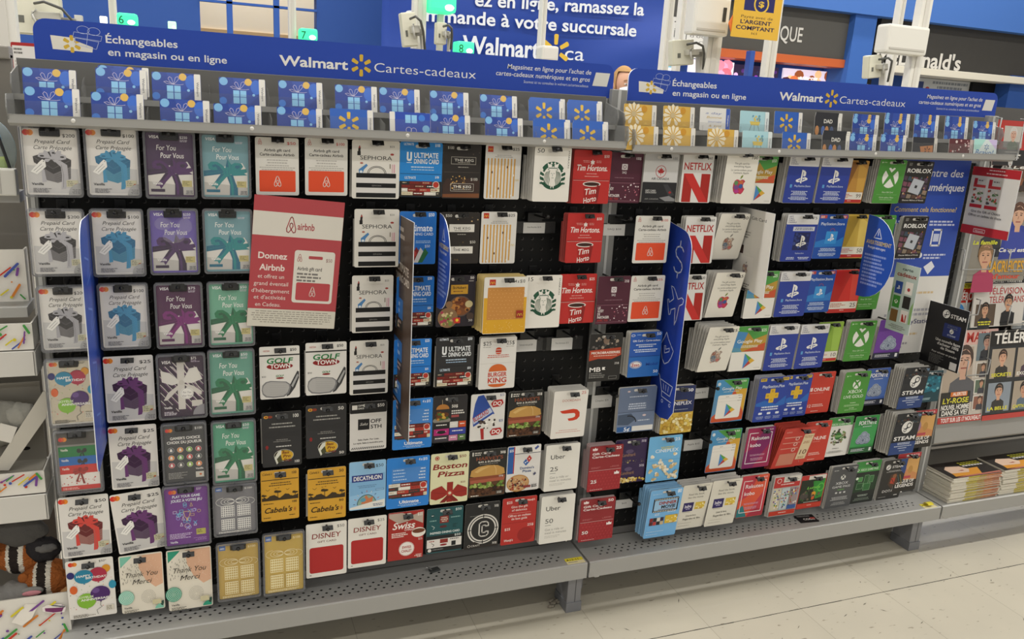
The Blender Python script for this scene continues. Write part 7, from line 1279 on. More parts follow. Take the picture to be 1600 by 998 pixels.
# empty hooks with paper price slips in clear channels
EMPTY = [
    (0.695, 0.750, 0.992, 1.017, 'Starbucks $15', 'just left of the middle coffee cup stack'),
    (0.694, 0.749, 0.700, 0.730, 'Starbucks multi pack $60', 'right of the white burger card'),
    (0.789, 0.846, 0.699, 0.730, 'Tim Hortons $15', 'above the white delivery card'),
    (0.905, 0.964, 0.986, 1.014, 'SAQ $50', 'below the burgundy card'),
    (0.914, 0.973, 0.535, 0.570, 'Cineplex $25', 'over the upper dark red gas stack'),
    (1.015, 1.067, 0.233, 0.260, '$25', 'beside the lower dark red gas stack'),
    (1.216, 1.269, 0.537, 0.568, 'Apple $15', 'right of the navy popcorn card'),
    (1.211, 1.271, 0.385, 0.417, 'Apple $10', 'right of the sky blue popcorn card'),
]
for (x0, x1, z0, z1, txt, where) in EMPTY:
    t = thing('price_slip', 'white paper price slip on an empty hook '+where, 'price slip', ((x0+x1)/2, -.014, z1), group='price slips of empty hooks')
    a = Art(x1-x0, z1-z0, 'dcdad6', t=.0006, r=.0005, kind='paper'); u = 18 if len(txt) > 6 else 36; a.t_(u, 100-u, 50, 15, txt, '5a5856'); a.obj('paper_slip', t)
    m = MB(); m.bb(-(x1-x0)*.9, (x1-x0)*1.0, .002, .010, -(z1-z0)*1.02, .002, clear_mat('channel', '4a4a4a', .55, .15)); q = m.build('clear_channel', t); q['label'] = 'smoky clear channel'
    hk = thing('peg_hook', 'empty black peg hook over the price slip '+where, 'hook', ((x0+x1)/2, 0, z1+.012), group='empty black peg hooks')
    m = MB(); m.bb(-.019, .019, -.018, -.0005, -.010, .012, BLACK, .002); m.build('back_plate', hk)
    m = MB(); m.tube([(0, -.01, .006), (0, -.07, .007), (0, -.088, .012)], .0026, BLACK, 8); m.ball((0, -.09, .013), .005, BLACK, 10, 8); m.build('prong', hk)

# ------------------------------------------------------------------ signs hung among the cards
def d_air(a):
    a.band(11.5, 29.5, 'd9d4ca'); bel(a, 42, 20.5, 6.2, 'a84a50', 1.1); a.t_(49, 68, 23.5, 5, 'airbnb', 'a84a50', .02)
    for i, (s_, u1, b_) in enumerate((('Donnez', 40, .03), ('Airbnb', 38, .03), ('et offrez un', 38, 0), ('grand éventail', 43, 0), ("d'hébergement", 45, 0), ("et d'activités", 41, 0), ('en Cadeau.', 36, 0))):
        a.t_((8, 10, 9, 5, 3, 6, 8)[i], u1, (47, 56, 62.5, 68.5, 74.5, 80, 86)[i]-(0, 0, 1, 2, 3, 4, 5)[i]*.4, (4.6, 4.6, 3, 3, 3, 3, 3)[i], s_, 'e8dad4', b_)
    a.r(48, 39, 94, 80, 'ddd8ce', 3); bel(a, 54, 45, 3, 'b86a6a', .6); a.r(64, 43, 80, 45.4, 'b04a50', 1); a.t_(84, 91, 47, 2.6, '$50', '8a5a5a'); a.t_(52, 80, 54.5, 2.8, 'Airbnb gift card', '3a3636', .01); a.fine(52, 56.5, 84, 3, 2.6, '7a7672'); a.r(52, 64, 91, 78, 'b8484e', 2); bel(a, 71, 71, 4, 'e0cfc8', .8)
    a.band(86, 100, 'd2cdc0'); a.fine(4, 87.5, 96, 6, 1.7, '9a958a', 'c', .4)
(x0, z1), (x1, z0) = (0.089, 1.075), (0.266, 0.807)
a = Art(x1-x0, z1-z0, 'b2484e', t=.003, r=.001); d_air(a); tag(a.obj('promo_sign', loc=((x0+x1)/2+.002, -.093, z1), rot=(0, radians(4.7), 0)), 'big square salmon red sign advertising a gift card, hung crooked', 'sign')
def blade(name, label, pts, x, faceright, col, draw=None, t=.0016, edge='e4e6ea', kind='print', yaw=0, parent=None):
    """a sign standing out from the board; pts are (y, z) corners"""
    ys = [p[0] for p in pts]; zs = [p[1] for p in pts]; y0, y1, z0, z1 = min(ys), max(ys), min(zs), max(zs); w, h = y1-y0, z1-z0; s_ = 1 if faceright else -1
    out = [(s_*(p[0]-(y0+y1)/2), p[1]-z1) for p in pts]
    ar = sum(out[i][0]*out[(i+1) % len(out)][1]-out[(i+1) % len(out)][0]*out[i][1] for i in range(len(out)))
    if ar < 0: out = out[::-1]
    a = Art(w, h, col, t=t, outline=out, edge=edge, kind=kind)
    if draw: draw(a)
    o = a.obj(name, loc=(x, (y0+y1)/2, z1), rot=(0, 0, radians(90 if faceright else -90)+radians(yaw))); return tag(o, label, 'sign')
def arcpts(pts0, cx, cz, ry, rz, a0, a1, n=10): return pts0+[(cx+ry*cos(radians(a0+(a1-a0)*i/n)), cz+rz*sin(radians(a0+(a1-a0)*i/n))) for i in range(n+1)]
WL = 'c8d2ee'
def d_icons(a):
    S = [(72, 12.6), (66, 11), (56, 10.6), (46, 11.5), (43, 13.5), (47, 15.6), (58, 17), (69, 18.4), (73, 20.5), (70, 22.6), (60, 23.6), (48, 23.2), (42, 21.4)]
    a.l(S, 3, WL); a.l([(58, 8), (58, 10.6)], 3, WL); a.l([(58, 23.6), (58, 26)], 3, WL)
    a.l([(92, 35.3), (84, 34.6), (71, 36.1), (58, 32.6), (51, 31.2), (41, 31), (55, 36.8), (40, 39.4), (37, 38), (32, 38.3), (37, 42), (43, 45.5), (48, 44.9), (49, 42.6), (64, 41), (67, 49.3), (73, 46.5), (78, 39), (90, 37.4)], 2, WL, True)
    a.l([(43, 54.5), (52, 57.5), (64, 60), (75.5, 62.3), (70, 66), (61, 69), (47, 71), (36, 69), (30.6, 66.4), (26, 61.6), (36, 58)], 2.2, WL, True); a.l([(39, 62), (43, 65.5), (60, 63.6), (60, 61.8), (46, 63.4), (45, 61.6)], 1.8, WL, True)
    a.l([(22, 77.2), (33, 77.7), (48, 85.2), (81, 85.6), (88, 80), (40, 79.6)], 2, WL); a.l([(52, 81), (55, 84)], 1.6, WL); a.l([(62, 81), (63, 84)], 1.6, WL); a.l([(73, 81), (72, 84)], 1.6, WL); a.l([(48, 85.2), (50, 88), (88, 88.3)], 2, WL); a.ring(54, 90.2, 4, 1.4, WL, n=12); a.ring(84, 90.2, 4, 1.4, WL, n=12)
def d_warn(a, flip=False):
    a.l([(40, 14), (52, 26), (28, 26)], 2, 'd8dcec', True); a.l([(40, 18), (40, 23)], 2, 'd8dcec'); a.t_(6, 86, 34, 4.6, 'AVERTISSEMENT', 'd8c070', .01); a.t_(14, 70, 39, 3, 'Protégez votre argent', 'd8dcec', .01); a.fine(8, 46, 80, 9, 4.4, '8a9cd4')
def d_left(a):
    for v in (14, 34, 56, 78): a.l([(20, v), (44, v+3), (30, v+9)], 2, '5a78c8'); a.l([(24, v+11), (60, v+8)], 1.4, '5a78c8')
def d_brown(a):
    a.fine(14, 5, 70, 2, 3.2, 'c8bcb0'); a.t_(12, 80, 24, 3.4, 'ULTIMATE', 'c8bcb0', .02); a.t_(12, 84, 28.5, 3.0, 'DINING CARD', 'c8bcb0', .02)
    for v in (36, 55, 74): a.r(8, v, 54, v+9, '3a78c4'); a.fine(12, v+2, 44, 2, 3, 'b8d2ee'); a.r(8, v+9, 54, v+14, '2a2622'); a.fine(10, v+10, 52, 2, 2.2, 'c8a898')
    a.fine(10, 92, 60, 2, 1.6, 'a89c90')
def d_cad(a): a.t_(30, 74, 9, 4, 'carte', '3a4a4a', .02); a.t_(12, 92, 18, 6, 'cadeaux', '8a2a24', .04); [a.r(u, v, u+30, v+18, c) for u, v, c in ((12, 26, '2a4a98'), (54, 24, 'e4e0da'), (12, 47, '3f8a3a'), (54, 45, '2a2a2a'), (12, 68, '7a5a34'), (54, 66, 'ddd8d2'))]; a.e(69, 35, 6, 'a83a3a'); ps(a, 27, 35, 7, 'dfe2ea'); xball(a, 27, 56, 7, '3f8a3a'); a.p([(60, 72), (64, 72), (74, 83), (74, 72), (78, 72), (78, 83), (70, 83), (60, 83)], 'a8261f'); a.fine(14, 90, 84, 3, 2.6, '8a8a84', 'c'); a.p([(2, 40), (10, 34), (10, 70), (2, 76)], '7aa06a'); a.p([(88, 60), (98, 50), (98, 84), (90, 84)], '8ab070')
def d_valve(a): valve(a, 46, 14, 9); a.t_(58, 95, 18, 6, 'STEAM', 'dcd8d4', .03); a.r(46, 28, 88, 50, '24306a', 2); a.fine(52, 30, 82, 2, 3, '5a6078', 'c'); valve(a, 67, 39, 5); a.t_(58, 78, 47, 2.6, 'STEAM', 'b8c0d8', .02); a.t_(32, 94, 59, 4.2, 'Une nouvelle façon', 'd0ccc8', .02); a.t_(38, 92, 65, 4.2, "d'acheter 100$", 'd0ccc8', .02); a.t_(48, 84, 71, 4.2, 'de Steam', 'd0ccc8', .02); a.t_(28, 92, 79, 3, 'Pour acheter un produit', 'b8b4b0', .02); a.fine(24, 82, 66, 7, 2.2, '6a6866'); a.r(78, 86, 95, 98, 'c8c4c0')
def d_nin(a): a.band(0, 13, 'b02c30'); a.fine(30, 3, 74, 1, 3, 'e8c8c4', 'c'); a.fine(20, 8, 84, 1, 3, 'e8c8c4', 'c'); [(a.r(u, 17, u+26, 60, 'c8c4be'), a.r(u, 17, u+7, 26, 'b02c30'), a.fine(u+9, 19, u+24, 1, 3, '6a6660'), a.r(u, 26, u+26, 30, 'b83a38'), dotsr(a, 26, u+3, 33, u+23, 52, ['6a5a4a', 'b0483a', '5a7a4a', 'd8d0c4', '3a3a44', 'c8a848'], 1.6, 3, 5), a.r(u, 55, u+26, 60, 'b02c30')) for u in (8, 40)]; a.t_(14, 76, 67, 3.6, 'Give the Gift of Choice', '3a3634', .005); a.t_(10, 80, 73, 3.6, 'Offrez un cadeau de choix', '3a3634', .005); a.band(87, 100, 'b02c30'); a.l([(28, 91), (52, 91), (52, 96), (28, 96)], 1, 'e8d0cc', True); a.t_(31, 49, 95, 2.6, 'Nintendo', 'e8d0cc', .01)
def d_appl(a): a.t_(38, 80, 12, 3.4, 'Gift Card', '2a2a2a', .005); a.r(12, 24, 46, 52, 'd2cfc8'); a.fine(16, 27, 42, 3, 3, '8a8680'); a.r(14, 44, 26, 54, '4a3a34'); a.r(24, 56, 58, 84, 'dcd8d2'); apple(a, 38, 70, 9, ['a8988c', 'b08a7a', '8a7a84', 'c8b8a8'], '8a8a84'); a.fine(4, 88, 60, 4, 2.6, '7a7672')
# left thin blade
yf = 1.535-1.76; (_, zt), (_, zb) = (-0.194, 1.042), (-0.207, 0.575)
pts = [(-.022, zt-.004), (-.022, zb+.012), (-.04, zb+.004)] + arcpts([], yf+.02, zb+.02, .02, .02, 270, 180, 5) + arcpts([], yf+.05, zt-.05, .05, .05, 180, 90, 7)
blade('blade_sign', 'tall thin blue blade sign between the first two card columns', pts, -.2045, True, '2a48a4', d_left)
# brown blade
(_, zt), (_, zt2), (_, zb), (_, zb2) = (0.396, 1.043), (0.396, 1.039), (0.387, 0.569), (0.381, 0.543)
blade('blade_sign', 'tall brown blade sign between lipstick cards and blue dining cards', [(-.025, zt2), (-.025, zb2), (1.565-1.76, zb), (1.565-1.76, zt)], .389, False, '4a3a30', d_brown)
# small half-round blue blade
def halfround(y0, y1, z0, z1, n=16): return [(y0, z1)]+[(y0-(y0-y1)*sin(pi*i/n)**.8, z1-(z1-z0)*(1-cos(pi*i/n))/2) for i in range(1, n)]+[(y0, z0)]
(_, zt), (_, zb) = (0.470, 1.048), (0.470, 0.839)
blade('blade_sign', 'half-round blue warning blade beside the steakhouse cards', halfround(-.088, -.180, zb, zt), .4715, False, '2c4ea8', d_warn)
# big blue blade
(_, zt), (_, zc_), (_, zb), (_, zr) = (1.084, 1.026), (1.085, 1.010), (1.103, 0.525), (1.103, 0.518)
yf = 1.617-1.76
pts = [(-.024, zt), (-.024, zr+.004), (-.06, zb+.004), (-.085, zb), (yf+.02, zb+.008), (yf, zb+.035)] + arcpts([], yf+.05, zc_-.045, .05, .05, 180, 95, 7)
blade('blade_sign', 'big blue blade sign with dollar, plane, shield and cart outlines', pts, 1.078, False, '2340a4', d_icons)
(_, zt), (_, zb) = (1.637, 1.055), (1.649, 0.834)
blade('blade_sign', 'half-round blue warning blade in front of green console cards', halfround(-.088, 1.564-1.76, zb, zt), 1.653, False, '2850ac', d_warn)
(_, zt), (_, zb) = (1.776, 0.924), (1.750, 0.736)
blade('hanging_leaflet', 'pale green leaflet showing six small gift cards, standing out', [(-.088, zt), (-.088, zb), (1.589-1.76, zb), (1.589-1.76, zt)], 1.779, False, 'b4c2bc', d_cad)
(_, zt), (_, zb) = (1.999, 0.792), (2.010, 0.608)
blade('blade_sign', 'black blade sign with white valve emblem before the magazines', [(-.02, zt), (-.02, zb), (1.603-1.76, zb), (1.603-1.76, zt)], 2.010, False, '1e1d1f', d_valve)
(_, zt), (_, zb) = (2.068, 1.188), (2.072, 0.997)
blade('blade_sign', 'white and red leaflet sign showing two game cards, upper right', [(-.02, zt), (-.02, zb), (1.588-1.76, zb), (1.588-1.76, zt)], 2.075, False, 'd4cfc8', d_nin)
(_, zt), (_, zb) = (1.288, 1.063), (1.283, 0.843)
o = blade('hanging_leaflet', 'pale grey paper sign with small apple card, leaning at top', [(-.02, zt), (-.02, zb+.03), (1.60-1.76, zb+.005), (1.60-1.76, zt)], 1.2905, False, 'd6d3cc', d_appl)

# poster fixed flat at the right end
(x0, z1), (x1, z0) = (1.796, 1.203), (2.066, 0.630)
def d_centre(a):
    a.band(0, 59, '2f4fae'); a.t_(30, 92, 8.5, 3.6, 'Centre des', 'e4e6ee', .01, .1); a.t_(2, 97, 15.5, 3.6, 'cartes numériques', 'e4e6ee', .02, .1); a.t_(5, 92, 26, 2.4, 'Comment cela fonctionne?', 'd8c070', .01, .1)
    for u, v in ((6, 31), (50, 31), (6, 48), (50, 48)): a.e(u+2, v, 3, 'e4e6ee'); a.fine(u+7, v-.6, u+46, 2, 1.6, 'c8d0ec')
    a.l([(64, 35), (76, 35), (76, 43), (64, 43)], 2, 'e4e6ee', True); a.r(66, 37, 74, 41, 'c8d0ec'); a.r(22, 36, 32, 42, 'e4e6ee', 2); a.p([(60, 54), (70, 51), (76, 54), (68, 58)], 'e4e6ee')
    a.fine(24, 67, 90, 1, 2, 'd0b890', 'c'); a.fine(10, 76, 92, 2, 2.4, 'a8a8b0', 'c'); a.t_(46, 88, 84, 2.4, 'PlayStation', '4a4a70', .01); a.fine(20, 89, 70, 1, 2, 'd0b890')
    a.fine(10, 94, 60, 2, 2, '9a98a0')
a = Art(x1-x0, z1-z0, 'dcdad6', t=.003, r=.001); d_centre(a); tag(a.obj('instruction_poster', loc=((x0+x1)/2, -.016, z1)), 'tall blue and white instruction poster at the right end of cards', 'poster')

# small things on the shelves
(x0, z1), (x1, z0) = (0.847, 0.144), (0.913, 0.105)
def sticker(x, y, label, rz=0, curl=False):
    a = Art(.05, .026, 'd8c83a', t=.0004, r=.0005, kind='paper'); a.r(0, 52, 100, 100, 'dcd2a8'); a.t_(6, 74, 44, 26, 'A13-11', '3a3620', .01); a.fine(8, 68, 80, 1, 14, '5a5640')
    o = a.obj('shelf_sticker', loc=(x, y, .1508), rot=(radians(-88), 0, radians(rz))); tag(o, label, 'sticker', 'yellow shelf stickers')
    if curl:
        m = MB(); m.add([(-.012+.001*i, .001*j, -.006-.002*0) for i in range(1) for j in range(1)], [], M('d8c83a', 'paper')); vs = []
        for i in range(7):
            for j in range(2): vs.append((-.010+.022*j, -.0015-.009*sin(i/6*pi*.8), -.012+.012*cos(i/6*pi*.8)))
        m.add(vs, [(2*i, 2*i+1, 2*i+3, 2*i+2) for i in range(6)], M('d8c83a', 'paper'), True); q = m.build('curled_corner', o)
sticker(.862, -.085, 'yellow location sticker on the left base shelf at the seam'); sticker(2.075, -.088, 'curling yellow location sticker at right end of the shelf', 0, True)
t = thing('clip', 'small dark clip lying on the left base shelf', 'clip', (.50, -.048, .1505), (0, 0, .25))
m = MB(); m.box((0, 0, .0025), (.026, .016, .004), M('3c3e3e', 'plastic'), .001); m.build('clip_body', t); m = MB(); m.box((-.012, .004, .008), (.010, .012, .0014), M('6a6a68', 'plastic'), .0004, Matrix.Rotation(.6, 4, 'Y')); m.tube([(-.016, .006, .010), (-.02, .006, .012)], .001, M('c8c8c8', 'steel')); m.build('clip_tongue', t)
a = Art(.062, .04, '1f1d1e', t=.0012, r=.001); a.t_(30, 90, 70, 22, 'CODE', 'd8d4d0', .02); a.fine(10, 12, 80, 2, 10, '8a8684'); a.r(70, 40, 95, 60, 'a84a44')
tag(a.obj('leaflet', loc=(1.63, -.052, .1525), rot=(radians(-87), 0, radians(-6))), 'black folded leaflet lying on the right base shelf', 'leaflet')
m = MB(); q = random.Random(2)
for i in range(9): m.ball((.83+q.uniform(-.016, .016), -.06+q.uniform(-.012, .012), .004+q.random()*.004), (.006+q.random()*.004, .005, .004), M('7d766a', 'cloth'), 7, 5)
tag(m.build('dust_clump'), 'grey dust clump on the floor beside the shelf leg', 'dust', kind='stuff')

# ------------------------------------------------------------------ magazine rack on the right
WIRE = M('9c9c9a', 'steel')
t = thing('magazine_rack', 'grey magazine rack with sloped front at the right end', 'rack', (0, 0, 0))
m = MB(); m.bb(2.146, 3.3, .10, .12, .16, 1.36, M('5a5856', 'steel')); m.build('back_panel', t)
(_, zt) = (2.246, 0.399); (_, zb2) = (2.256, 0.317)
m = MB(); m.profx([(.10, zt+.0), (-.008, zt), (-.018, zb2), (-.008, zb2-.010), (.0, zb2), (.004, zt-.012), (.10, zt-.012)], 2.146, 3.3, STEEL); m.build('shelf_front', t)
m = MB(); m.bb(2.16, 3.3, -.0, .10, zb2-.03, zb2-.022, M('8a8884', 'steel')); m.build('under_tray', t)
def person_pic(a, u, v, s, hair, skin, coat, k=None):
    k = a.w/a.h; a.p([(u-s*1.3, v+s*3.0*k), (u-s*1.15, v+s*1.5*k), (u-s*.4, v+s*1.1*k), (u+s*.4, v+s*1.1*k), (u+s*1.15, v+s*1.5*k), (u+s*1.3, v+s*3.0*k)], coat); a.r(u-s*.3, v+s*.5*k, u+s*.3, v+s*1.3*k, skin); a.e(u, v-s*.25*k, s*.86, hair, rv=s*1.0); a.e(u, v, s*.68, skin, rv=s*.92)
    a.e(u-s*.28, v-s*.12*k, s*.13, '5a4438', rv=s*.055); a.e(u+s*.28, v-s*.12*k, s*.13, '5a4438', rv=s*.055); a.l([(u-s*.42, v-s*.26*k), (u-s*.16, v-s*.3*k)], s*.06, hair); a.l([(u+s*.16, v-s*.3*k), (u+s*.42, v-s*.26*k)], s*.06, hair); a.p([(u-s*.68, v-s*.1*k), (u-s*.5, v-s*.75*k), (u+s*.1, v-s*.9*k), (u+s*.62, v-s*.5*k), (u+s*.68, v-s*.1*k), (u+s*.5, v-s*.5*k), (u-s*.1, v-s*.55*k), (u-s*.5, v-s*.42*k)], hair); a.l([(u-s*.25, v+s*.45*k), (u+s*.25, v+s*.45*k)], s*.1, 'a05a50'); a.l([(u, v), (u-s*.05, v+s*.2*k)], s*.08, 'a87a60')
def magazine(label, p0, p1, y, col, draw, tilt=-6, t=.004):
    (x0, z1), (x1, z0) = p0, p1; a = Art(x1-x0, z1-z0, col, t=t, r=.0008, kind='gloss', edge='d0ccc4'); draw(a)
    o = a.obj('magazine', loc=((x0+x1)/2, y, z1), rot=(radians(tilt), 0, 0)); return tag(o, label, 'magazine', 'magazines in the rack')
def pg(seed, title, tcol, band_, subs=3):
    def d(a):
        q = random.Random(seed); a.band(0, 17, band_); a.t_(5, 95, 14, 11, title, tcol, .04)
        for i in range(3):
            for j in range(2):
                u0, v0 = 4+i*32, 20+j*38; a.r(u0, v0, u0+29, v0+33, q.choice(['8a94a0', 'a89a8a', '7a8a94', 'b0a8a0', '6a7480'])); person_pic(a, u0+14, v0+10, 6.4, q.choice(['2a2220', '6a4a30', '3a2a24', 'a8845a']), q.choice(['d0a084', 'c8967a']), q.choice(['2a2c34', '4a3a4a', '5a6a7a', '2c2a2a']))
                a.t_(u0+2, u0+27, v0+31, 3.6, q.choice(['EXCLUSIF', 'CAPTIVANTE', 'LA BELLE', 'SECRETS']), q.choice(['e0d83a', 'e8e4dc']), .04)
        a.band(94, 100, 'b83a34')
    return d
def d_queen(a):
    a.r(24, 12, 76, 60, 'b8b4ac'); person_pic(a, 50, 30, 12, 'c8c4c0', 'c8a08c', '4a7a34'); a.band(64, 100, '1f1c1a'); a.fine(20, 68, 80, 3, 6, 'e4e0d8', 'c'); person_pic(a, 50, 92, 9, '2a2624', 'c0c0bc', '8a8a84')
magazine('red royal magazine with portrait of a grey haired woman', (2.161, 1.321), (2.308, 1.191), 0.009, 'b0322a', d_queen)
magazine('dark food magazine half hidden at upper right edge', (2.291, 1.292), (2.498, 1.113), 0.049, '3a2a20', lambda a: (dotsr(a, 20, 5, 20, 90, 90, ['7a4a2a', 'a06a3a', '5a3a24', '2a1c14'], 8, 14, 3), a.t_(6, 60, 62, 6, 'Les f', 'e8e4dc', .02, .2)))
def d_ric(a): a.t_(12, 130, 13, 12, 'RICARDO', 'ece8e2', .05) if 0 else a.t_(6, 94, 14, 12, 'RICARDO', 'ece8e2', .05); a.r(0, 20, 100, 100, '8a3a34'); a.e(60, 60, 34, 'c8b8a8'); dotsr(a, 24, 40, 46, 80, 76, ['b0483a', 'd8c8a0', '6a7a3a'], 4, 9, 3)
magazine('dark cooking magazine above the red and white leaflet sign', (2.190, 1.197), (2.487, 1.017), 0.079, '241f22', d_ric)
def d_face(a): a.r(0, 0, 100, 100, 'b8aea6'); person_pic(a, 55, 28, 34, '3a2a22', 'd0a288', '2a2624'); a.p([(0, 88), (60, 60), (100, 100), (0, 100)], '2a221c'); a.t_(4, 90, 97, 6, 'CANADA', 'c84a34', .05); a.r(60, 78, 98, 86, 'c8c83a')
magazine('magazine with pale face close-up under the red leaflet sign', (2.112, 1.037), (2.253, 0.845), 0.049, 'b8aea6', d_face)
def d_sac(a):
    a.r(0, 0, 100, 100, '8a8478'); person_pic(a, 34, 22, 15, '3a3028', 'c8987c', '2a2a30'); a.p([(58, 20), (96, 30), (98, 70), (50, 72)], '2c3a90'); person_pic(a, 78, 16, 15, '5a3a28', 'd0a488', '34429a'); person_pic(a, 28, 68, 15, '8a6a48', 'd0a080', 'a83a5a'); a.t_(4, 46, 52, 5, 'La famille', 'd8d83a', .03, .2); a.t_(50, 96, 62, 5, 'Ce qui est', 'e8e4dc', .03, .2); a.t_(36, 97, 88, 14, 'SACRIFICES', 'd8a02c', .07); a.t_(44, 92, 97, 6, "d'amour", 'd84a2c', .05)
magazine('magazine with woman in blue and yellow SACRIFICES headline', (2.147, 1.077), (2.389, 0.842), 0.014, '8a8478', d_sac)
magazine('silver grey magazine at the far right edge, middle tier', (2.346, 1.111), (2.605, 0.830), 0.049, '9a948e', lambda a: (person_pic(a, 45, 26, 22, '3a2a24', 'c8a08c', '6a6a70'), a.t_(10, 90, 90, 8, 'Q', '4a3a5a', .03) if 0 else a.fine(10, 84, 90, 3, 5, '4a4a50')))
def d_tel(a): a.band(0, 12, 'd8d03a'); a.t_(4, 92, 10, 7, 'SÉRIES INTERNATIONALES', '2a2a24', .02); a.band(12, 44, 'b83028'); a.t_(4, 96, 38, 17, 'TÉLÉROMANS', 'f0e8e4', .04); a.e(22, 62, 14, '3a7ab8'); a.fine(14, 58, 30, 3, 5, 'e8eef4', 'c'); person_pic(a, 66, 62, 20, '4a3428', 'd0a488', '5a6a70'); a.r(2, 72, 14, 90, 'd8d03a')
magazine('magazine with red title band and smiling man, middle row left', (2.143, 0.829), (2.303, 0.690), 0.029, 'b4b8b8', d_tel)
magazine('grey blue magazine at the far right edge, below the yellow headline', (2.408, 0.838), (2.629, 0.679), .02, '8d9296', lambda a: (person_pic(a, 40, 34, 17, '4a4038', 'c8a08c', '5a6068'), a.t_(8, 92, 14, 10, 'LUNDI', '4a3a5a', .02), a.fine(10, 84, 90, 2, 6, 'd8d4cc')))
def d_tel2(a): a.band(0, 10, '1f1d1e'); a.t_(10, 90, 8, 5.5, 'TÉLÉRÉALITÉS · VARIÉTÉS', 'e4e0da', .01); a.t_(26, 98, 32, 13, 'TÉLÉVISION', 'a82a2a', .01); a.t_(30, 98, 50, 13, 'TÉLÉROMANS', 'a82a2a', .01); a.r(6, 52, 44, 98, '5a4a3c'); person_pic(a, 24, 64, 9, '2a221e', 'c89a7c', '24262c'); a.fine(8, 88, 42, 2, 5, 'd8d03a', 'c'); person_pic(a, 68, 50, 10, '1f1a18', 'c8987a', '1f1f22'); a.r(56, 72, 82, 99, '1f1f22')
magazine('pale magazine with dark suited man, middle row centre', (2.211, 0.845), (2.433, 0.694), 0.009, 'cfcac4', d_tel2)
magazine('dark magazine strip behind the black valve sign', (2.271, 0.704), (2.391, 0.561), 0.069, '2a2624', lambda a: (a.t_(6, 90, 26, 14, 'NOIR', 'd8d03a', .03), person_pic(a, 50, 60, 18, '1a1816', 'b88a70', '2a2a2e')))
magazine('black magazine with bold white title, back of the lower tier', (2.334, 0.698), (2.696, 0.547), 0.059, '1c1a1b', lambda a: a.t_(4, 96, 60, 30, 'TÉLÉROMANS', 'ece8e2', .05))
def d_aler(a): a.band(0, 16, 'd8b0a8'); a.t_(40, 96, 13, 10, 'MAINE', 'b03028', .04); a.p([(2, 20), (56, 18), (60, 80), (2, 80)], 'b0a090'); person_pic(a, 40, 34, 20, '4a3a34', 'd0a690', '5a5a60'); 
def d_aler2(a):
    d_aler(a); a.r(62, 4, 98, 34, '6a7880'); person_pic(a, 80, 14, 9, '2a2a2a', 'b89080', '2a2c34')
    for k in range(3): a.r(64, 36+k*18, 96, 52+k*18, 'dcd8d0'); a.r(66, 37+k*18, 94, 51+k*18, ['7a6a5a', '5a6a5a', '8a5a4a'][k]); person_pic(a, 78, 41+k*18, 5, '3a2a24', 'c8987c', '3a3a44')
    a.r(2, 66, 58, 92, '22201f'); a.r(20, 66, 52, 71, 'd8742c'); a.t_(24, 50, 70, 3.4, 'ALERTES', 'f0e8e0', .03); a.t_(6, 56, 78, 5.4, 'LY-ROSE', 'd8d03a', .04, .1); a.t_(4, 58, 85, 5, "NOUVEL HOMME", 'f0ece6', .04, .1); a.t_(6, 56, 91, 5, 'DANS SA VIE?', 'f0ece6', .04, .1); a.band(93, 100, 'b03028'); a.t_(6, 90, 98.6, 4.4, 'TOUT SUR LES 17 NOUVEAUTÉS', 'f0e8e4', .03)
magazine('magazine with orange alert label and white headline, lower left', (2.127, 0.684), (2.348, 0.386), 0.004, 'c8beb4', d_aler2)
magazine('magazine with black title band and six small portraits, lower right', (2.313, 0.677), (2.668, 0.384), -0.001, '22262c', pg(4, 'TÉLÉROMANS', 'ece8e2', '1c1a1b'))
# wire holders
for i, (p0, p1, lab) in enumerate((((2.096, 0.945), (2.215, 0.885), 'wire magazine holder in front of the yellow headline magazine'), ((2.286, 0.943), (2.450, 0.881), 'wire magazine holder at the right edge, middle tier'), ((2.145, 0.789), (2.203, 0.743), 'short wire magazine holder beside the smiling man magazine'), ((2.340, 0.767), (2.522, 0.706), 'wire magazine holder right of the suited man'), ((2.207, 0.593), (2.300, 0.545), 'wire magazine holder between the two lower magazines'), ((2.133, 1.326), (2.227, 1.210), 'wire holder around the royal magazine at the top'))):
    (x0, z1), (x1, z0) = p0, p1; y = -.030; m = MB(); m.tube([(x0, y+.015, z1), (x0, y, z1), (x0, y, z0), (x1, y, z0), (x1, y, z1), (x1, y+.015, z1)], .0022, WIRE, 6); tag(m.build('wire_holder'), lab, 'wire holder', 'wire magazine holders')
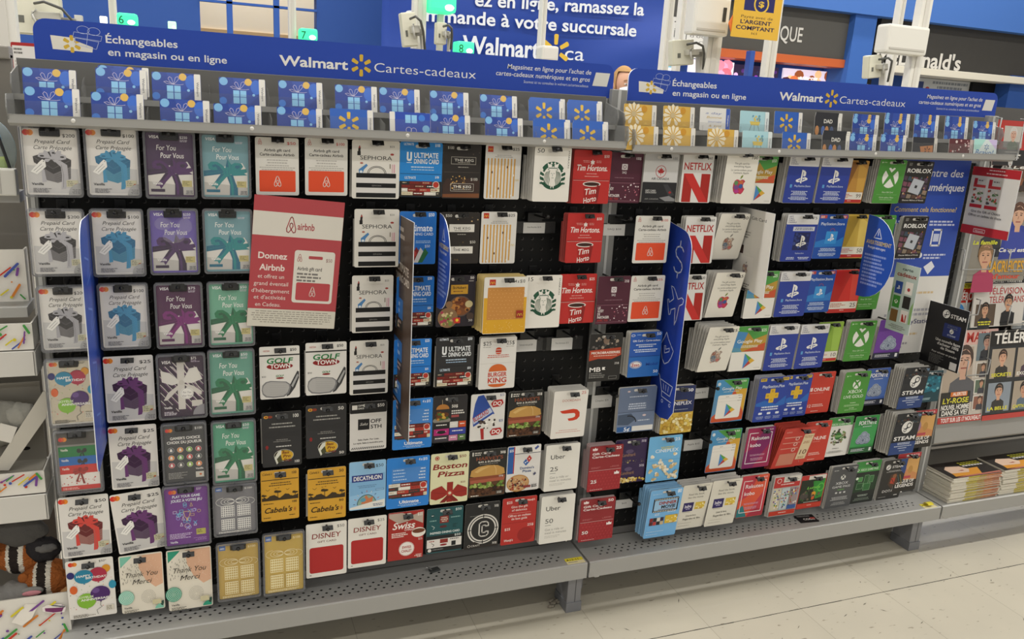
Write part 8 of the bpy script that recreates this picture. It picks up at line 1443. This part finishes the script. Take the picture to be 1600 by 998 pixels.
# newspaper stacks
def stack(x0, x1, z0, z1, yf, label, seed):
    q = random.Random(seed); t = thing('newspaper', '', None, (0, 0, 0)); bpy.data.objects.remove(t)
    n = 22; dz = (z1-z0)/n; side = M('d8d2c4', 'paper')
    for i in range(n):
        m = MB(); dx, dy = q.uniform(-.004, .004), q.uniform(-.005, .003); L = x1-x0
        top = i == n-1; zz = z0+i*dz
        m.bb(x0+dx, x1+dx, yf+dy, -.006, zz, zz+dz*.86, side)
        for (u0, u1, c) in ((.30, .52, 'b8a83a'), (.52, .66, 'a8883a'), (.66, .82, 'b8703a'), (.82, .97, 'a8603c')): m.bb(x0+dx+L*u0, x0+dx+L*u1, yf+dy-.0003, yf+dy, zz+dz*.1, zz+dz*.78, M(c, 'paper'))
        if top:
            T = zz+dz*.86+.0004
            def P(u, v): return (x0+dx+L*u, yf+dy+(-.006-yf-dy)*v, T)
            m.poly([P(0, 0), P(1, 0), P(1, 1), P(0, 1)], M('2a2624', 'print'))
            T += .0003; m.poly([P(.10, .1), P(.62, .1), P(.74, .5), P(.14, .46)], M('c88a34', 'print')); T += .0002; m.poly([P(.12, .3), P(.45, .26), P(.54, .44), P(.46, .66), P(.22, .74), P(.12, .58)], M('cdb09a', 'print')); T += .0002; m.poly([P(.30, .40), P(.42, .38), P(.40, .44)], M('8a3a30', 'print')); m.poly([P(.05, .02), P(.98, .02), P(.98, .12), P(.3, .09)], M('a8685a', 'print'))
            for r_ in range(3):
                for c_ in range(7): m.poly([P(.52+c_*.06, .62+r_*.1), P(.565+c_*.06, .62+r_*.1), P(.565+c_*.06, .68+r_*.1), P(.52+c_*.06, .68+r_*.1)], M('b8b43a' if r_ else 'd8d4cc', 'print'))
        tag(m.build('newspaper'), ('top newspaper with dark cover on the ' if top else 'newspaper under the top one in the ')+label, 'newspaper', ('top papers' if top else 'papers in the ')+label)
(xa, zt2), (xb, zb3) = (1.994, 0.306), (2.436, 0.102)
stack(2.150, 2.150+.215, .151, .236, -.105, 'left newspaper stack on the base shelf', 3)
stack(2.372, 2.60, .151, .240, -.105, 'right newspaper stack at the picture edge', 5)

# ------------------------------------------------------------------ neighbouring shelf with confetti trays on the left
def confetti(a, seed):
    q = random.Random(seed); cs = ['c8402c', 'd8c83a', '4a5aa8', 'd8843a', '7a4a94', '4a9a4a']
    n = int(a.w/.010)
    for i in range(n):
        u = (i+.5)/n*100; v = 25+q.random()*70; ln = 10+q.random()*22; sc = a.w/a.h; c = cs[i % 6]; Lm = .010+.022*q.random(); x2 = u+Lm/a.w*100; y2 = v-.8*Lm/a.h*100
        wd = .0046/a.w*100*(1 if q.random() > .4 else .6); x2 = min(98, x2); y2 = max(5, y2); a.l([(u, v), (x2, y2)], wd, c); a.e(u, v, wd/2, c); a.e(x2, y2, wd/2, c)
        a.e((u+40*q.random()) % 96+2, 20+70*q.random(), .0022/a.w*100*(.6+q.random()), q.choice(cs), n=10)
XR = -.322
def confetti_tray(label, z0, z1, lip, y=-.03, xr=XR, seed=1, deep=.17):
    t = thing('display_tray', label, 'tray', (xr-.30, y, z0), group='confetti patterned card trays')
    a = Art(.60, z1-z0, 'e2ded6', t=.003, r=.002, kind='paper'); confetti(a, seed); o = a.obj('front_panel', t, (0, 0, z1-z0)); o['label'] = 'white panel with colourful confetti'
    m = MB(); m.bb(.297, .300, .002, deep, 0, z1-z0, M('dcd8d0', 'paper')); m.build('side_panel', t)
    m = MB(); m.bb(-.30, .297, .002, deep, 0, .003, M('cfcbc2', 'paper')); m.build('bottom', t)
    if lip:
        m = MB(); m.bb(-.30, .300, -.006, -.002, -lip, -.002, M('cfccc6', 'plastic'), .001); m.bb(.298, .302, -.006, .14, -lip, -.004, M('b5b3ae', 'plastic')); o = m.build('price_channel', t); o['label'] = 'white price channel'
def side_shelf(z, label, y0=-.02):
    m = MB(); m.bb(-1.0, XR-.003, y0, .028, z-.02, z, STEEL, .001); tag(m.build('side_shelf'), label, 'shelf', 'grey shelves left of the cards')
zA = (-0.335, 1.070)[1]; zA1 = (-0.331, 1.115)[1]
side_shelf(zA, 'grey shelf under the clear bagged goods at left edge')
m = MB(); m.bb(-1.0, XR-.002, -.045, -.020, zA-.004, zA1, M('cfcdc6', 'plastic'), .003); m.bb(XR-.03, XR-.026, -.046, -.044, zA, zA1, M('b0aea8', 'plastic')); tag(m.build('tray'), 'plain white plastic tray below the bagged goods', 'tray')
confetti_tray('flat confetti panel board behind grey shelf, upper left', (-0.358, 0.854)[1], (-0.349, 0.958)[1], 0, 0.0, -.330, 2, .03)
side_shelf((-0.350, 0.856)[1], 'grey shelf right under the confetti panel', -.05)
confetti_tray('confetti tray with white price channel, second from top at left', (-0.343, 0.775)[1], (-0.339, 0.827)[1], .052, -.06, -.318, 3)
confetti_tray('confetti tray with white price channel, third down at left', (-0.369, 0.474)[1], (-0.365, 0.521)[1], .058, -.06, -.322, 5)
confetti_tray('lowest confetti tray holding plush animals', .112, (-0.355, 0.241)[1], 0, -.06, -.300, 7)
# clear bag with goods
t = thing('bagged_toy', 'clear bag with lime and blue contents on the white tray', 'bag', (-.375, -.005, zA1-.02))
m = MB(); m.ball((0, 0, .05), (.05, .02, .062), clear_mat('bag_film', 'b8c8cc', .30, .12), 16, 12); o = m.build('clear_bag', t); o['label'] = 'clear bag film'
m = MB(); m.box((.0, -.004, .022), (.07, .012, .034), M('b8cc4a', 'plastic'), .005); o = m.build('lime_block', t); m = MB(); m.ball((-.006, 0, .07), (.034, .01, .028), M('4a90b4', 'plastic')); m.build('blue_block', t)
m = MB(); m.box((0, 0, .055), (.005, .006, .10), M('1c1c1e', 'plastic'), .002, Matrix.Rotation(radians(-13), 4, 'Y')); tag(m.build('pen', loc=(-.338, -.028, zA1-.04)), 'thin black stick leaning beside the clear bag', 'stick')
# open carton and plush toys
zc = (-0.385, 0.509)[1]
t = thing('open_carton', 'open white carton with sloped side above third confetti tray', 'carton', (-.42, .0, zc))
zz = (-0.325, 0.683)[1]-zc
m = MB(); F_ = [(p_[0]+.42, p_[1]-zc) for p_ in ((-0.445, 0.525), (-0.405, 0.539), (-0.314, 0.681), (-0.306, 0.677), (-0.313, 0.626), (-0.387, 0.519))]; m.prism(F_, -.040, -.037, M('c4bfb4', 'paper')); m.build('sloped_flap', t)
m = MB(); m.bb(-.2, .09, .018, .021, 0, zz, M('8d887e', 'paper')); m.ball((.055, .0178, .03), (.008, .0006, .004), M('1c1a18', 'paper')); m.build('back_panel', t)
m = MB(); m.bb(-.2, .09, -.03, .02, 0, .004, M('a8a398', 'paper')); m.build('bottom', t)
def fuzz(m, c, r, col, seed, amp=.08):
    b_ = bmesh.new(); bmesh.ops.create_icosphere(b_, subdivisions=4, radius=1); q = random.Random(seed)
    for v in b_.verts: v.co *= 1+amp*(q.random()-.5)+.05*sin(9*v.co.x+3*v.co.z)
    bmesh.ops.scale(b_, vec=r, verts=b_.verts); bmesh.ops.translate(b_, vec=c, verts=b_.verts); m.bm(b_, M(col, 'cloth'), True)
m = MB(); fuzz(m, (-.40, -.012, zc+.10), (.05, .022, .05), '8a8880', 1); fuzz(m, (-.362, -.016, zc+.115), (.03, .02, .028), '9a9890', 2); o = m.build('plush_toy'); tag(o, 'grey fluffy plush toy inside the open carton', 'plush toy')
m = MB(); m.box((-.385, -.04, zc+.09), (.03, .002, .035), M('d8d4cc', 'paper'), 0, Matrix.Rotation(.4, 4, 'Y')); m.build('paper_tag', o)
# plush animals in the bottom tray
GP = dict(r='8a4a20', w='c8c2b4', k='2a2420')
(gx, gz) = (-0.346, 0.253)
def plush_cavy(x, y, z, s, label, flip=1):
    o_b = bmesh.new(); bmesh.ops.create_icosphere(o_b, subdivisions=5, radius=1); q = random.Random(int(abs(x)*1e4)); cols = [M('96562a', 'cloth'), M('cfc8ba', 'cloth'), M('2c2623', 'cloth')]
    for v in o_b.verts:
        v.co *= 1+.05*(q.random()-.5); v.co.z *= 1-.12*(v.co.x*flip < -.4)
    m = MB(); o_b.verts.index_update(); vs = [(p.co.x*.066*s, p.co.y*.045*s, p.co.z*.05*s) for p in o_b.verts]
    for f_ in o_b.faces:
        c = f_.calc_center_median().x*flip; k = 0 if c > .18 else (1 if c > .0 else (2 if c > -.32 else (1 if c > -.45 else 0)))
        m.add([vs[v.index] for v in f_.verts], [tuple(range(len(f_.verts)))], cols[k], True)
    o_b.free(); o = m.build('plush_toy', loc=(x, y, z)); tag(o, label, 'plush toy', 'plush animals in the lowest tray')
    m = MB(); fuzz(m, (.045*flip*s, -.03*s, -.028*s), (.016*s, .014*s, .014*s), 'c89a6a', 3); m.build('paw', o)
    for sd in (-1, 1):
        m = MB(); m.ball((-.052*flip*s, sd*.026*s, .024*s), (.012*s, .006*s, .014*s), cols[0]); m.build('ear', o)
    m = MB(); m.ball((-.06*flip*s, -.022*s, .012*s), .004*s, BLACK); m.build('eye', o)
plush_cavy(gx-.0, .03-.025, gz-.012, .82, 'brown, white and black striped plush animal at front right of tray')
plush_cavy(gx-.052, .035, gz+.035, .8, 'rust brown plush animal lying behind, left of the striped one')
(bx, bz) = (-0.409, 0.215)
m = MB(); fuzz(m, (0, 0, 0), (.042, .03, .04), '84827f', 5); o = m.build('plush_toy', loc=(bx, -.018, bz)); tag(o, 'grey plush bunny with pink ears in the lowest tray', 'plush toy', 'plush animals in the lowest tray')
for sd in (-1, 1):
    m = MB(); m.ball((sd*.036, -.014, .022), (.024, .006, .010), M('8a8884', 'cloth')); q = m.build('ear', o); q2 = MB(); q2.ball((sd*.038, -.021, .021), (.018, .003, .006), M('d8949c', 'cloth')); e_ = q2.build('inner_ear', q); e_['label'] = 'pink inner ear'
for sd in (-1, 1):
    m = MB(); m.ball((sd*.014, -.030, .004), .0035, BLACK); m.build('eye', o)
m = MB(); fuzz(m, (-.39, .012, gz+.10), (.05, .012, .032), '5a5856', 8); tag(m.build('plush_toy'), 'mid grey plush toy in shadow under the third confetti tray', 'plush toy')
m = MB(); fuzz(m, (-.352, .010, gz+.055), (.034, .014, .030), '2c2a2c', 9); fuzz(m, (-.345, .002, gz+.062), (.022, .010, .010), '6a6866', 4); tag(m.build('plush_toy'), 'black and grey striped plush toy behind the rust one', 'plush toy')
a = Art(.045, .018, 'd4ccc8', t=.001, outline=[(-.022, -.006), (-.02, -.014), (.0, -.018), (.02, -.016), (.022, -.006), (.012, 0), (-.014, -.001)]); a.p([(12, 40), (90, 36), (84, 84), (50, 92), (16, 76)], '6a2a58'); a.l([(40, 10), (92, 30)], 6, '5a5a5e')
(sx, sz) = (-0.326, 0.207); tag(a.obj('hang_tag', loc=(sx, -.066, sz+.012), rot=(radians(-20), radians(8), 0)), 'purple hang tag over the edge of the lowest tray', 'tag')
(sx, sz) = (-0.375, 0.206); m = MB(); m.prism([(-.03, -.012), (-.004, .022), (.02, .018), (.006, -.01), (-.012, -.022)], 0, .0006, M('dcd6cc', 'paper')); tag(m.build('paper_tag', loc=(sx, -.068, sz), rot=(radians(-14), 0, 0)), 'blank white paper tag hanging over the lowest confetti tray', 'tag')
